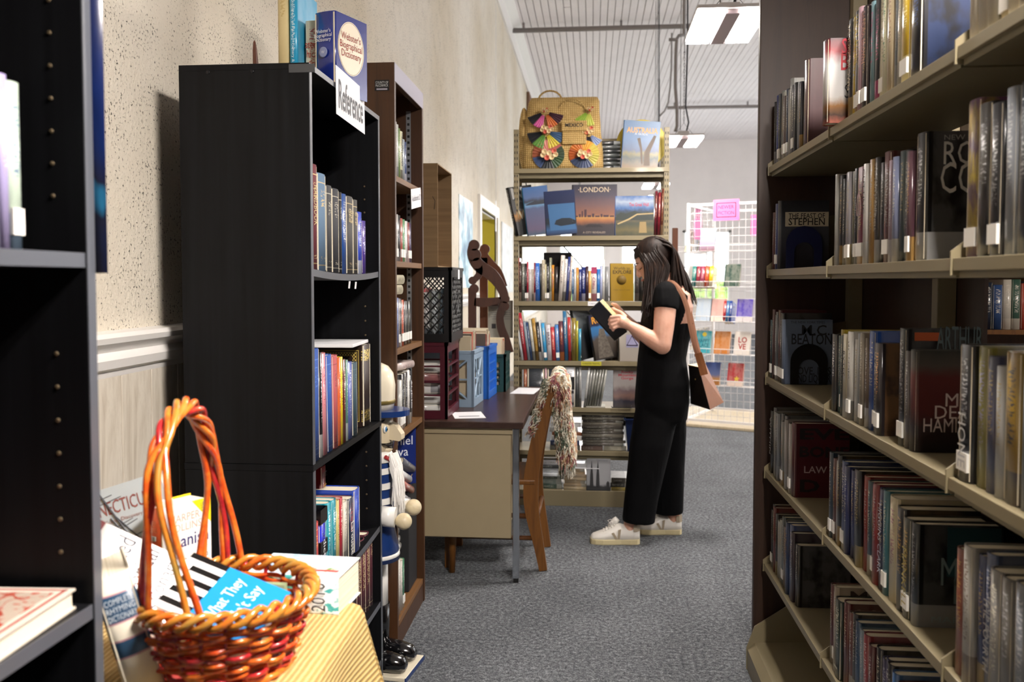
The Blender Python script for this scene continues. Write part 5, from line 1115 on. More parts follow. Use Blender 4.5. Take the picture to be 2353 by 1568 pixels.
# cover art helper: vertical ramp + noise over Generated coords (cover faces -y side of an outward facing book)
def art(name, stops, nscale=4, namt=.12, horiz=None, rough=.4, spine=None):
    stops = [(p_, dim(c_, .8)) for p_, c_ in stops]; spine = dim(spine, .8) if spine else None
    m, nt, b = nodes(name); L = nt.links; tc = nt.nodes.new('ShaderNodeTexCoord'); sp = nt.nodes.new('ShaderNodeSeparateXYZ'); L.new(tc.outputs['Generated'], sp.inputs[0])
    nz = noise(nt, tc.outputs['Generated'], nscale, 4, .6); r = ramp(nt, stops)
    L.new(mth(nt, 'ADD', sp.outputs[2], mth(nt, 'MULTIPLY', mth(nt, 'SUBTRACT', nz, .5), namt)), r.inputs[0]); c = r.outputs[0]
    if spine: c = mixc(nt, mth(nt, 'LESS_THAN', sp.outputs[1], .03), c, spine)
    L.new(c, b.inputs['Base Color']); b.inputs['Roughness'].default_value = rough; return name
def facing(label, px0, px1, py0, Y, h, th, z, artm, lean=.12, rz=0, group=GF, dep=None, c2='303030'):
    """a book standing with its front cover to the viewer, spine at the left, leaning back"""
    x0, x1 = W(px0, 645, Y).x, W(px1, 645, Y).x; dep = dep or (x1 - x0)
    o = book(label, 'ffffff', th, h, dep, (0, 0, 0), art=artm, group=group)
    o.matrix_world = Matrix.Translation((x0, Y, z)) @ Matrix.Rotation(rz, 4, 'Z') @ Matrix.Rotation(-lean, 4, 'X') @ axes((0, th, 0), (0, -1, 0), (1, 0, 0), (0, 0, 1))
    return o, th, dep, h
def ft(b_, s, u, v, w, hh, col, bold=0.0): o, th, dep, h = b_; face_text(o, s, th, dep, h, u, v, w, hh, col, bold=bold)
# --- shelf 2: big picture books
Z2 = FSH[1]
a1 = art('art_now', [(0, '141416'), (.3, '1c1a1a'), (.42, 'b07a30'), (.5, '30302e'), (1, '16171a')], 5, .3, spine='101216'); b1 = facing('black picture book with large grey letters leaning at the left end', 1183, 1250, 0, FY + .03, .305, .03, Z2, a1, .1, R(-8)); b1[0].matrix_world = Matrix.Translation((fX(1190), FY - .02, Z2)) @ Matrix.Rotation(R(-12), 4, 'Y') @ Matrix.Rotation(R(40), 4, 'Z') @ axes((0, .03, 0), (0, -1, 0), (1, 0, 0), (0, 0, 1))
ft(b1, 'N', .35, .86, .09, .07, '8a8a88', .02); ft(b1, 'O', .4, .6, .09, .07, '4a4a48', .02); ft(b1, 'W', .45, .42, .09, .06, 'a89a80', .02)
text('NEW  WORLD', .2, .014, b1[0], (.015, -.0014, .19), (0, 0, -1), (1, 0, 0), 'c8c8c4')
a2 = art('art_lake', [(0, '2a4a6a'), (.1, '5a4a70'), (.55, '4a5a88'), (.62, '6aa0d0'), (.7, '182038'), (.78, '4a6aa0'), (1, '2a6ab0')], 4, .1, spine='2a88b8')
b2 = facing('blue picture book of a lake at dusk beside the black one', 1203, 1262, 0, FY + .02, .30, .025, Z2, a2, .1, R(-3)); b2[0].matrix_world = Matrix.Translation((fX(1212), FY - .015, Z2)) @ Matrix.Rotation(R(-7), 4, 'Y') @ Matrix.Rotation(R(8), 4, 'Z') @ Matrix.Rotation(-.06, 4, 'X') @ axes((0, .025, 0), (0, -1, 0), (1, 0, 0), (0, 0, 1))
a3 = art('art_bay', [(0, '1a2c58'), (.12, '3a6aa0'), (.2, '28486a'), (.26, '182838'), (.36, '182838'), (.4, '122250'), (.68, '122250'), (.71, '122250'), (1, '14285c')], 3, .05, spine='122250')
b3 = facing('dark blue book with island photograph on its cover', 1246, 1318, 0, FY + .015, .275, .022, Z2, a3, .1); b3[0].matrix_world = Matrix.Translation((fX(1254), FY - .004, Z2)) @ Matrix.Rotation(R(-4), 4, 'Y') @ Matrix.Rotation(-.08, 4, 'X') @ axes((0, .022, 0), (0, -1, 0), (1, 0, 0), (0, 0, 1))
ft(b3, 'LANDS OF WATER', .5, .78, .14, .012, '6a88b8') if False else None
a4 = art('art_london', [(0, '2c2834'), (.2, '3a3038'), (.3, 'c07a48'), (.36, 'd8a058'), (.4, 'a06a50'), (.6, '7a5a5c'), (.8, '4a4458'), (1, '2e2c3c')], 3, .12, spine='2a2834')
b4 = facing('London city book with sunset skyline cover', 1313, 1417, 0, FY + .01, .318, .028, Z2, a4, .07); ft(b4, '·LONDON·', .5, .9, .2, .032, 'b8a890', .01); ft(b4, 'A CITY REVEALED', .5, .06, .14, .012, 'a09080')
a5 = art('art_wall', [(0, '3a3c20'), (.12, '6a6030'), (.3, '3c4430'), (.45, '7a6a48'), (.52, '2c3a30'), (.62, '30486a'), (.7, '4a78b8'), (.85, 'b8c8e0'), (1, '3a70b8')], 5, .2, spine='3a60a0')
b5 = facing('Great Wall picture book with blue sky cover', 1411, 1502, 0, FY + .005, .245, .02, Z2, a5, .09); ft(b5, 'The Great Wall', .62, .78, .12, .022, 'b02838', .01)
wl_ = MB(); ribbon(wl_, [(.02, .07, .004), (.09, .1, .005), (.14, .13, .004), (.24, .135, .004)], 0, .0006)
wl_.v = [(b5[1] + .0004 + v[1], v[0], v[2]) for v in wl_.v]; wl_.build('wall_print', mat('print_tan', 'a8946a', .6), b5[0], recalc=False)
rr_ = [('5a1a26', .016, .27, dict(c2='c0a080', dep=.2)), ('701c28', .018, .262, dict(c2='c0a080', dep=.2)), ('5c2a1c', .014, .285, dict(c2='a08060', dep=.2))]
row([(c, t_, h_, dict(o_, lean=.03)) for c, t_, h_, o_ in rr_], (fX(1503) - .004, FY + .0, Z2), (1, 0, 0), 'at the right end of the second travel shelf', GF, '-y', side='left', gap=.003)
cover_print(b2, [[(.05, .62), (.2, .66), (.45, .70), (.6, .68), (.85, .72), (.98, .70), (.98, .62)]], '141c2c', 'hills_print')
cover_print(b3, [[(.16, .10), (.97, .10), (.97, .70), (.12, .70)]], '34608c', 'photo_print'); b3_ = (b3[0], b3[1] + .0006, b3[2], b3[3])
cover_print(b3_, [[(.3, .24), (.36, .33), (.55, .37), (.8, .36), (.97, .30), (.97, .22), (.5, .19)]], '101c28', 'island_print'); cover_print(b3_, [[(.86, .26), (.9, .26), (.88, .33)]], 'c8d0d8', 'sail_print')
cover_print(b4, [[(u, .36), (u + w__, .36), (u + w__, .36 + h__), (u, .36 + h__)] for u, w__, h__ in ((.04, .1, .03), (.16, .04, .06), (.22, .03, .12), (.28, .05, .15), (.35, .08, .04), (.45, .05, .07), (.52, .1, .03), (.64, .04, .06), (.7, .12, .04), (.84, .1, .03))], '3a2430', 'skyline_print')
cover_print(b4, [[(.3, .16), (.7, .16), (.62, .21), (.36, .22)]], '1c161c', 'boat_print')
cover_print(b5, [[(.02, .45), (.15, .58), (.3, .55), (.5, .62), (.7, .56), (.85, .6), (.98, .52), (.98, .38), (.02, .38)]], '1e2a26', 'hills_print'); cover_print(b5, [[(.62, .06), (.82, .06), (.8, .34), (.64, .34)]], '8a7448', 'tower_print')
# --- shelf 1: straw bag, Australia guide, pale disc, video stack
Z1 = FSH[0]
a6 = art('art_aus', [(0, 'a08a70'), (.12, '8a8478'), (.2, '5a6a6a'), (.3, '98906a'), (.38, '6a7a9a'), (.6, '7a9cc8'), (1, '88a8d0')], 6, .22, spine='5a80b0')
b6 = facing('Australia guidebook leaning on the top shelf', 1428, 1513, 0, FY + .03, .30, .02, Z1, a6, .13, R(-2)); b6[0].matrix_world = Matrix.Translation((fX(1424), FY + .005, Z1)) @ Matrix.Rotation(R(4), 4, 'Y') @ Matrix.Rotation(-.12, 4, 'X') @ axes((0, .02, 0), (0, -1, 0), (1, 0, 0), (0, 0, 1))
ft(b6, 'AUSTRALIA', .52, .80, .19, .036, 'e0a868', .02); ft(b6, 'A GUIDE', .5, .72, .08, .012, 'd8dce4')
tr_ = MB(); ribbon(tr_, [(.16, .02, .02), (.155, .1, .016), (.18, .16, .012), (.20, .21, .008)], 0, .0006); ribbon(tr_, [(.13, .03, .006), (.12, .12, .006), (.1, .19, .01)], 0, .0006)
tr_.v = [(b6[1] + .0004 + v[1], v[0], v[2]) for v in tr_.v]; tr_.build('tree_print', mat('print_bark', '6a6058', .6), b6[0], recalc=False)
hatm = thing('white_plate', 'white round plate with yellow rim behind the Australia guide', 'plate', (fX(1475), FY + .16, Z1 + .16), (R(82), 0, 0)); MB().lathe([(.001, .0), (.12, .0), (.155, .014), (.155, .018), (.12, .005), (.001, .004)], 36).build('dish', 'nc_white', hatm); MB().lathe([(.153, .0135), (.158, .0145), (.158, .0185), (.153, .0185)], 36).build('rim', mat('rim_yellow', 'd8c040', .4), hatm)
for i in range(7):
    o = book('%s video case, %s from the bottom of the stack beside the straw bag' % (('charcoal', 'grey')[i % 2], ordn(i)), ('2a2c2e', '505454')[i % 2], .025, .19, .11, (0, 0, 0), c2='a0a4a4', group='video cases on the top shelf')
    o.matrix_world = axes((fX(1388), FY + .10, Z1 + .0255 * (i + 1)), (0, 0, -1), (0, 1, 0), (-1, 0, 0)) @ Matrix.Translation((0, 0, -.10))
# straw bag
m, nt, b = nodes('straw'); L = nt.links; v = coords(nt, 'Object', (1, 1, 1)); w1 = nt.nodes.new('ShaderNodeTexWave'); w1.bands_direction = 'X'; w1.inputs['Scale'].default_value = 26; w1.inputs['Distortion'].default_value = 1.2; L.new(v, w1.inputs['Vector'])
w2 = nt.nodes.new('ShaderNodeTexWave'); w2.bands_direction = 'Z'; w2.inputs['Scale'].default_value = 26; w2.inputs['Distortion'].default_value = 1.2; L.new(v, w2.inputs['Vector'])
wmul = mth(nt, 'MULTIPLY', w1.outputs['Fac'], w2.outputs['Fac']); r = ramp(nt, [(.1, '8a6a36'), (.5, 'c8a766'), (.9, 'e4cb90')]); L.new(mth(nt, 'ADD', mth(nt, 'MULTIPLY', wmul, .7), mth(nt, 'MULTIPLY', noise(nt, v, 14, 3), .45)), r.inputs[0]); L.new(r.outputs[0], b.inputs['Base Color']); b.inputs['Roughness'].default_value = .8; bump(nt, b, wmul, .6, .006)
bx0, bx1 = fX(1196), fX(1386); bw_ = bx1 - bx0; bh_ = .455
sb_ = thing('straw_bag', 'woven straw bag embroidered MEXICO on the top shelf', 'bag', ((bx0+bx1)/2, FY + .115, Z1))
mb = MB(); rings = []
for z_, w_, d_, ox in ((0, .98, .17, 0), (.02, 1.0, .19, 0), (.1, .98, .19, 0), (.2, .95, .18, 0), (.3, .91, .16, .0), (.38, .88, .13, .004), (.43, .86, .08, .008), (.455, .80, .03, .01)):
    n = 40; ring = []
    for i in range(n):
        a = 2 * math.pi * i / n; c_, s_ = math.cos(a), math.sin(a); p_ = 5
        rr = (abs(c_) ** p_ + abs(s_) ** p_) ** (-1 / p_); wob = 1 + .012 * math.sin(5 * a + z_ * 30)
        ring.append((ox + bw_/2 * w_ * rr * c_ * wob, d_/2 * rr * s_ * wob, z_))
    rings.append(ring)
mb.loft(rings); mb.build('bag_body', 'straw', sb_)
# side pocket on the left and drooping corner
mb = MB().ball((-bw_/2 + .012, .01, .20), (.035, .07, .2), 14, 10); mb.build('side_pocket', 'straw', sb_)
MB().tube([(-.13 + .075 * math.cos(a) + .05, -.0, .435 + .065 * math.sin(a)) for a in [math.pi * i / 10 for i in range(11)]], .006, 8).build('carry_handle', 'straw', sb_)
MB().tube([(.06 + .09 * math.cos(a), -.085 + .03 * (1 - math.sin(a)), .33 + .1 * math.sin(a)) for a in [math.pi * i / 10 for i in range(11)]], .004, 6).build('front_handle', 'straw', sb_)
MB().box(.0, .15, -.112, -.09, .145, .285, .008).build('front_pocket', 'straw', sb_); MB().box(-.004, .154, -.122, -.106, .225, .29, .006).build('pocket_flap', 'straw', sb_)
text('MEXICO', .11, .024, sb_, (.075, -.1235, .262), (1, 0, 0), (0, 0, 1), '2a2622', bold=.02)
def fan(cx2, cz2, r_, cols, a0=0, a1=360, y=-.1, full=True, inner=.25, twist=0):
    k_ = len(cols)
    for i, c in enumerate(cols):
        lo, hi = R(a0 + (a1 - a0) * i / k_), R(a0 + (a1 - a0) * (i + 1) / k_); n = 8; pts = []
        mb = MB(); vs = []
        for j in range(n + 1):
            a = lo + (hi - lo) * j / n; yy = y - (.004 if j % 2 else 0)
            vs.append((cx2 + r_ * inner * math.cos(a), yy, cz2 + r_ * inner * math.sin(a))); vs.append((cx2 + r_ * math.cos(a), yy, cz2 + r_ * .92 * math.sin(a)))
        vs2 = [(a_, b_ + .006, c_) for a_, b_, c_ in vs]
        mb.add(vs, [(2*j, 2*j+1, 2*j+3, 2*j+2) for j in range(n)]); mb.add(vs2, [(2*j, 2*j+2, 2*j+3, 2*j+1) for j in range(n)])
        m_ = len(vs); mb.add(vs + vs2, [(2*j+1, 2*j+1+m_, 2*j+3+m_, 2*j+3) for j in range(n)] + [(0, m_, m_+1, 1), (2*n, 2*n+1, 2*n+1+m_, 2*n+m_)])
        mb.build('straw_petal', 'paint', sb_, col=c)
def flowers(cx2, cz2, s=1.0, y=-.105):
    rr = random.Random(int(cx2 * 1000))
    for i, (dx, dz) in enumerate(((0, 0), (.03, .012), (-.03, .01), (.016, -.026), (-.014, -.028), (.04, -.01), (-.038, -.012))):
        MB().lathe([(.004, 0), (.014 * s, .012), (.017 * s, .018), (.013 * s, .016), (.003, .004)], 12).build('straw_flower', 'paint', sb_, (cx2 + dx * s, y, cz2 + dz * s), (R(90), 0, 0), 'c8604e' if i in (1, 4) else 'd8c094')
# petal fans (angles measured from +x, counter-clockwise)
fan(-.105, .355, .118, ['1c1a20', 'c85a98'], 200, 262) ; fan(-.105, .355, .118, ['c0662a', '3a1c2c'], 278, 345); flowers(-.105, .36, .4)
fan(-.10, .23, .118, ['16181e', '5a8a3a'], 185, 262); fan(-.10, .23, .118, ['c8b830', '3a587a'], 278, 355); flowers(-.095, .245, .75)
fan(-.085, .085, .1, ['3a4a3a', 'b0605a', 'c87a70', '8a4a30', '33456a', '1a2026', '2c4a2c'], -15, 345, -.098); flowers(-.08, .092, 1.0, -.106)
fan(.165, .36, .105, ['8aa83c', 'b8c050'], 215, 290, -.085); flowers(.175, .365, .4, -.09); fan(.165, .215, .095, ['4a2c48', '16181e', '8a9ac0'], 215, 330, -.092); flowers(.16, .235, .7, -.098)
fan(.135, .085, .094, ['c8b858', 'd8a040', 'c06a24', '9a4a1c', '2e3a54', '3c4868', 'b8b058'], 0, 360, -.098); flowers(.14, .09, .85, -.106)
# --- shelf 3: upright spines
Z3 = FSH[2]
w = dict
def sps(lst): return [(c, t_, h_, w(c2=c2, st=st, lean=ln, **ex)) for c, t_, h_, c2, st, ln, ex in lst]
S3 = sps([('9a2030', .026, .27, 'e0c0b0', None, .02, {}), ('3c2422', .02, .245, 'a09080', None, 0, {}), ('6a6c66', .026, .235, 'c8c8c0', None, 0, {}), ('1e1c1e', .014, .235, 'c0c0c0', 1, 0, {}), ('a02a3c', .012, .245, 'e8d0d0', 1, 0, {}),
    ('c8c2c0', .026, .2, '6a6a6a', None, 0, {}), ('b8aca0', .014, .2, '5a5a5a', None, 0, {}), ('7a2430', .012, .24, 'd8c0c0', None, 0, {}), ('2e6ac0', .036, .238, 'c8d8f0', None, -.02, dict(t=('ALEXANDER', .3, .85, 'a8c8f0'))), ('22262c', .01, .235, 'a0a0a0', None, 0, {}),
    ('b8b09c', .026, .258, '6a6458', None, 0, {}), ('d0c8a0', .01, .23, '6a6458', 1, 0, {}), ('1a1c20', .022, .24, 'c0c0c0', 1, 0, {}), ('8a8f7c', .016, .27, 'd8d8c8', None, 0, {}), ('c88a30', .018, .225, '2c4a9a', None, 0, {}), ('1c1a1c', .032, .215, '504840', None, 0, {}),
    ('d8d0c8', .03, .285, '3a3a3a', None, .06, {}), ('dcd8d4', .024, .262, '303030', None, .06, {}), ('2c3a78', .02, .275, 'c8c8d8', None, .06, {}), ('d8cec4', .02, .278, '8a4a4a', None, .06, dict(gap=.006)), ('2a5888', .014, .2, 'c0d0e0', None, 0, {}), ('c4c8cc', .018, .205, '606870', None, 0, {}), ('c88a3c', .02, .208, '5a8a4a', None, 0, {}),
    ('2a3470', .02, .2, 'd8d8e8', None, 0, {}), ('1e2a6a', .03, .212, 'c8c8e0', None, 0, dict(t=('Egypt', .5, .8, 'd8d8e8'))), ('3c2430', .022, .218, '9a8a8a', None, 0, {}), ('d8a860', .02, .19, 'b04840', 1, 0, {}), ('d8cfc8', .042, .212, 'b03a5a', None, 0, dict(t=('China', .35, .7, '8a5a6a'), fn=lambda o, th, h, dp: MB().box(-.0006, th + .0006, -.0012, .05, h * .82, h + .0006).build('pink_head', mat('pinkhead', 'a83a60', .4), o))),
    ('2a70b8', .024, .2, '14161c', 1, 0, {}), ('a8b0d0', .016, .22, '6a70a0', None, 0, {}), ('dcdcd8', .018, .258, '8a8a8a', None, 0, {}), ('7c7e80', .03, .215, 'b0b0b0', None, 0, {})])
def fit(lst, px0, px1):
    k_ = (fX(px1) - fX(px0)) / sum(q[1] / math.cos(q[3].get('lean') or 0) + .0008 + q[3].get('gap', 0) for q in lst); return [(c, t_ * k_, h_, o_) for c, t_, h_, o_ in lst]
S3 = fit(S3, 1184, 1399)
row(S3, (fX(1184), FY + .003, Z3), (1, 0, 0), 'on the third shelf behind the reading woman', GF, '-y', side='left', gap=.0006)
bd_ = MB().box(-.09, .09, -.004, .004, 0, .31, .002).build('record_board', 'slot_dark', None, (fX(1278), FY + .2, Z3), (R(-4), 0, 0)); tag(bd_, 'tall black board standing behind the third shelf books', 'board')
a7 = art('art_worlds', [(0, 'b08a1c'), (.5, 'b8921e'), (1, 'c09a24')], 8, .1, spine='401a14')
b7 = facing('yellow book titled Worlds to Explore facing out', 1401, 1456, 0, FY + .006, .235, .03, Z3, a7, .03); ft(b7, 'Worlds to', .5, .87, .1, .018, '4a3810', .01); ft(b7, 'EXPLORE', .52, .77, .115, .022, '3a2c0c', .02); ft(b7, 'Classic tales of travel', .5, .3, .1, .007, '5a4614'); 
gl_ = MB().lathe([(.001, 0), (.03, 0), (.03, .0006), (.001, .0007)], 24).build('globe_print', mat('print_globe', '6a5214', .6), b7[0], (b7[1] + .0002, b7[2] * .5, .235 * .56), (0, R(90), 0))
S3b = sps([('3a3634', .03, .225, '6a6460', None, 0, {}), ('2a2826', .03, .22, '6a6460', None, 0, {}), ('5a4a44', .03, .21, '8a8480', None, 0, {}), ('4a4642', .04, .215, '8a8480', None, 0, {})])
row(S3b, (fX(1458) + .002, FY + .01, Z3), (1, 0, 0), 'beside the yellow Worlds to Explore book', GF, '-y', side='left', gap=.001)
# --- shelf 4
Z4 = FSH[3]
S4 = sps([('c8ccd0', .018, .262, '505860', None, -.16, {}), ('a01e30', .028, .30, 'd8c8c8', None, -.13, {}), ('8a98a4', .02, .245, '3a4a5a', None, -.13, {}), ('26406a', .016, .24, 'c0c8d0', None, -.13, {}), ('c4c4bc', .022, .258, '5a5a54', None, -.12, {}), ('b08a40', .024, .265, '4a3a20', None, -.11, {}), ('1e2024', .022, .24, 'd8d8d8', None, -.1, {}), ('d8dade', .012, .25, '9aa0a8', None, -.1, {}),
    ('3a9ad0', .024, .235, 'd8c040', 1, -.09, {}), ('d0ccd0', .034, .225, '6a5a7a', None, -.06, dict(t=('BRAZIL', .4, .8, '6a5a6a'))), ('b83440', .028, .21, 'e8c8a8', None, -.06, {}), ('4a80c0', .028, .225, 'd8c8a0', 1, -.05, {}), ('5a3040', .034, .245, 'd07a3a', None, -.05, {}), ('2c6a94', .026, .31, 'd8d0c0', None, -.05, {}), ('b83434', .022, .272, '8a2020', None, -.03, {}), ('8a7a3c', .032, .268, '3a2020', None, 0, {}), ('b8b03c', .016, .25, '30302a', None, 0, {}), ('3a98bc', .02, .2, '2a4a30', None, 0, {})])
S4 = fit(S4, 1200, 1336)
row(S4, (fX(1200) - .006, FY + .003, Z4), (1, 0, 0), 'on the fourth travel shelf', GF, '-y', side='left', gap=.001)
a8 = art('art_grey', [(0, '2a2c30'), (.5, '3e4246'), (.8, '7a8288'), (1, '8a9298')], 3, .1, spine='2c3034')
b8 = facing('grey picture book of Rome leaning left on the fourth shelf', 1330, 1400, 0, FY + .04, .325, .035, Z4, a8, .05); b8[0].matrix_world = Matrix.Translation((fX(1338), FY + .03, Z4)) @ Matrix.Rotation(R(-12), 4, 'Y') @ Matrix.Rotation(R(35), 4, 'Z') @ axes((0, .035, 0), (0, -1, 0), (1, 0, 0), (0, 0, 1))
ft(b8, 'The Heights of Rome', .5, .84, .15, .02, '3a4044'); MB().box(.004, .031, -.0012, .006, .02, .07).build('spine_label', 'sticker', b8[0])
a9 = art('art_rome', [(0, '2a2420'), (.2, '4a4038'), (.45, '5a5048'), (.55, '3a78b0'), (.72, '2f80c4'), (.76, '12183c'), (1, '141a40')], 5, .16, spine='1a1c30')
b9 = facing('Rome guide with leaning tower cover and orange title', 1352, 1404, 0, FY - .003, .285, .03, Z4, a9, .05, dep=.16); b9[0].matrix_world = Matrix.Translation((fX(1368), FY - .055, Z4)) @ Matrix.Rotation(R(-9), 4, 'Y') @ Matrix.Rotation(R(22), 4, 'Z') @ axes((0, .03, 0), (0, -1, 0), (1, 0, 0), (0, 0, 1))
b9[0].matrix_world = Matrix.Translation((0, .055, 0)) @ b9[0].matrix_world
ft(b9, 'ROME', .52, .88, .13, .045, 'c88a20', .03)
tw_ = MB()
tw_.prism([(.03, .01), (.13, .01), (.115, .08), (.098, .15), (.092, .19), (.06, .195), (.045, .14), (.035, .07)], .0302, .0308, 'x')
tw_.build('tower_print', mat('print_stone', '6a6258', .6, var=.5, vscale=60), b9[0])
S4b = sps([('241c18', .04, .24, '4a4038', None, 0, {}), ('1c1614', .05, .235, '4a4038', None, 0, {}), ('2a1a1c', .04, .26, '5a4a48', None, 0, {})])
row(S4b, (fX(1404) + .03, FY + .03, Z4), (1, 0, 0), 'in the dark gap beside the Rome guide', GF, '-y', side='left', gap=.001) if False else None
aa = art('art_white', [(0, 'c8c0b4'), (1, 'd4ccc0')], 4, .1)
ba = facing('cream book with triangle picture, right end of the fourth shelf', 1423, 1482, 0, FY + .006, .19, .025, Z4, aa, .04); pc = MB().box(.0255, .026, .045, .12, .085, .165).build('picture', mat('print_lilac', '9a98b8', .6), ba[0]); tm = MB(); tm.tube([(.0264, .05, .1), (.0264, .082, .16), (.0264, .115, .1)], .004, 4, closed=True); tm.build('triangle_print', mat('print_plum', '3a2848', .6), ba[0])
dkb = book('dark plum book lying behind the triangle picture book', '2c1c34', .03, .24, .17, (0, 0, 0), c2='c8a060', group=GF); dkb.matrix_world = Matrix.Translation((fX(1425), FY + .12, Z4)) @ Matrix.Rotation(-.05, 4, 'X') @ axes((0, .03, 0), (0, -1, 0), (1, 0, 0), (0, 0, 1))
for i in range(3):
    o = book('%s book standing in shadow, %s from the left beside the Rome guide' % (('black', 'dark brown', 'charcoal')[i], ordn(i)), ('17120f', '241a14', '1c1a1a')[i], .04, .2 + .01 * i, .15, (0, 0, 0), c2='3a3028', group=GF); o.matrix_world = Matrix.Translation((fX(1392) + .042 * i + .0, FY + .08, Z4))
# --- shelf 5: binders and leaning magazines
Z5 = FSH[4]
S5 = sps([('8a4a30', .02, .235, 'c0a080', None, 0, {}), ('2c3036', .11, .24, '40444a', None, 0, {}), ('c8a0a4', .012, .245, '8a5a5a', None, 0, {}), ('30343a', .11, .24, '44484e', None, 0, {}), ('d4d6dc', .065, .25, '18181c', None, 0, {}), ('4a4c4c', .02, .25, '808080', None, 0, {}), ('9a9a98', .014, .25, '606060', None, .0, dict(gap=.012)), ('c0c0bc', .012, .25, '606060', None, .12, {}), ('6c6c66', .014, .24, '909090', None, .13, {}), ('74746c', .014, .24, '909090', None, .14, {}), ('626258', .014, .24, '909090', None, .15, {}), ('7a7a72', .014, .238, '909090', None, .16, {}), ('686860', .014, .24, '909090', None, .16, {}), ('84847a', .014, .238, '909090', None, .17, {})])
bks, _ = row(S5, (fX(1203), FY + .01, Z5), (1, 0, 0), 'on the fifth shelf behind the wooden chair', GF, '-y', side='left', gap=.002)
ch_ = bks[4]; MB().box(.012, .06, -.0014, .002, .11, .19).build('chair_print_back', 'slot_dark', ch_); MB().box(.018, .056, -.0014, .002, .085, .102).build('chair_print_arm', 'slot_dark', ch_); MB().box(.03, .04, -.0014, .002, .02, .085).build('chair_print_post', 'slot_dark', ch_); MB().box(.015, .055, -.0014, .002, .012, .03).build('chair_print_base', 'slot_dark', ch_)
ab = art('art_gorge', [(0, '4a4240'), (.18, '2c2c3c'), (.32, '8a6a60'), (.45, '786468'), (.6, 'b0a8a4'), (1, 'b8b0b0')], 5, .2)
bb5 = facing('mountain gorge magazine facing out on a black wire stand', 1410, 1470, 0, FY + .0, .235, .012, Z5, ab, .12); ft(bb5, 'Rocky\nMountain\nGorge', .55, .86, .11, .06, 'a03440', .02)
MB().tube([(fX(1407), FY - .012, Z5 + .012), (fX(1407), FY - .012, Z5 + .004), (fX(1452), FY - .012, Z5 + .004), (fX(1452), FY - .012, Z5 + .016)], .003, 6).build('wire_stand', 'slot_dark'); tag(bpy.data.objects['wire_stand'], 'small black wire stand under the gorge magazine', 'stand')
o = thing('paper_pile', 'thin pale papers lying at the fifth shelf front', 'paper', (fX(1370), FY + .03, Z5)); MB().box(-.06, .06, -.03, .1, 0, .006).build('sheet', 'sheet_grey', o)
# --- shelf 6 and base: stacks
def stack(px0, px1, z, items, phrase, dep=.2, Y=FY + .01, jit=.008, seed=1):
    rr = random.Random(seed); x0, x1 = fX(px0), fX(px1); zz = z
    for i, (c, t_) in enumerate(items):
        l_ = (x1 - x0) - rr.uniform(0, .02)
        o = book('%s magazine, %s from the bottom of the %s' % (cname(c), ordn(i), phrase), c, t_, l_, dep, (0, 0, 0), c2='909088', group='magazine stacks on the lower shelves', hard=False)
        o.matrix_world = axes((x0 + rr.uniform(0, jit), Y + rr.uniform(0, jit), zz + t_), (0, 0, -1), (0, 1, 0), (-1, 0, 0)) @ Matrix.Translation((0, 0, -l_)); zz += t_ + .0004
stack(1337, 1438, FSH[5] + .032, [('54504a', .016), ('5e5a52', .018), ('4a4842', .016), ('6a665c', .02), ('504c46', .018), ('5c584e', .016), ('48443e', .02), ('645f55', .018), ('3e3a34', .016), ('57534a', .016), ('2e2b28', .014)], 'tall stack behind the chair', .22, seed=2)
stack(1334, 1385, FSH[5], [('5a4a44', .03)], 'left low pile under the stack', .2); stack(1387, 1440, FSH[5], [('a8a494', .03)], 'right low pile under the stack', .2)
stack(1258, 1330, FSH[5], [('6a6a64', .03), ('303c5a', .03), ('c8c8c4', .03), ('8a5a40', .02), ('b8b8b4', .03), ('dcdcdc', .03)], 'messy stack behind the throw', .2, jit=.03, seed=3)
stack(1296, 1350, .101, [('b8a88a', .018), ('a08c70', .02), ('98866a', .02), ('a8967a', .018), ('90806a', .02), ('a48e70', .018), ('8c7a60', .02)], 'brown stack on the base shelf', .22, seed=4)
stack(1228, 1292, .101, [('3a4a40', .03), ('707a74', .03), ('4a5048', .02), ('c8ccd0', .02), ('a8acb0', .03), ('303234', .02), ('b8b8bc', .03)], 'left base shelf stack', .2, jit=.02, seed=5)
stack(1405, 1450, .101, [('8a7a3a', .02), ('2c2a26', .03), ('34302a', .03)], 'dark right base shelf stack', .2, seed=6)
ac = art('art_germany', [(0, '2a2c2e'), (.1, '3a3c3e'), (.17, 'c4c6ca'), (1, 'ccced2')], 7, .14)
bg_ = facing('white Germany brochure with twin spires on the base shelf', 1349, 1405, 0, FY - .0, .235, .012, .101, ac, .1); ft(bg_, 'Germany', .65, .8, .07, .014, '70747a')
sp_ = MB()
for u in (.22, .48): sp_.prism([(.15 * u - .012, .02), (.15 * u + .012, .02), (.15 * u + .009, .1), (.15 * u, .19), (.15 * u - .009, .1)], .0125, .0131, 'x')
sp_.prism([(.125, .01), (.145, .01), (.145, .05), (.135, .062), (.125, .05)], .0125, .0131, 'x'); sp_.prism([(.005, .004), (.15, .004), (.15, .02), (.005, .03)], .0125, .0131, 'x'); sp_.build('spire_print', mat('print_spire', '2e3032', .6), bg_[0])
bn = thing('plastic_bin', 'dark blue plastic bin on the lower shelf beside the woman', 'bin', (fX(1462), FY + .06, FSH[5])); MB().loft([[(sx * a, sy * a * 1.2, z_) for sx, sy in ((-1, -1), (1, -1), (1, 1), (-1, 1))] for a, z_ in ((.045, 0), (.062, .2), (.07, .2), (.07, .208), (.058, .208), (.042, .006))], True, False).build('body', mat('bin_blue', '14244c', .35), bn)
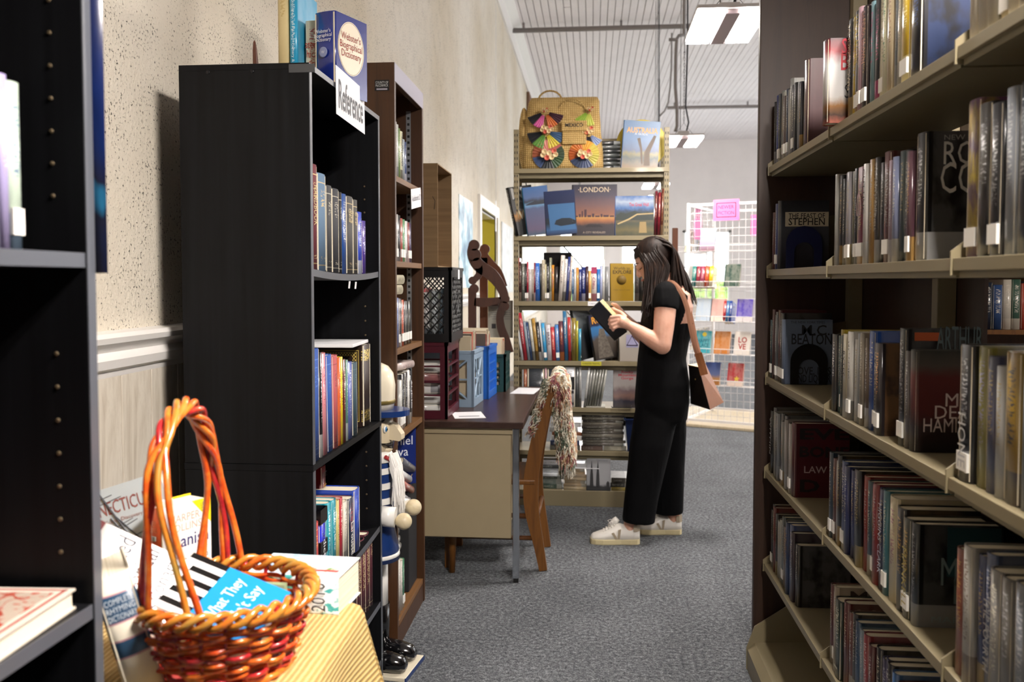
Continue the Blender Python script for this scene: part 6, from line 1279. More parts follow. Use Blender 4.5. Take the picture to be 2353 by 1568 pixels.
for x_ in (-.24, -.03):
    o = thing('paper_pile', 'white sheet draped on the %s pile of the base shelf' % ('left', 'right')[x_ > -.1], 'paper', (x_, FY + .05, .30 if x_ < -.1 else .236)); MB().box(-.08, .08, -.04, .1, .0, .004).build('sheet', 'white_card', o)

# ================================================================ right-hand steel shelving with novels
RXF, RXB = .625, .90; SY0, SY1, SY2, SY3 = 3.19, 2.395, 1.585, .775
RSH = [1.823, 1.459, 1.075, .735, .395]
wood('end_panel_wood', '2a1c15', '3a281e', .5, (10, 10, 1.1), .03)
rs = thing('steel_shelving', 'dark row of beige steel shelving full of novels, right side', 'shelving', (RXF, (SY0 + SY3) / 2, 0)); ry_ = (SY0 + SY3) / 2
def RL(mb, name, m_, par=None, **k): mb.v = [(v[0]-RXF, v[1]-ry_, v[2]) for v in mb.v]; return mb.build(name, m_, par or rs, **k)
RL(MB().box(RXF - .03, RXB + .35, SY0 + .03, SY0 + .06, 0, 2.62, .003), 'end_panel', 'end_panel_wood')
secs = [(SY0, SY1), (SY1, SY2), (SY2, SY3)]
for a, c in secs:
    for z in RSH:
        RL(MB().box(RXF, RXB, c + .004, a - .004, z - .022, z, .001), 'shelf', 'shelf_beige')
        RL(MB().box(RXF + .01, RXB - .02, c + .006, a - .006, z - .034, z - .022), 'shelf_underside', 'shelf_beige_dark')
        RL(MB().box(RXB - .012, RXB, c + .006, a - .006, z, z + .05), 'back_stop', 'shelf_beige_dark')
    b_ = MB(); b_.prism([(RXF - .055, .0), (RXF - .055, .075), (RXF - .03, .10), (RXB, .115), (RXB, 0)], c + .003, a - .003, 'y'); RL(b_, 'base_shelf', 'shelf_beige')
RL(MB().box(RXB + .051, RXB + .06, SY1 - .02, SY0 + .028, .1, 2.45), 'back_panel', 'end_panel_wood'); RL(MB().box(RXB + .051, RXB + .06, SY1 - .18, SY1 - .021, .1, 2.45), 'back_panel', 'end_panel_wood')
for z0_, z1_ in ((.1, 1.26), (1.455, 2.45)): RL(MB().box(RXB + .051, RXB + .06, -.2, SY1 - .181, z0_, z1_), 'back_panel', 'end_panel_wood')
for y in (SY0, SY1, SY2, SY3):
    for z in RSH:
        pr = MB(); pr.prism([(RXF - .003, z - .03), (RXF - .003, z + .012), (RXF + .02, z + .03), (RXB - .06, z + .19), (RXB, z + .2), (RXB, z - .03)], y - .002, y + .002, 'y'); RL(pr, 'shelf_bracket', 'shelf_beige')
    RL(MB().box(RXB + .002, RXB + .05, y - .02, y + .02, 0, 2.5, .002), 'upright', 'shelf_beige')
    br2 = MB(); br2.prism([(RXF - .058, 0), (RXF - .058, .08), (RXF - .03, .16), (RXB - .1, .30), (RXB, .30), (RXB, 0)], y - .003, y + .003, 'y'); RL(br2, 'base_bracket', 'shelf_beige')
GN = 'novels on the right-hand steel shelving'
def side_row(specs, y, z, phrase, first=0, x=RXF + .006):
    """spines face the aisle; the row runs from the far end towards the viewer"""
    return row(specs, (x, y, z + .0006), (0, -1, 0), phrase, GN, '-x', side='far end', first=first, what='novel', gap=.0012)
def nov(lst, seed, hmin=.205, hmax=.245):
    rr = random.Random(seed); out = []
    for it in lst:
        c = dim(it[0], .9 if seed in (11, 12, 13, 14) else .82); t_ = it[1] if len(it) > 1 and it[1] else rr.uniform(.028, .048); ex = it[2] if len(it) > 2 else {}  # jackets darkened to carry the shelving's shade, less on the lit top shelf
        h_ = ex.pop('h', None) or rr.uniform(hmin, hmax)
        d_ = dict(c2=ex.pop('c2', rr.choice(['b0aa98', 'a0a0a0', '988658', 'aaaaaa', '8c8c8c', '9e7c40'])), dep=rr.uniform(.148, .165), st=(1 if rr.random() < .28 else None)); d_.update({'in': rr.uniform(0, .012)}); d_.update(ex)
        out.append((c, t_, h_, d_))
    return out
PH = {i: 'on the %s shelf of the right-hand shelving' % n_ for i, n_ in enumerate(('top', 'second', 'third', 'fourth', 'fifth'))}
cnt = {i: 0 for i in range(5)}
def fill(sh, y, lst, seed, **k):
    bks, p = side_row(nov(lst, seed, **k), y, RSH[sh], PH[sh], cnt[sh]); cnt[sh] += len(lst); return bks, p
def cov(o, th, h, dp, items):
    for s, u, v, w_, hh, c, *bd2 in items: face_text(o, s, th, dp, h, u, v, w_, hh, c, bold=(bd2[0] if bd2 else 0))
# shelf 1
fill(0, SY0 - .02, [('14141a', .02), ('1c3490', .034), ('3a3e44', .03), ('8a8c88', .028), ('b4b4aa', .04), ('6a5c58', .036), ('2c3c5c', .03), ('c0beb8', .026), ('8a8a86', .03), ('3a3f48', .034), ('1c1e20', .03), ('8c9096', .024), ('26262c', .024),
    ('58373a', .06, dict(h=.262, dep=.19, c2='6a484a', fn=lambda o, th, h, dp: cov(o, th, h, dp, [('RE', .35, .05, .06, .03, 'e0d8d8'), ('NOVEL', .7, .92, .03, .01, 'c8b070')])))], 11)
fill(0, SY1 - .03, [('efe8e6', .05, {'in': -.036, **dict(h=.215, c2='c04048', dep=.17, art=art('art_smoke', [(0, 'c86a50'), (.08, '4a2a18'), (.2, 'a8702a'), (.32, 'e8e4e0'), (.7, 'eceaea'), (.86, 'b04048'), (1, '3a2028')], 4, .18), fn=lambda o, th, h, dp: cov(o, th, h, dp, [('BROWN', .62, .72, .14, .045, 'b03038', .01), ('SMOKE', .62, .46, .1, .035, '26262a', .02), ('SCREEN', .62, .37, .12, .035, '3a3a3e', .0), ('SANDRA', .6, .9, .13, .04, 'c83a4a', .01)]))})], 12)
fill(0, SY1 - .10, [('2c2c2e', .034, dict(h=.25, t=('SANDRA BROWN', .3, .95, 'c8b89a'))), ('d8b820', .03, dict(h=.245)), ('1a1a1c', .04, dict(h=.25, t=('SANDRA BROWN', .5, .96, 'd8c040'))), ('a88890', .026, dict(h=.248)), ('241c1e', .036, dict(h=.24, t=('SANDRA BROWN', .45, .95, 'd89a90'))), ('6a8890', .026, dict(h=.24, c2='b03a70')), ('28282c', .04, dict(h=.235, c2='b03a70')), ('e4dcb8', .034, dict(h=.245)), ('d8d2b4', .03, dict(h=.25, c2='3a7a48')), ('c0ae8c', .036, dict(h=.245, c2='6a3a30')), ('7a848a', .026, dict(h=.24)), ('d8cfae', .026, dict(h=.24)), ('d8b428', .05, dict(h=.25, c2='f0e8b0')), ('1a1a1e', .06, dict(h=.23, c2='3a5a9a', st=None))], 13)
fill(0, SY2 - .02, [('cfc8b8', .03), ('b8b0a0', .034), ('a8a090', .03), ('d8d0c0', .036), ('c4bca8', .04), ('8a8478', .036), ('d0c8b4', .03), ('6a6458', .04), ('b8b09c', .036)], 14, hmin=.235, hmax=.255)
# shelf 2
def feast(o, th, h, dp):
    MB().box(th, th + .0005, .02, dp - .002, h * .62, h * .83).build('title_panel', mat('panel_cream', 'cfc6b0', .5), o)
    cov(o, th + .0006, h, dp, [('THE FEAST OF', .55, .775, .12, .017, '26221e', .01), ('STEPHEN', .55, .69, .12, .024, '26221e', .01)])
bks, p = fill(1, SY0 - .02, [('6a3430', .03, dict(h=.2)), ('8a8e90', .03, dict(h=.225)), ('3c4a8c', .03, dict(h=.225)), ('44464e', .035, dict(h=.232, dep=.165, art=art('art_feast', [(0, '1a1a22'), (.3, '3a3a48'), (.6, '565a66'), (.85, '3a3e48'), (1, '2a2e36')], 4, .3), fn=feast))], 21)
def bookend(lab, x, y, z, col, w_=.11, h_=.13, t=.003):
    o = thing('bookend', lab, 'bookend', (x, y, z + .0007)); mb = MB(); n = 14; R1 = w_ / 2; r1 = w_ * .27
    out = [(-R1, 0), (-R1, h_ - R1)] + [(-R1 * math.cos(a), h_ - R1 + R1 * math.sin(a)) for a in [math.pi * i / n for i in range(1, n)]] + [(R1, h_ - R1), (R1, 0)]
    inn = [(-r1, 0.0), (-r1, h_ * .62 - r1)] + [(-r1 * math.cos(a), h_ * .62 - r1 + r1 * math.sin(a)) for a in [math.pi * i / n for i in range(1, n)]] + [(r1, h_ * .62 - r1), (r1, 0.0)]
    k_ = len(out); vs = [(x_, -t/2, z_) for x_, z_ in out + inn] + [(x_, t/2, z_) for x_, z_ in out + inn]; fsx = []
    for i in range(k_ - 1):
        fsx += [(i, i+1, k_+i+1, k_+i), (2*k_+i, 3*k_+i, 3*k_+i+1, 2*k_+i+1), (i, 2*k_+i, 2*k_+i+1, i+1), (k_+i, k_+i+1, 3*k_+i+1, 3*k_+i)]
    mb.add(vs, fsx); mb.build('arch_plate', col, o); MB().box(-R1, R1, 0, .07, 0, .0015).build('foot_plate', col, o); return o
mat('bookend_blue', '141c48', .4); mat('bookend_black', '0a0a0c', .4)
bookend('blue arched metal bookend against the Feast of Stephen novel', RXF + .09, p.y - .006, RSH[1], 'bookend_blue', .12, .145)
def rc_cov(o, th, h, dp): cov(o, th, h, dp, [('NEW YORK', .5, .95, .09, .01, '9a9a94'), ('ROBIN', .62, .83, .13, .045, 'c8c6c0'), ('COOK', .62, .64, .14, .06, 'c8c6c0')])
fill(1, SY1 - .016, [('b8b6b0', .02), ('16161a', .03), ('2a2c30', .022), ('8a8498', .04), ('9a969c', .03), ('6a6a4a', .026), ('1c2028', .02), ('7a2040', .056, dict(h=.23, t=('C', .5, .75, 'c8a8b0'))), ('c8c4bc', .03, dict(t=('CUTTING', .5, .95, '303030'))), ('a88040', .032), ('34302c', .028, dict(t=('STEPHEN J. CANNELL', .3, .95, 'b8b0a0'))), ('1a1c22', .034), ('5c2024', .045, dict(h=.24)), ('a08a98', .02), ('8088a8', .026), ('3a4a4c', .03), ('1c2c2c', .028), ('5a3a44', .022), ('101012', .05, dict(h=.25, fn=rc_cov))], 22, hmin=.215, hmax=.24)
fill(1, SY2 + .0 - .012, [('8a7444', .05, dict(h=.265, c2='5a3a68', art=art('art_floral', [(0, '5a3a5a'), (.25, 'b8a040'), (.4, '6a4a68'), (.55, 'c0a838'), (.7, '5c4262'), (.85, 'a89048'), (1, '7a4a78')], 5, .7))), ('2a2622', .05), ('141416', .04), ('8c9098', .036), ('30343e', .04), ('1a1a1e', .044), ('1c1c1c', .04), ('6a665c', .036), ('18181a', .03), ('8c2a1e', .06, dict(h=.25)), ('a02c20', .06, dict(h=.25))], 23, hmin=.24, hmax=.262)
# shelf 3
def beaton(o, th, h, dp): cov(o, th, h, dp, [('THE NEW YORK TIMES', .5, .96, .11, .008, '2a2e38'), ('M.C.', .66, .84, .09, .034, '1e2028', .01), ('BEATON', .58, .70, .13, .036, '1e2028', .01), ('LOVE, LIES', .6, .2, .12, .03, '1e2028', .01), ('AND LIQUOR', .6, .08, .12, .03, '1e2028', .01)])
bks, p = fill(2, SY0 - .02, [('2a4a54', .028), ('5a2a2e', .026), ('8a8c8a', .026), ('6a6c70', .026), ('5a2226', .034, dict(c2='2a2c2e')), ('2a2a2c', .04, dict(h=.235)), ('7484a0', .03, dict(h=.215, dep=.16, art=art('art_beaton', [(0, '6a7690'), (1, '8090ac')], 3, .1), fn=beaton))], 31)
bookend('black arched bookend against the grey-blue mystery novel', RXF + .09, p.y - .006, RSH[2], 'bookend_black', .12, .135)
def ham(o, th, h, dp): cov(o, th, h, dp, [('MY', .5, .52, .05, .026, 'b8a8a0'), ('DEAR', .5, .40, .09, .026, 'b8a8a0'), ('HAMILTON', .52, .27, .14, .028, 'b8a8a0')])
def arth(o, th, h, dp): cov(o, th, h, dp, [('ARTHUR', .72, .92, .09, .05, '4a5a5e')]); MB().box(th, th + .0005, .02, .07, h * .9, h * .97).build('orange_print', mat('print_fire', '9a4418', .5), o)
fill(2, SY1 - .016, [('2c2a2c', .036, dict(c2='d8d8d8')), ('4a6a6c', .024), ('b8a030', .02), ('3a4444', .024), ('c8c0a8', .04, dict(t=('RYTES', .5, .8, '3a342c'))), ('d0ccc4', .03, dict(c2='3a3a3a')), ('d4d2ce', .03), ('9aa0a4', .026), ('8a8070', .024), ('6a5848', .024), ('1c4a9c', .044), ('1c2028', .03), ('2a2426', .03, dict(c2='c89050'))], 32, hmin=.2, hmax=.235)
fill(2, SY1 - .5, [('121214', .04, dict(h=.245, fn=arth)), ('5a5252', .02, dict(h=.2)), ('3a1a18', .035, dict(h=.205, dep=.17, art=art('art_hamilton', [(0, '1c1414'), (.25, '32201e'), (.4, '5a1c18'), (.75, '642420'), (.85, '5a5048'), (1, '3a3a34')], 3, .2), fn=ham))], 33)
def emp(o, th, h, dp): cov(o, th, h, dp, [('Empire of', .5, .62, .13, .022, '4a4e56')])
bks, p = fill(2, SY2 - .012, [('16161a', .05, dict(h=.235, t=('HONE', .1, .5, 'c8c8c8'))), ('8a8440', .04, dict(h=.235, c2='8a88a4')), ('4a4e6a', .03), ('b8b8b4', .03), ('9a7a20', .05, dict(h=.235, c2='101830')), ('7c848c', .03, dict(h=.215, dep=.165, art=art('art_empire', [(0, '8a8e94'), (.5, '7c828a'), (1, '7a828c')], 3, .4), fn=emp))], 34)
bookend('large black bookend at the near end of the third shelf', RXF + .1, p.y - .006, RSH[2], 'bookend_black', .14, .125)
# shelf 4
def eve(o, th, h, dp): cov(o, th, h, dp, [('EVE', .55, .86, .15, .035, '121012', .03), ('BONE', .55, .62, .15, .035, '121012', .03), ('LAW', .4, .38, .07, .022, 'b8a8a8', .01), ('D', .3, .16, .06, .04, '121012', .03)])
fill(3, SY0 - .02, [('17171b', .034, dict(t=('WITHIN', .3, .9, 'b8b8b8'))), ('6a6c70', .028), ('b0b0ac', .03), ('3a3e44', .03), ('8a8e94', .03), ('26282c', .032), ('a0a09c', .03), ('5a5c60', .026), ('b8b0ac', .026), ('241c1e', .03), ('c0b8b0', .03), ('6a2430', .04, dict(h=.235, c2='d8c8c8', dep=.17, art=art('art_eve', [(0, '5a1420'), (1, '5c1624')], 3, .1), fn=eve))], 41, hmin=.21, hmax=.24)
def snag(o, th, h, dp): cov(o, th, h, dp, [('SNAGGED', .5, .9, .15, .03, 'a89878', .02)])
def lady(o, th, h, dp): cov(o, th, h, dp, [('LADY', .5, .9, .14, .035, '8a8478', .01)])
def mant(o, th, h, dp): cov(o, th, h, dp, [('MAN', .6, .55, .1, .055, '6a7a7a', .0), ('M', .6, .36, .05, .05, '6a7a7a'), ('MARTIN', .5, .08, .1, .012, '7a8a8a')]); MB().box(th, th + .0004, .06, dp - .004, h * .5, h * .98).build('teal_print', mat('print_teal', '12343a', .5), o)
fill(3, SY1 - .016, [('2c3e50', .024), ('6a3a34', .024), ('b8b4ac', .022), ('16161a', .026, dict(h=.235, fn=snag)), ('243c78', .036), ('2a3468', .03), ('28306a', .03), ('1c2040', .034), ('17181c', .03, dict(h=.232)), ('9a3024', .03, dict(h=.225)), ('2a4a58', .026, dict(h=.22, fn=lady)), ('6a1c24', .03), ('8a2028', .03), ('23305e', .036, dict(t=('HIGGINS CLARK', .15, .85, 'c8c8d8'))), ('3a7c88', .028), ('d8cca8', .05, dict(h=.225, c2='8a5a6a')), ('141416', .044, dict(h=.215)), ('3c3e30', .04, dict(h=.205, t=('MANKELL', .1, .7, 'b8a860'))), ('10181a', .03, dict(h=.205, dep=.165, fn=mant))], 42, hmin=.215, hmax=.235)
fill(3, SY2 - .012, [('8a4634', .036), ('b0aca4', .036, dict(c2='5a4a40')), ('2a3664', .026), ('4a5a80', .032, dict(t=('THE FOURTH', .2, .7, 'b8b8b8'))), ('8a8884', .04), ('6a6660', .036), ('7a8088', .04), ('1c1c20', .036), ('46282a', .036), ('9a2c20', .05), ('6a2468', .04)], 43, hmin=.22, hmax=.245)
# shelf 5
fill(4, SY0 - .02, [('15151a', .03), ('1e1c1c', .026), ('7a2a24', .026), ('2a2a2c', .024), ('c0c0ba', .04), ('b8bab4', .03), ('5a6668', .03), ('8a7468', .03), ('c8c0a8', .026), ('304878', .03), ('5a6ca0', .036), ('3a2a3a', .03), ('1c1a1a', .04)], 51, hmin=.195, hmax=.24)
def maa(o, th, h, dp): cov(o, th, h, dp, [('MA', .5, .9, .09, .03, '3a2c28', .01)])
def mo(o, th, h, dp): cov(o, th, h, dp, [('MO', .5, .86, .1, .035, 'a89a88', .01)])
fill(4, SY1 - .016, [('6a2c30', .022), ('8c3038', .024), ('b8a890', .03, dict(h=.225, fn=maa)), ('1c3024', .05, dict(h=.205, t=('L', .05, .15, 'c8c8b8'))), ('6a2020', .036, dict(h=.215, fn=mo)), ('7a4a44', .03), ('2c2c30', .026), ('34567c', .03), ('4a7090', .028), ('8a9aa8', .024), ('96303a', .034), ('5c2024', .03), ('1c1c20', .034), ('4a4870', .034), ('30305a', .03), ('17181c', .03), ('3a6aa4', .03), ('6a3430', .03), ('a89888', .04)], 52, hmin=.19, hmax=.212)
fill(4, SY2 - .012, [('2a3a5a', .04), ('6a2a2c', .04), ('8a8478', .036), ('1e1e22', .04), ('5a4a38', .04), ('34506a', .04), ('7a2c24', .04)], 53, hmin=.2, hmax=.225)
# what shows through the open bay: a wooden bookcase with books and a posted list, beyond the steel shelving
bk2 = thing('bookcase', 'orange-brown bookcase seen through the gap in the right-hand shelving', 'bookcase', (3.6, 4.2, 0))
for x_ in (-1.9, -1.0, -.1, .9, 1.9): MB().box(x_ - .03, x_ + .03, -.15, .15, 0, 1.9).build('side_panel', 'oak', bk2)
MB().box(-1.9, 1.9, .14, .15, 0, 1.9).build('back_panel', 'dark_oak', bk2)
for z_ in (.1, .5, .9, 1.2, 1.55, 1.88): MB().box(-1.9, 1.9, -.15, .14, z_ - .02, z_).build('shelf', 'oak', bk2)
rr = random.Random(9); k_ = 0
for x0_, n_ in ((1.75, 12), (2.68, 0), (3.56, 14), (4.56, 14)):
    lst = [(rr.choice(['b84a3a', 'd8cdb8', '2a4a7a', 'c88a3a', 'e0dcd4', '3a5a4a', '8a8a8a', '1e2838', 'c8c0b0', '6a8ab0']), rr.uniform(.03, .045), rr.uniform(.2, .24), dict(c2='e0d8c8')) for _ in range(n_)]
    if lst: row(lst, (x0_, 4.08, 1.2005), (1, 0, 0), 'in the bookcase glimpsed through the gap', 'books in the bookcase beyond the gap', '-y', side='left', first=k_); k_ += n_
o = thing('posted_list', 'white typed list posted on the bookcase beyond the gap', 'paper', (2.72, 4.03, 1.26)); MB().box(-.14, .14, -.002, .002, 0, .3).build('sheet', 'white_card', o)
for i in range(9):
    for s_ in (-.11, .02): MB().box(s_, s_ + .06, -.0028, -.002, .04 + .026 * i, .046 + .026 * i).build('print_line', 'print_grey', o)
# ================================================================ wooden chair with a rag throw
def curve_board(pts, w0, y0, y1):
    mb = MB(); ribbon(mb, pts, y0, y1); return mb
chr_ = thing('wooden_chair', 'oak chair pushed under the desk with a rag throw on its back', 'chair', (-.27, 4.40, 0)); cX, cY = -.27, 4.40
def CL(mb, name, m_, par=None, **k): mb.v = [(v[0]-cX, v[1]-cY, v[2]) for v in mb.v]; return mb.build(name, m_, par or chr_, **k)
CY0, CY1 = 4.185, 4.60
post = smooth([(-.232, .004, .019), (-.255, .13, .024), (-.288, .30, .034), (-.292, .44, .036), (-.272, .58, .034), (-.238, .74, .03), (-.205, .86, .026), (-.185, .925, .022)], 5)
for y0 in (CY0, CY1 - .032): CL(curve_board(post, 0, y0, y0 + .032), 'back_post', 'oak', recalc=False)
for z0, z1, x_ in ((.80, .90, -.205), (.60, .655, -.262)):
    CL(MB().box(x_ - .012, x_ + .012, CY0 + .03, CY1 - .03, z0, z1, .004), 'back_slat', 'dark_oak')
for i in range(5):
    y_ = CY0 + .07 + .065 * i; CL(MB().tube([(-.285, y_, .45), (-.262, y_, .62), (-.215, y_, .82)], .008, 8), 'spindle', 'oak')
CL(MB().box(-.74, -.27, CY0 - .005, CY1 + .005, .425, .452, .008), 'seat', 'oak')
for y0 in (CY0 + .01, CY1 - .05): CL(MB().box(-.72, -.685, y0, y0 + .036, 0, .425, .005), 'front_leg', 'oak')
for z_ in (.16, .27):
    for y_ in (CY0 + .016, CY1 - .016): CL(MB().tube([(-.275, y_, z_), (-.70, y_, z_)], .012, 10), 'stretcher', 'dark_oak')
    CL(MB().tube([(-.5, CY0 + .016, z_ + .03), (-.5, CY1 - .016, z_ + .03)], .01, 8), 'stretcher', 'dark_oak') if z_ < .2 else CL(MB().tube([(-.262, CY0 + .016, z_), (-.262, CY1 - .016, z_)], .012, 8), 'stretcher', 'dark_oak')
# rag throw draped over the near post and top rail
m, nt, b = nodes('rag_weave'); L = nt.links; v = coords(nt, 'Object')
f1 = noise(nt, coords(nt, 'Object', (1, 1, .5)), 15, 4, .7); f2 = noise(nt, v, 95, 2, .6)
r = ramp(nt, [(.32, '3f5446'), (.39, '6a7a68'), (.43, 'e8e2d2'), (.5, 'f0eadc'), (.54, 'c8a878'), (.59, 'b8787c'), (.64, '8a4a58'), (.70, 'efe9da')]); L.new(f1, r.inputs[0]); r2 = ramp(nt, [(.35, 'c8c4ba'), (.6, 'ffffff')]); L.new(f2, r2.inputs[0])
L.new(mixc(nt, 1., r.outputs[0], r2.outputs[0], 'MULTIPLY'), b.inputs['Base Color']); b.inputs['Roughness'].default_value = .95; bump(nt, b, f2, .9, .01)
thr = thing('rag_throw', 'shaggy cream and multicoloured rag throw hung over the chair back', 'throw', (-.20, 4.3, 0)); tX, tY = -.20, 4.3
rr = random.Random(4)
def TL(mb, name, par=None, **k): mb.v = [(v_[0]-tX, v_[1]-tY, v_[2]) for v_ in mb.v]; return mb.build(name, 'rag_weave', par or thr, **k)
def hang(cols, y_off, thick):
    mb = MB(); rings = []
    for i, (x0, x1, z_) in enumerate(cols):
        n = 20; ring = []
        for j in range(n):
            a = 2 * math.pi * j / n; wob = 1 + .07 * math.sin(3 * a + i * 1.3) + .05 * math.sin(7 * a + i)
            ring.append(((x0 + x1) / 2 + (x1 - x0) / 2 * math.cos(a) * wob, y_off + thick * math.sin(a) * wob, z_ + .006 * math.sin(5 * a)))
        rings.append(ring)
    mb.loft(rings); return mb
TY = 4.245
def tx(px_, py_, Y=TY): p_ = W(px_, py_, Y); return p_.x, p_.z
def cols_from(rows, Y=TY): return [(tx(a, y_, Y)[0], tx(b_, y_, Y)[0], tx(a, y_, Y)[1]) for a, b_, y_ in rows]
TL(hang(cols_from([(1288, 1300, 858), (1268, 1308, 862), (1258, 1312, 880), (1272, 1314, 910), (1275, 1318, 960), (1274, 1324, 1000), (1276, 1326, 1035), (1284, 1324, 1060), (1292, 1314, 1082)]), TY - .025, .05), 'hanging_end')
TL(hang(cols_from([(1270, 1284, 864), (1250, 1284, 876), (1238, 1262, 900), (1232, 1250, 930), (1224, 1244, 960), (1220, 1240, 985), (1224, 1234, 998)]), TY - .02, .045), 'desk_side_end')
mb = MB(); pth = [(tx(1282, 872)[0], y_, tx(1282, 872)[1] + .006 * math.sin(y_ * 40)) for y_ in [TY - .06 + .05 * i for i in range(8)]]; mb.tube(pth, [.02, .034, .04, .042, .042, .042, .04, .03], 12); TL(mb, 'shoulder_fold')
fr = MB()
def frill(px_, py_, dx, dz, Y):
    x_, z_ = tx(px_, py_, Y); p0 = Vector((x_, Y + rr.uniform(-.04, .03), z_)); l_ = rr.uniform(.02, .045)
    fr.tube([p0, p0 + Vector((dx * l_ * .6, rr.uniform(-.01, .01), dz * l_ * .6)), p0 + Vector((dx * l_ * .8, rr.uniform(-.012, .008), dz * l_ - .012))], [.0032, .0028, .0012], 4)
for i in range(240):
    u = rr.random(); frill(1258 - 36 * u + rr.uniform(-4, 14), 868 + 125 * u, -rr.uniform(.3, 1), -rr.uniform(.1, .6), TY - .055)
for i in range(420):
    u = rr.random(); frill(1276 + 10 * u + rr.uniform(-6, 32), 880 + 185 * u, rr.uniform(-.6, .6), -rr.uniform(.5, 1), TY - .072)
for i in range(120): frill(1284 + rr.uniform(0, 36), 1040 + rr.uniform(0, 35), rr.uniform(-.2, .2), -1.1, TY - .03)
o_ = TL(fr, 'fringe', recalc=False); o_['kind'] = 'stuff'

# ================================================================ reading woman
PY = 4.80
def Q(px_, py_, Y=PY): return W(px_, py_, Y)
def remesh(name, mb, mats, parent, vox, smooth_it=6, cut=None, solid=0):
    ob = mb.build('_tmp', mats)
    md = ob.modifiers.new('r', 'REMESH'); md.mode = 'VOXEL'; md.voxel_size = vox; md.use_smooth_shade = True
    ms = ob.modifiers.new('s', 'SMOOTH'); ms.factor = .5; ms.iterations = smooth_it
    bpy.context.view_layer.update(); dg = bpy.context.evaluated_depsgraph_get()
    me = bpy.data.meshes.new_from_object(ob.evaluated_get(dg)); bpy.data.objects.remove(ob)
    me.name = name; me.materials.clear(); me.materials.append(MATS[mats] if isinstance(mats, str) else mats)
    bm = bmesh.new(); bm.from_mesh(me)
    if cut: bmesh.ops.delete(bm, geom=[f for f in bm.faces if cut(f.calc_center_median())], context='FACES')
    for f in bm.faces: f.smooth = True
    bm.to_mesh(me); bm.free()
    return link(name, me, parent)
m, nt, b = nodes('skin'); f = noise(nt, coords(nt, 'Object'), 18, 3); r = ramp(nt, [(.3, 'd19c84'), (.7, 'deae98')]); nt.links.new(f, r.inputs[0]); nt.links.new(r.outputs[0], b.inputs['Base Color']); b.inputs['Roughness'].default_value = .5; b.inputs['Subsurface Weight'].default_value = .08; b.inputs['Subsurface Radius'].default_value = (.02, .008, .004)
m, nt, b = nodes('black_crepe'); b.inputs['Base Color'].default_value = (*hexc('08080a'), 1); b.inputs['Roughness'].default_value = .8; b.inputs['Specular IOR Level'].default_value = .12; f = noise(nt, coords(nt, 'Object', (9, 9, 2.2)), 1, 3, .5, .6); bump(nt, b, f, .5, .03)
m, nt, b = nodes('dark_hair'); f = noise(nt, coords(nt, 'Object', (60, 60, 4)), 1, 4, .7); r = ramp(nt, [(.3, '0b0605'), (.55, '1c110c'), (.75, '3c2618')]); nt.links.new(f, r.inputs[0]); nt.links.new(r.outputs[0], b.inputs['Base Color']); b.inputs['Roughness'].default_value = .55; b.inputs['Specular IOR Level'].default_value = .2; bump(nt, b, f, .6, .004)
per = thing('person', 'woman with long dark hair in black jumpsuit and white sneakers, reading', 'person', (Q(1500, 1230).x, PY, 0)); pM = Matrix.Translation((-per.location.x, -PY, 0))
def PL(mb): mb.v = [tuple(pM @ Vector(v_)) for v_ in mb.v]; return mb
def ring(px0, px1, py_, Y, hw, n=28, p_=2.4, dy=0):
    a_, c_ = Q(px0, py_, Y), Q(px1, py_ + dy, Y); cx2 = (a_ + c_) / 2; hx = (c_.x - a_.x) / 2; out = []
    for j in range(n):
        t_ = 2 * math.pi * j / n; co, si = math.cos(t_), math.sin(t_); k_ = (abs(co) ** p_ + abs(si) ** p_) ** (-1 / p_)
        out.append((cx2.x + hx * k_ * co, Y + hw * k_ * si, cx2.z + (a_.z - c_.z) / 2 * (-co)))
    return out
# --- body (one continuous skin surface)
bod = MB()
bod.loft([ring(1512, 1572, 655, PY, .10), ring(1492, 1586, 675, PY, .165), ring(1484, 1592, 705, PY, .155), ring(1480, 1588, 745, PY, .14), ring(1478, 1572, 800, PY, .125), ring(1474, 1572, 850, PY, .14), ring(1470, 1574, 900, PY, .155), ring(1480, 1560, 950, PY, .14)])
NS_, NE, NW = Q(1531, 676, 4.645), Q(1522, 795, 4.585), Q(1446, 748, 4.635)
FS_, FE, FW_ = Q(1520, 672, 4.95), Q(1492, 790, 4.985), Q(1432, 727, 4.90)
def limb(pts, rad_, n=16):
    bod.tube(pts, rad_, n); 
    for p_, r_ in zip(pts, rad_): bod.ball(p_, r_ * .99, 14, 8)
def lerp(a, b_, t_): return a + (b_ - a) * t_
limb([NS_, lerp(NS_, NE, .3), lerp(NS_, NE, .65), NE], [.058, .058, .054, .046]); limb([NE, lerp(NE, NW, .3), lerp(NE, NW, .7), NW], [.045, .045, .035, .025])
limb([FS_, lerp(FS_, FE, .5), FE], [.056, .052, .044]); limb([FE, lerp(FE, FW_, .35), FW_], [.043, .042, .025])
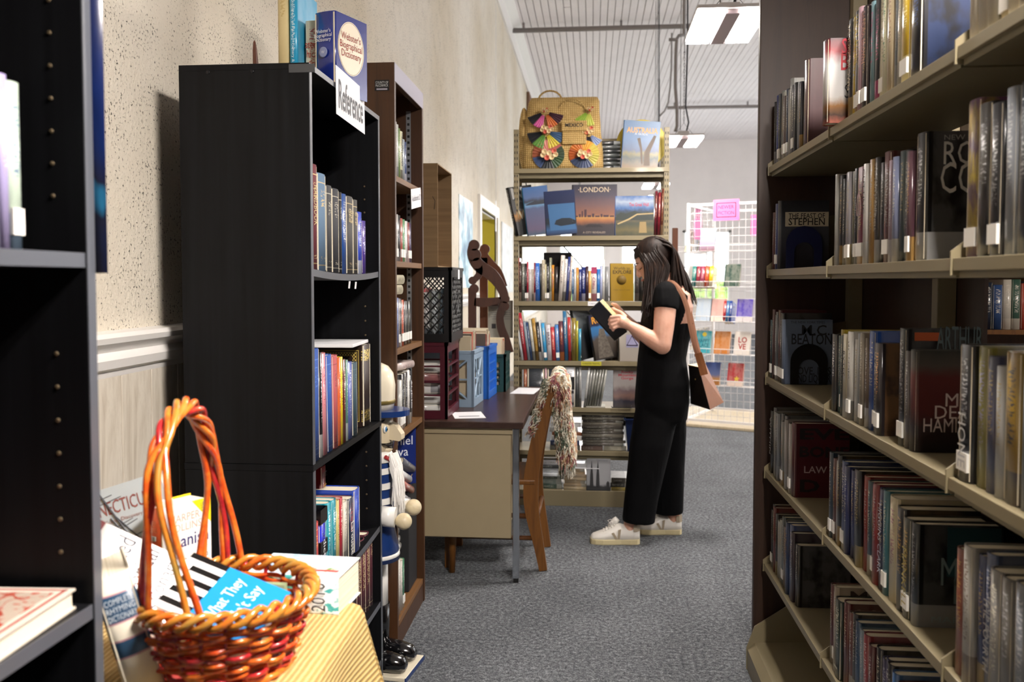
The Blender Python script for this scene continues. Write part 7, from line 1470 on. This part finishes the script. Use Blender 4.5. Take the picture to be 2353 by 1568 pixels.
# neck and head
NB = Q(1546, 660, PY); HC = Q(1499, 600, PY); pit = R(32)
hf = Vector((-math.cos(pit), 0, -math.sin(pit))); hu = Vector((-math.sin(pit), 0, math.cos(pit))); hr = Vector((0, 1, 0))
bod.tube([NB + Vector((.01, 0, -.04)), lerp(NB, HC, .4), HC - hu * .03 - hf * .02], [.062, .052, .05], 16)
def hp(f_, u_, s_=0): return HC + hf * f_ + hu * u_ + hr * s_
def ell(c, rf, ru, rs, n=18, m_=12):
    mb2 = MB().ball((0, 0, 0), (rf, rs, ru), n, m_); bod.add([c + hf * v_[0] + hr * v_[1] + hu * v_[2] for v_ in mb2.v], mb2.f, True)
ell(hp(-.012, .018), .098, .092, .077); ell(hp(.03, -.045), .062, .07, .06); ell(hp(.058, -.085), .034, .03, .036); ell(hp(.075, .01), .02, .02, .05)
bod.tube([hp(.088, .008), hp(.104, -.025), hp(.098, -.04)], [.008, .013, .011], 10); ell(hp(.086, -.062), .014, .014, .024)
for s_ in (-1, 1): ell(hp(-.005, -.012, s_ * .077), .018, .03, .008)
# legs down to the ankles
NA, FA = Q(1446, 1205, 4.70), Q(1546, 1188, 4.905)
limb([Q(1508, 940, 4.72), Q(1485, 1060, 4.71), Q(1452, 1170, 4.70), NA + Vector((0, 0, -.03))], [.075, .055, .036, .034]); limb([Q(1540, 940, 4.88), Q(1540, 1060, 4.89), Q(1548, 1160, 4.905), FA + Vector((0, 0, -.03))], [.075, .055, .036, .034])
# near hand: palm, four fingers under the cover, thumb over the fore-edge
palm = lerp(NW, Q(1420, 735, 4.635), .55)
bod.tube([NW, lerp(NW, palm, .5), palm, Q(1422, 736, 4.632)], [.025, .029, .033, .026], 14)
for i, (kx, ky, tx_, ty_, ex, ey) in enumerate(((1417, 727, 1404, 729, 1399, 738), (1416, 735, 1403, 738, 1399, 747), (1417, 743, 1405, 747, 1402, 755), (1420, 750, 1410, 755, 1408, 761))):
    bod.tube([Q(kx + 9, ky, 4.636), Q(kx, ky, 4.625), Q(tx_, ty_, 4.622), Q(ex, ey, 4.634)], [.0115, .0105, .0095, .008], 10)
bod.tube([Q(1438, 730, 4.645), Q(1428, 720, 4.66), Q(1416, 714, 4.672), Q(1406, 709, 4.68)], [.014, .0125, .011, .009], 10)
# far hand
bod.tube([FW_, Q(1420, 718, 4.90), Q(1412, 712, 4.905)], [.025, .032, .026], 12)
for i in range(4): bod.tube([Q(1412 + i, 708 + 6 * i, 4.91), Q(1402 + i * 2, 712 + 7 * i, 4.92), Q(1396 + 2 * i, 722 + 7 * i, 4.905)], [.011, .01, .008], 8)
bod.tube([Q(1424, 710, 4.885), Q(1414, 701, 4.87), Q(1405, 698, 4.858)], [.013, .012, .009], 10)
PL(bod); body = remesh('body', bod, 'skin', per, .0042, 4)
def PC(mb, name, m_, par=None): PL(mb); return mb.build(name, m_, par or per)
# face details
for s_ in (-1, 1):
    mb = MB().tube([hp(.084, .004, s_ * .02), hp(.083, -.003, s_ * .034), hp(.07, .0, s_ * .048)], [.0015, .0028, .0012], 6); PC(mb, 'eyelash', mat('lash', '1a100c', .6))
    mb = MB().tube([hp(.093, .03, s_ * .016), hp(.089, .036, s_ * .034), hp(.072, .03, s_ * .052)], [.002, .0032, .0012], 6); PC(mb, 'eyebrow', 'dark_hair')
PC(MB().tube([hp(.096, -.062, -.02), hp(.103, -.06, 0), hp(.096, -.062, .02)], [.003, .0055, .003], 8), 'lips', mat('lips', 'b06a62', .45))
# --- jumpsuit
ju = MB()
ju.loft([ring(1514, 1576, 652, PY, .12), ring(1488, 1594, 678, PY, .178), ring(1478, 1598, 706, PY, .168), ring(1471, 1597, 745, PY, .156), ring(1470, 1583, 785, PY, .145), ring(1465, 1576, 825, PY, .146), ring(1461, 1584, 880, PY, .175), ring(1458, 1583, 925, PY, .178), ring(1462, 1578, 965, PY, .165)])
ju.loft([ring(1463, 1560, 925, 4.735, .085), ring(1455, 1556, 965, 4.72, .095), ring(1447, 1543, 1020, 4.71, .105), ring(1440, 1526, 1090, 4.705, .098), ring(1434, 1512, 1150, 4.70, .092), ring(1430, 1505, 1190, 4.70, .088, dy=5), ring(1430, 1505, 1196, 4.70, .086, dy=5)])
ju.loft([ring(1500, 1576, 925, 4.865, .085), ring(1500, 1577, 990, 4.88, .094), ring(1500, 1573, 1070, 4.895, .096), ring(1500, 1571, 1130, 4.90, .09), ring(1501, 1570, 1172, 4.905, .086), ring(1501, 1570, 1178, 4.905, .084)])
for S0, E0, k_ in ((NS_, NE, 1), (FS_, FE, 1)):
    ju.ball(S0 + Vector((0, 0, .004)), .066, 18, 12); ju.tube([S0 + Vector((.0, -.0, .03)), lerp(S0, E0, .0), lerp(S0, E0, .16), lerp(S0, E0, .30)], [.05, .068, .07, .067], 18)
PL(ju)
lx = per.location.x
zcut = Q(1500, 655).z
def scoop(c):
    x_ = c.x + lx; y_ = abs(c.y)
    # open back: remove cloth above a slope that falls towards the back, between the shoulder straps
    if y_ < .15 and x_ > Q(1553, 700).x and c.z > Q(1590, 742).z: return True
    za = Q(1560, 690).z; xa = Q(1540, 690).x
    if y_ < .105 and x_ > xa - .02 and c.z > Q(1590, 775).z + (y_ / .105) ** 2 * .12 + max(0, (Q(1590, 775).x - x_)) * .9: return True
    if y_ < .10 and c.z > Q(1500, 690).z: return True
    return False
suit = remesh('jumpsuit', ju, 'black_crepe', per, .0065, 14, scoop)
# --- hair: scalp cap and long locks
hair = MB()
mb2 = MB().ball((0, 0, 0), (.108, .088, .104), 22, 14); hair.add([hp(-.022, .024) + hf * v_[0] + hr * v_[1] + hu * v_[2] for v_ in mb2.v], mb2.f, True)
capc = hair; PL(capc)
def hcut(c):
    w_ = Vector((c.x + lx, c.y + PY, c.z)) - HC; return w_.dot(hf) > .055 and w_.dot(hu) < .058 and True
hc_ = remesh('hair', capc, 'dark_hair', per, .006, 2, hcut)
rr = random.Random(12); locks = MB()
def lock(pts, r0, n=7):
    pts = smooth([tuple(p_) for p_ in pts], 4); k_ = len(pts)
    locks.tube(pts, [max(.0012, r0 * (1 - .1 * (i / k_)) * (1 if i / k_ < .72 else 1 - (i / k_ - .72) / .3)) for i in range(k_)], n)
for i in range(74):      # near side: over the temple and down in front of the shoulder
    u = rr.random(); v_ = rr.random()
    top = hp(.035 - .11 * u, .112 - .02 * abs(u - .4), -.012 - .02 * rr.random())
    sid = hp(.045 - .1 * u, .03, -.082 - .006 * rr.random())
    px_e = 1474 + 52 * u + rr.uniform(-3, 3); py_e = 742 - 52 * u + rr.uniform(-30, 6)
    mid = Q(1483 + 46 * u + rr.uniform(-3, 3), 655 + rr.uniform(-8, 8), 4.695 - .02 * rr.random())
    lock([top, sid, Q(1482 + 55 * u, 612, 4.70), mid, Q(px_e, py_e, 4.65 - .03 * rr.random() - .02 * u)], rr.uniform(.005, .009))
for i in range(84):      # back: from the crown down over the nape and bare back
    u = rr.random(); y_ = rr.uniform(-.085, .085)
    top = hp(-.02 - .06 * rr.random(), .11 - .015 * abs(y_) / .08, y_ * .5)
    bk_ = hp(-.118 - .008 * rr.random(), .02 - .03 * u, y_ * .9)
    e = Q(1540 + 58 * u + rr.uniform(-6, 4), 668 + 32 * u + rr.uniform(-16, 6), PY + y_ * 1.3)
    lock([top, bk_, lerp(bk_, e, .5) + Vector((.006, 0, .012)), e], rr.uniform(.005, .0085))
for i in range(46):      # far side
    u = rr.random(); top = hp(.05 - .12 * u, .105, .015 + .03 * rr.random()); sid = hp(.06 - .1 * u, .02, .084)
    lock([top, sid, Q(1480 + 50 * u, 660, 4.90), Q(1476 + 50 * u, 730 - 30 * u, 4.93)], rr.uniform(.005, .009))
for i in range(26):      # wispy back tips
    e = Q(1570 + rr.uniform(0, 34), 680 + rr.uniform(0, 24), PY + rr.uniform(-.11, .03)); s0 = hp(-.115, -.02, rr.uniform(-.07, .05)); lock([s0, lerp(s0, e, .5) + Vector((.01, 0, .01)), e], .003, 5)
PL(locks); lo_ = locks.build('hair_locks', 'dark_hair', per, recalc=False); lo_['kind'] = 'stuff'
# --- sneakers
mat('shoe_white', 'e6e2da', .5, coat=.1); mat('shoe_sole', 'd3c69c', .6); mat('shoe_tan', 'a89a84', .6); mat('lace_white', 'ece8e0', .7)
def sneaker(toe, heel, side):
    d = (heel - toe); L_ = d.length; ex = d.normalized(); ey = Vector((0, 0, 1)).cross(ex) * -1; g0 = Vector((toe.x, toe.y, 0))
    sh = bpy.data.objects.new('sneaker', None); C.objects.link(sh); sh.parent = per; sh.location = pM @ g0
    def T3(a, s, z_): return ex * a * L_ + ey * s + Vector((0, 0, z_))
    prof = [(0, .012), (.02, .03), (.1, .044), (.25, .05), (.45, .046), (.62, .04), (.8, .042), (.94, .038), (.99, .024), (1, .01)]
    out = [(a, w_) for a, w_ in prof] + [(a, -w_) for a, w_ in reversed(prof)]
    so_ = MB(); n = len(out); so_.loft([[T3(a, w_ * k2, z_) for a, w_ in out] for z_, k2 in ((0, .96), (.004, 1), (.024, 1.01), (.028, .98))], True, False); so_.build('sole', 'shoe_sole', sh)
    up = MB(); rings = []
    for a, w_, z1 in ((.015, .02, .04), (.06, .036, .052), (.16, .044, .062), (.28, .046, .074), (.40, .044, .092), (.52, .041, .108), (.60, .040, .108), (.72, .039, .098), (.86, .037, .098), (.96, .031, .104), (.995, .018, .098)):
        rings.append([T3(a, w_ * math.cos(q) * (1 if math.sin(q) > 0 else 1), .024 + max(0, math.sin(q)) ** .75 * (z1 - .024) if math.sin(q) > 0 else .024) for q in [2*math.pi*j/20 for j in range(20)]])
    up.loft(rings); up.build('upper', 'shoe_white', sh)
    tg_ = MB(); tg_.loft([[T3(a, s, z_) for a, s, z_ in ((.86, .0375, zz), (.93, .036, zz), (1.0, .016, zz), (1.003, 0, zz), (1.0, -.016, zz), (.93, -.036, zz), (.86, -.0375, zz), (.93, -.026, zz), (.96, 0, zz), (.93, .026, zz))] for zz in (.07, .106)], True, False); tg_.build('heel_tab', 'shoe_tan', sh)
    for s in (-1, 1):
        vv = MB(); off = s * .0435
        def plate(pts):
            vs = [T3(a, off * (1.0 if i_ == 0 else .9), z_) for i_ in (0, 1) for a, z_ in pts]; k_ = len(pts); vv.add(vs, [tuple(range(k_)), tuple(range(2*k_-1, k_-1, -1))] + [(i, i+k_, (i+1) % k_+k_, (i+1) % k_) for i in range(k_)])
        plate([(.42, .062), (.47, .066), (.545, .03), (.50, .028)]); plate([(.61, .085), (.555, .08), (.545, .03), (.585, .03)])
        vv.build('side_emblem', 'shoe_tan', sh, recalc=True)
    la = MB()
    for i in range(5):
        a = .26 + .055 * i; z_ = .072 + .0085 * i; la.tube([T3(a, -.026, z_ - .006), T3(a + .01, 0, z_ + .006), T3(a, .026, z_ - .006)], .0032, 6)
    for s in (-1, 1): la.tube([T3(.46, s * .005, .108), T3(.42, s * .02, .122), T3(.36, s * .03, .112), T3(.40, s * .012, .106)], .0026, 6)
    o_ = la.build('laces', 'lace_white', sh, recalc=False); o_['kind'] = 'stuff'
    tn = MB(); tn.tube([T3(.38, 0, .09), T3(.5, 0, .118), T3(.55, 0, .132)], [.012, .02, .016], 10); tn.build('tongue', 'shoe_white', sh)
def FZ(px_, Y): v_ = Q(px_, 1230, Y); return Vector((v_.x, Y, 0))
sneaker(FZ(1356, 4.685), FZ(1470, 4.70), -1); sneaker(FZ(1463, 4.895), FZ(1566, 4.905), -1)
# --- the book she reads (held open)
rb_ = thing('open_book', 'open dark hardcover held in the reading woman hands', 'book', Q(1404, 730, 4.77))
ro = rb_.location.copy(); u_ = Vector((-.67, 0, .74)).normalized(); dn = Vector((-.74, 0, -.67)).normalized(); yv = Vector((0, 1, 0))
def bp_(a, s, d_): return u_ * a + yv * s + dn * d_
mat('cover_black', '131214', .4); m, nt, b = nodes('gold_leaf_edge'); f = noise(nt, coords(nt, 'Object', (300, 300, 300)), 1, 2); r = ramp(nt, [(.3, 'c8b070'), (.7, 'ece0b0')]); nt.links.new(f, r.inputs[0]); nt.links.new(r.outputs[0], b.inputs['Base Color']); b.inputs['Roughness'].default_value = .6
hl = .108
for s in (-1, 1):
    cv_ = MB(); A = [bp_(a, s * .006, .062) for a in (-hl, hl)]; B = [bp_(a, s * .12, -.015) for a in (-hl, hl)]; nrm = (B[0] - A[0]).cross(u_).normalized() * .003
    cv_.add([A[0], A[1], B[1], B[0], A[0] + nrm, A[1] + nrm, B[1] + nrm, B[0] + nrm], [(0, 1, 2, 3), (7, 6, 5, 4), (0, 4, 5, 1), (1, 5, 6, 2), (2, 6, 7, 3), (3, 7, 4, 0)]); cv_.build('cover', 'cover_black', rb_)
    pg_ = MB(); hq = hl - .005; A = [bp_(a, s * .004, .052) for a in (-hq, hq)]; B = [bp_(a, s * .116, -.016) for a in (-hq, hq)]; A2 = [bp_(a, s * .002, .035) for a in (-hq, hq)]; B2 = [bp_(a, s * .108, -.034) for a in (-hq, hq)]
    pg_.add(A + B[::-1] + A2 + B2[::-1], [(0, 1, 2, 3), (7, 6, 5, 4), (0, 4, 5, 1), (1, 5, 6, 2), (2, 6, 7, 3), (3, 7, 4, 0)]); pg_.build('pages', 'gold_leaf_edge', rb_)
sp2 = MB(); sp2.tube([bp_(-hl, 0, .062), bp_(hl, 0, .062)], .009, 8); sp2.build('spine', 'cover_black', rb_)
# --- shoulder bag
mat('tan_leather', '8a5228', .5, var=.2, vscale=12); mat('dark_leather', '17110e', .45); mat('strap_leather', '9a6a50', .55)
bag = thing('shoulder_bag', 'brown leather box bag hanging behind the reading woman', 'bag', Q(1612, 940, 4.66)); bo = bag.location.copy()
def bq(px_, py_, Y): return Q(px_, py_, Y) - bo
near = [bq(1583, 842, 4.70), bq(1606, 845, 4.60), bq(1632, 942, 4.60), bq(1588, 928, 4.71)]   # front face (dark), narrow top
far_ = [bq(1598, 838, 4.80), bq(1621, 836, 4.72), bq(1663, 925, 4.74), bq(1620, 915, 4.84)]
_n = (near[1] - near[0]).cross(near[3] - near[0]).normalized() * .002; _n = _n if _n.y < 0 else -_n; mb = MB(); mb.add([q + _n for q in near] + [q + _n * .1 for q in near], [(0, 1, 2, 3), (7, 6, 5, 4), (0, 4, 5, 1), (1, 5, 6, 2), (2, 6, 7, 3), (3, 7, 4, 0)]); mb.build('front_panel', 'dark_leather', bag)
mb = MB(); mb.add(near + far_, [(0, 1, 2, 3), (1, 5, 6, 2), (4, 7, 6, 5), (0, 3, 7, 4), (3, 2, 6, 7), (0, 4, 5, 1)]); mb.build('body', 'tan_leather', bag)
mb = MB(); mb.add([near[0] + Vector((-.006, 0, .008)), near[1] + Vector((0, 0, .002)), far_[1], far_[0] + Vector((0, 0, .006)), near[0], near[1], far_[1] + Vector((0, 0, -.004)), far_[0]], [(0, 1, 2, 3), (4, 7, 6, 5), (0, 4, 5, 1), (3, 2, 6, 7)]); mb.build('zip_top', mat('zip_gold', 'b89a58', .3, .7), bag)
MB().ball(bq(1598, 872, 4.645), .005, 10, 6).build('clasp', 'zip_gold', bag)
def strap_mesh(pts, w_, name, m_):
    pts = [Vector(q) for q in smooth([tuple(q) for q in pts], 5)]; mb = MB(); rings = []
    for i, p_ in enumerate(pts):
        t_ = (pts[min(i+1, len(pts)-1)] - pts[max(0, i-1)]).normalized(); sd = Vector((0, 1, 0)) if False else t_.cross(Vector((0, -1, .0))).normalized(); nn = t_.cross(sd)
        rings.append([p_ + sd * w_, p_ + nn * .0015 , p_ - sd * w_, p_ - nn * .0015])
    mb.loft(rings, True, False); mb.build(name, m_, bag)
strap_mesh([bq(1531, 652, 4.64), bq(1545, 650, 4.625), bq(1563, 668, 4.61), bq(1578, 705, 4.605), bq(1587, 750, 4.60), bq(1598, 800, 4.60), bq(1611, 832, 4.61)], .0125, 'strap', 'strap_leather')
strap_mesh([bq(1531, 652, 4.64), bq(1545, 651, 4.67), bq(1566, 672, 4.70), bq(1585, 720, 4.71), bq(1598, 780, 4.70), bq(1611, 832, 4.68)], .012, 'strap', 'strap_leather')
strap_mesh([bq(1604, 812, 4.598), bq(1612, 838, 4.60), bq(1618, 862, 4.598)], .02, 'strap_tab', 'tan_leather')

# ================================================================ white wire racks of newer fiction
mat('wire_white', 'eceaea', .35); mat('rack_pink', 'd86aa4', .6)
def wire_tower(label, cx2, cy2, rz, w_, h_, sides, shelf_z, group='white wire book towers'):
    t = thing('wire_rack', label, 'rack', (cx2, cy2, 0), (0, 0, rz), group)
    for sx in (-1, 1):
        for sy in (-1, 1): MB().box(sx*w_/2 - .014, sx*w_/2 + .014, sy*w_/2 - .014, sy*w_/2 + .014, .03, h_, .003).build('post', 'wire_white', t)
    for z_ in (.06, h_ - .02): 
        for s in (-1, 1):
            MB().box(-w_/2, w_/2, s*w_/2 - .01, s*w_/2 + .01, z_ - .012, z_ + .012).build('frame_rail', 'wire_white', t); MB().box(s*w_/2 - .01, s*w_/2 + .01, -w_/2, w_/2, z_ - .012, z_ + .012).build('frame_rail', 'wire_white', t)
    for sd in sides:
        mb = MB(); n = 14
        def P_(u, z_, o=0): return {'f': (u, -w_/2 - o, z_), 'l': (-w_/2 - o, -u, z_), 'r': (w_/2 + o, u, z_), 'b': (-u, w_/2 + o, z_)}[sd]
        for i in range(1, n): u = -w_/2 + w_ * i / n; mb.tube([P_(u, .06), P_(u, h_ - .02)], .0022, 4, cap=False)
        z_ = .12
        while z_ < h_ - .04: mb.tube([P_(-w_/2, z_), P_(w_/2, z_)], .0022, 4, cap=False); z_ += .075
        o_ = mb.build('wire_panel', 'wire_white', t, recalc=False); o_['kind'] = 'stuff'
        for z_ in shelf_z:
            mb = MB(); d_ = .12
            for o in (.0, .04, .08, d_): mb.tube([P_(-w_/2 + .02, z_, o), P_(w_/2 - .02, z_, o)], .0025, 4)
            mb.tube([P_(-w_/2 + .02, z_ + .05, d_), P_(w_/2 - .02, z_ + .05, d_)], .0035, 5)
            for i in range(13): u = -w_/2 + .02 + (w_ - .04) * i / 12; mb.tube([P_(u, z_, 0), P_(u, z_, d_), P_(u, z_ + .05, d_)], .002, 4)
            o_ = mb.build('wire_shelf', 'wire_white', t, recalc=False); o_['kind'] = 'stuff'
    return t
RK = Vector((1.50, 8.83)); RW = .86; RRZ = R(-24)
SHZ = [1.70, 1.36, 1.03, .72, .42]
wire_tower('white wire tower of newer fiction beside the woman bag', RK.x, RK.y, RRZ, RW, 2.17, 'fl', SHZ)
b_ = MB().box(-.75, .75, -.6, .6, 0, .03, .006).build('rack_plinth', wood('pale_base', 'b8a888', 'cdbfa4'), None, (RK.x + .05, RK.y + .08, 0), (0, 0, RRZ)); tag(b_, 'pale wooden plinth under the white wire tower', 'plinth')
RM = Matrix.Translation((RK.x, RK.y, 0)) @ Matrix.Rotation(RRZ, 4, 'Z')
def rack_book(lab, side, u, z_, col, hh=.2, ww=.13, th=.025, c2='f0e8d8', lean=.28, face=True, artm=None):
    o = book(lab, col, th, hh, ww, (0, 0, 0), c2=c2, group='paperbacks on the white wire rack', hard=False, art=artm)
    SM = Matrix.Identity(4) if side == 'f' else Matrix.Rotation(R(-90), 4, 'Z')
    o.matrix_world = RM @ SM @ Matrix.Translation((u, -RW/2 - .085 + .0, z_ + .004)) @ Matrix.Rotation(-lean, 4, 'X') @ (axes((0, th, 0), (0, -1, 0), (1, 0, 0), (0, 0, 1)) if face else Matrix.Identity(4)); return o
FB = [(-.30, 0, 'b8c4d0', 'pale blue paperback with sunset cover on the rack top shelf', art('art_sun', [(0, '7a4a50'), (.3, 'b8a0c0'), (.6, '9ab0d0'), (1, 'b0c8e0')], 3, .2)),
      (-.06, 1, '2e4a40', 'dark green novel on the rack second shelf', None), (.06, 2, '5a4ab0', 'violet novel on the rack third shelf', None), (-.19, 2, 'd8a8a0', 'pale pink novel on the rack third shelf', None), (-.33, 2, 'b8c8d8', 'pale blue novel at the left of the rack third shelf', None),
      (-.33, 3, '2aa0b0', 'teal paperback with yellow dot on the rack fourth shelf', None), (-.15, 3, 'c87a30', 'orange and red paperback on the rack fourth shelf', None), (.04, 3, 'e0d8d0', 'white paperback with red letters on the rack fourth shelf', None),
      (-.24, 4, '5a78b8', 'blue and orange landscape paperback on the rack fifth shelf', art('art_dune', [(0, 'c87a30'), (.25, 'd89850'), (.45, '6a7ab0'), (1, '3a58a8')], 3, .25)), (-.02, 4, 'b02c34', 'red paperback with yellow star on the rack fifth shelf', None)]
for u, si, c, lab, am in FB:
    o = rack_book(lab, 'f', u, SHZ[si], c, .22, .15, artm=am)
    if 'dot' in lab: MB().ball((.0255, .08, .185), (.002, .022, .022), 12, 6).build('yellow_dot', mat('dot_yellow', 'e0c840', .5), o); text('HAPPY\nPLACE', .12, .08, o, (.0262, .075, .1), (0, 1, 0), (0, 0, 1), '106a78', bold=.02)
    if 'star' in lab:
        st2 = MB(); st2.prism([((.03 if i % 2 == 0 else .013) * math.sin(math.pi * i / 5) + .09, (.03 if i % 2 == 0 else .013) * math.cos(math.pi * i / 5) + .07) for i in range(10)], .0252, .0262, 'x'); st2.build('yellow_star', 'dot_yellow', o)
    if 'red letters' in lab: text('LO\nVE', .08, .12, o, (.0262, .08, .11), (0, 1, 0), (0, 0, 1), 'b04038', bold=.02)
for i, c in enumerate(('2a7a74', '8a2438', 'a03a5a', 'c8502a', 'e0b820')): rack_book('%s paperback spine, %s of five on the rack second shelf' % (cname(c), ordn(i)), 'f', -.37 + .042 * i, SHZ[1], c, .2, .14, .036, lean=.2, face=False)
for i, c in enumerate(('b8303a', '3a80b8', '2a4a9a')): rack_book('%s paperback spine, %s of three on the rack third shelf' % (cname(c), ordn(i)), 'f', -.045 + .028 * i - .02, SHZ[2], c, .2, .14, .026, lean=.25, face=False)
for si in range(4):
    for i in range(4):
        c = ('c8bca8', '3a4048', '8a90a0', 'b8a890', '6a5c68', '4a5a78', 'd0c8b8', '5a4a40')[(si * 3 + i) % 8]; rack_book('%s paperback, %s along the left side of rack shelf %s' % (cname(c), ordn(i), ('one', 'two', 'three', 'four')[si]), 'l', -.34 + .17 * i, SHZ[si], c, .21, .14, lean=.25)
for side, u, z_ in (('f', -.06, 1.99), ('l', .08, 1.96), ('f', .28, 1.84), ('l', .32, 1.82)):
    SM = Matrix.Identity(4) if side == 'f' else Matrix.Rotation(R(-90), 4, 'Z'); front = z_ > 1.87
    o = thing('paper_sign', {1.99: 'pink NEWER FICTION sign on the front of the wire tower', 1.96: 'pink NEWER FICTION sign on the left side of the wire tower', 1.84: 'plain pink sheet inside the wire tower at right', 1.82: 'plain pink sheet inside the wire tower at left'}[z_], 'sign')
    o.matrix_world = RM @ SM @ Matrix.Translation((u, -RW/2 - .012 if front else -RW/2 + .06, z_)); MB().box(-.125, .125, -.001, .001, 0, .2).build('sheet', 'rack_pink', o)
    if front:
        for a in ((-.095, .095, .03, .038), (-.095, .095, .162, .17), (-.095, -.087, .03, .17), (.087, .095, .03, .17)): MB().box(a[0], a[1], -.0016, -.001, a[2], a[3]).build('printed_frame', 'slot_dark', o)
        text('NEWER', .15, .035, o, (0, -.002, .128), (1, 0, 0), (0, 0, 1), '4a2c44', bold=.01); text('FICTION', .15, .035, o, (0, -.002, .073), (1, 0, 0), (0, 0, 1), '4a2c44', bold=.01)
# brown post and framed things between the shelving and the rack
pb = MB().box(-.02, .02, -.02, .02, 0, 1.80, .003).build('brown_post', 'scroll_light', None, (W(1551, 560, 6.4).x, 6.4, 0)); tag(pb, 'slim brown wooden post behind the far end of the travel shelving', 'post')
# far background: posters on the left wall
m, nt, b = nodes('poster_blue'); f = noise(nt, coords(nt, 'Object', (2, 2, 2.4)), 1.6, 3); r = ramp(nt, [(.35, '2a6a94'), (.48, '8ab8cc'), (.56, 'f0f2f0'), (.7, 'e8ece8')]); nt.links.new(f, r.inputs[0]); nt.links.new(r.outputs[0], b.inputs['Base Color']); b.inputs['Roughness'].default_value = .4
o = MB().box(0, .006, -.45, .45, 0, .85).build('wall_poster', 'poster_blue', None, (WXL, 8.25, 1.35)); tag(o, 'blue and white poster on the left wall before the doorway', 'poster')
o = MB().box(0, .012, -.8, .8, 0, .95).build('notice_board', mat('board_pale', 'dfe4e6', .5, var=.3, vscale=6), None, (WXL + .001, 12.3, 1.25)); tag(o, 'pale notice board on the left wall past the doorway', 'board')
o = MB().box(-.001, .001, -.05, .05, -.34, 0).build('hanging_tag', 'white_card', None, (-1.06, 9.6, 2.3)); tag(o, 'white paper tag hanging in front of the doorway', 'tag')
MB().tube([(0, 0, 0), (0, 0, CEIL - 2.32)], .002, 4).build('string', 'white_card', o)
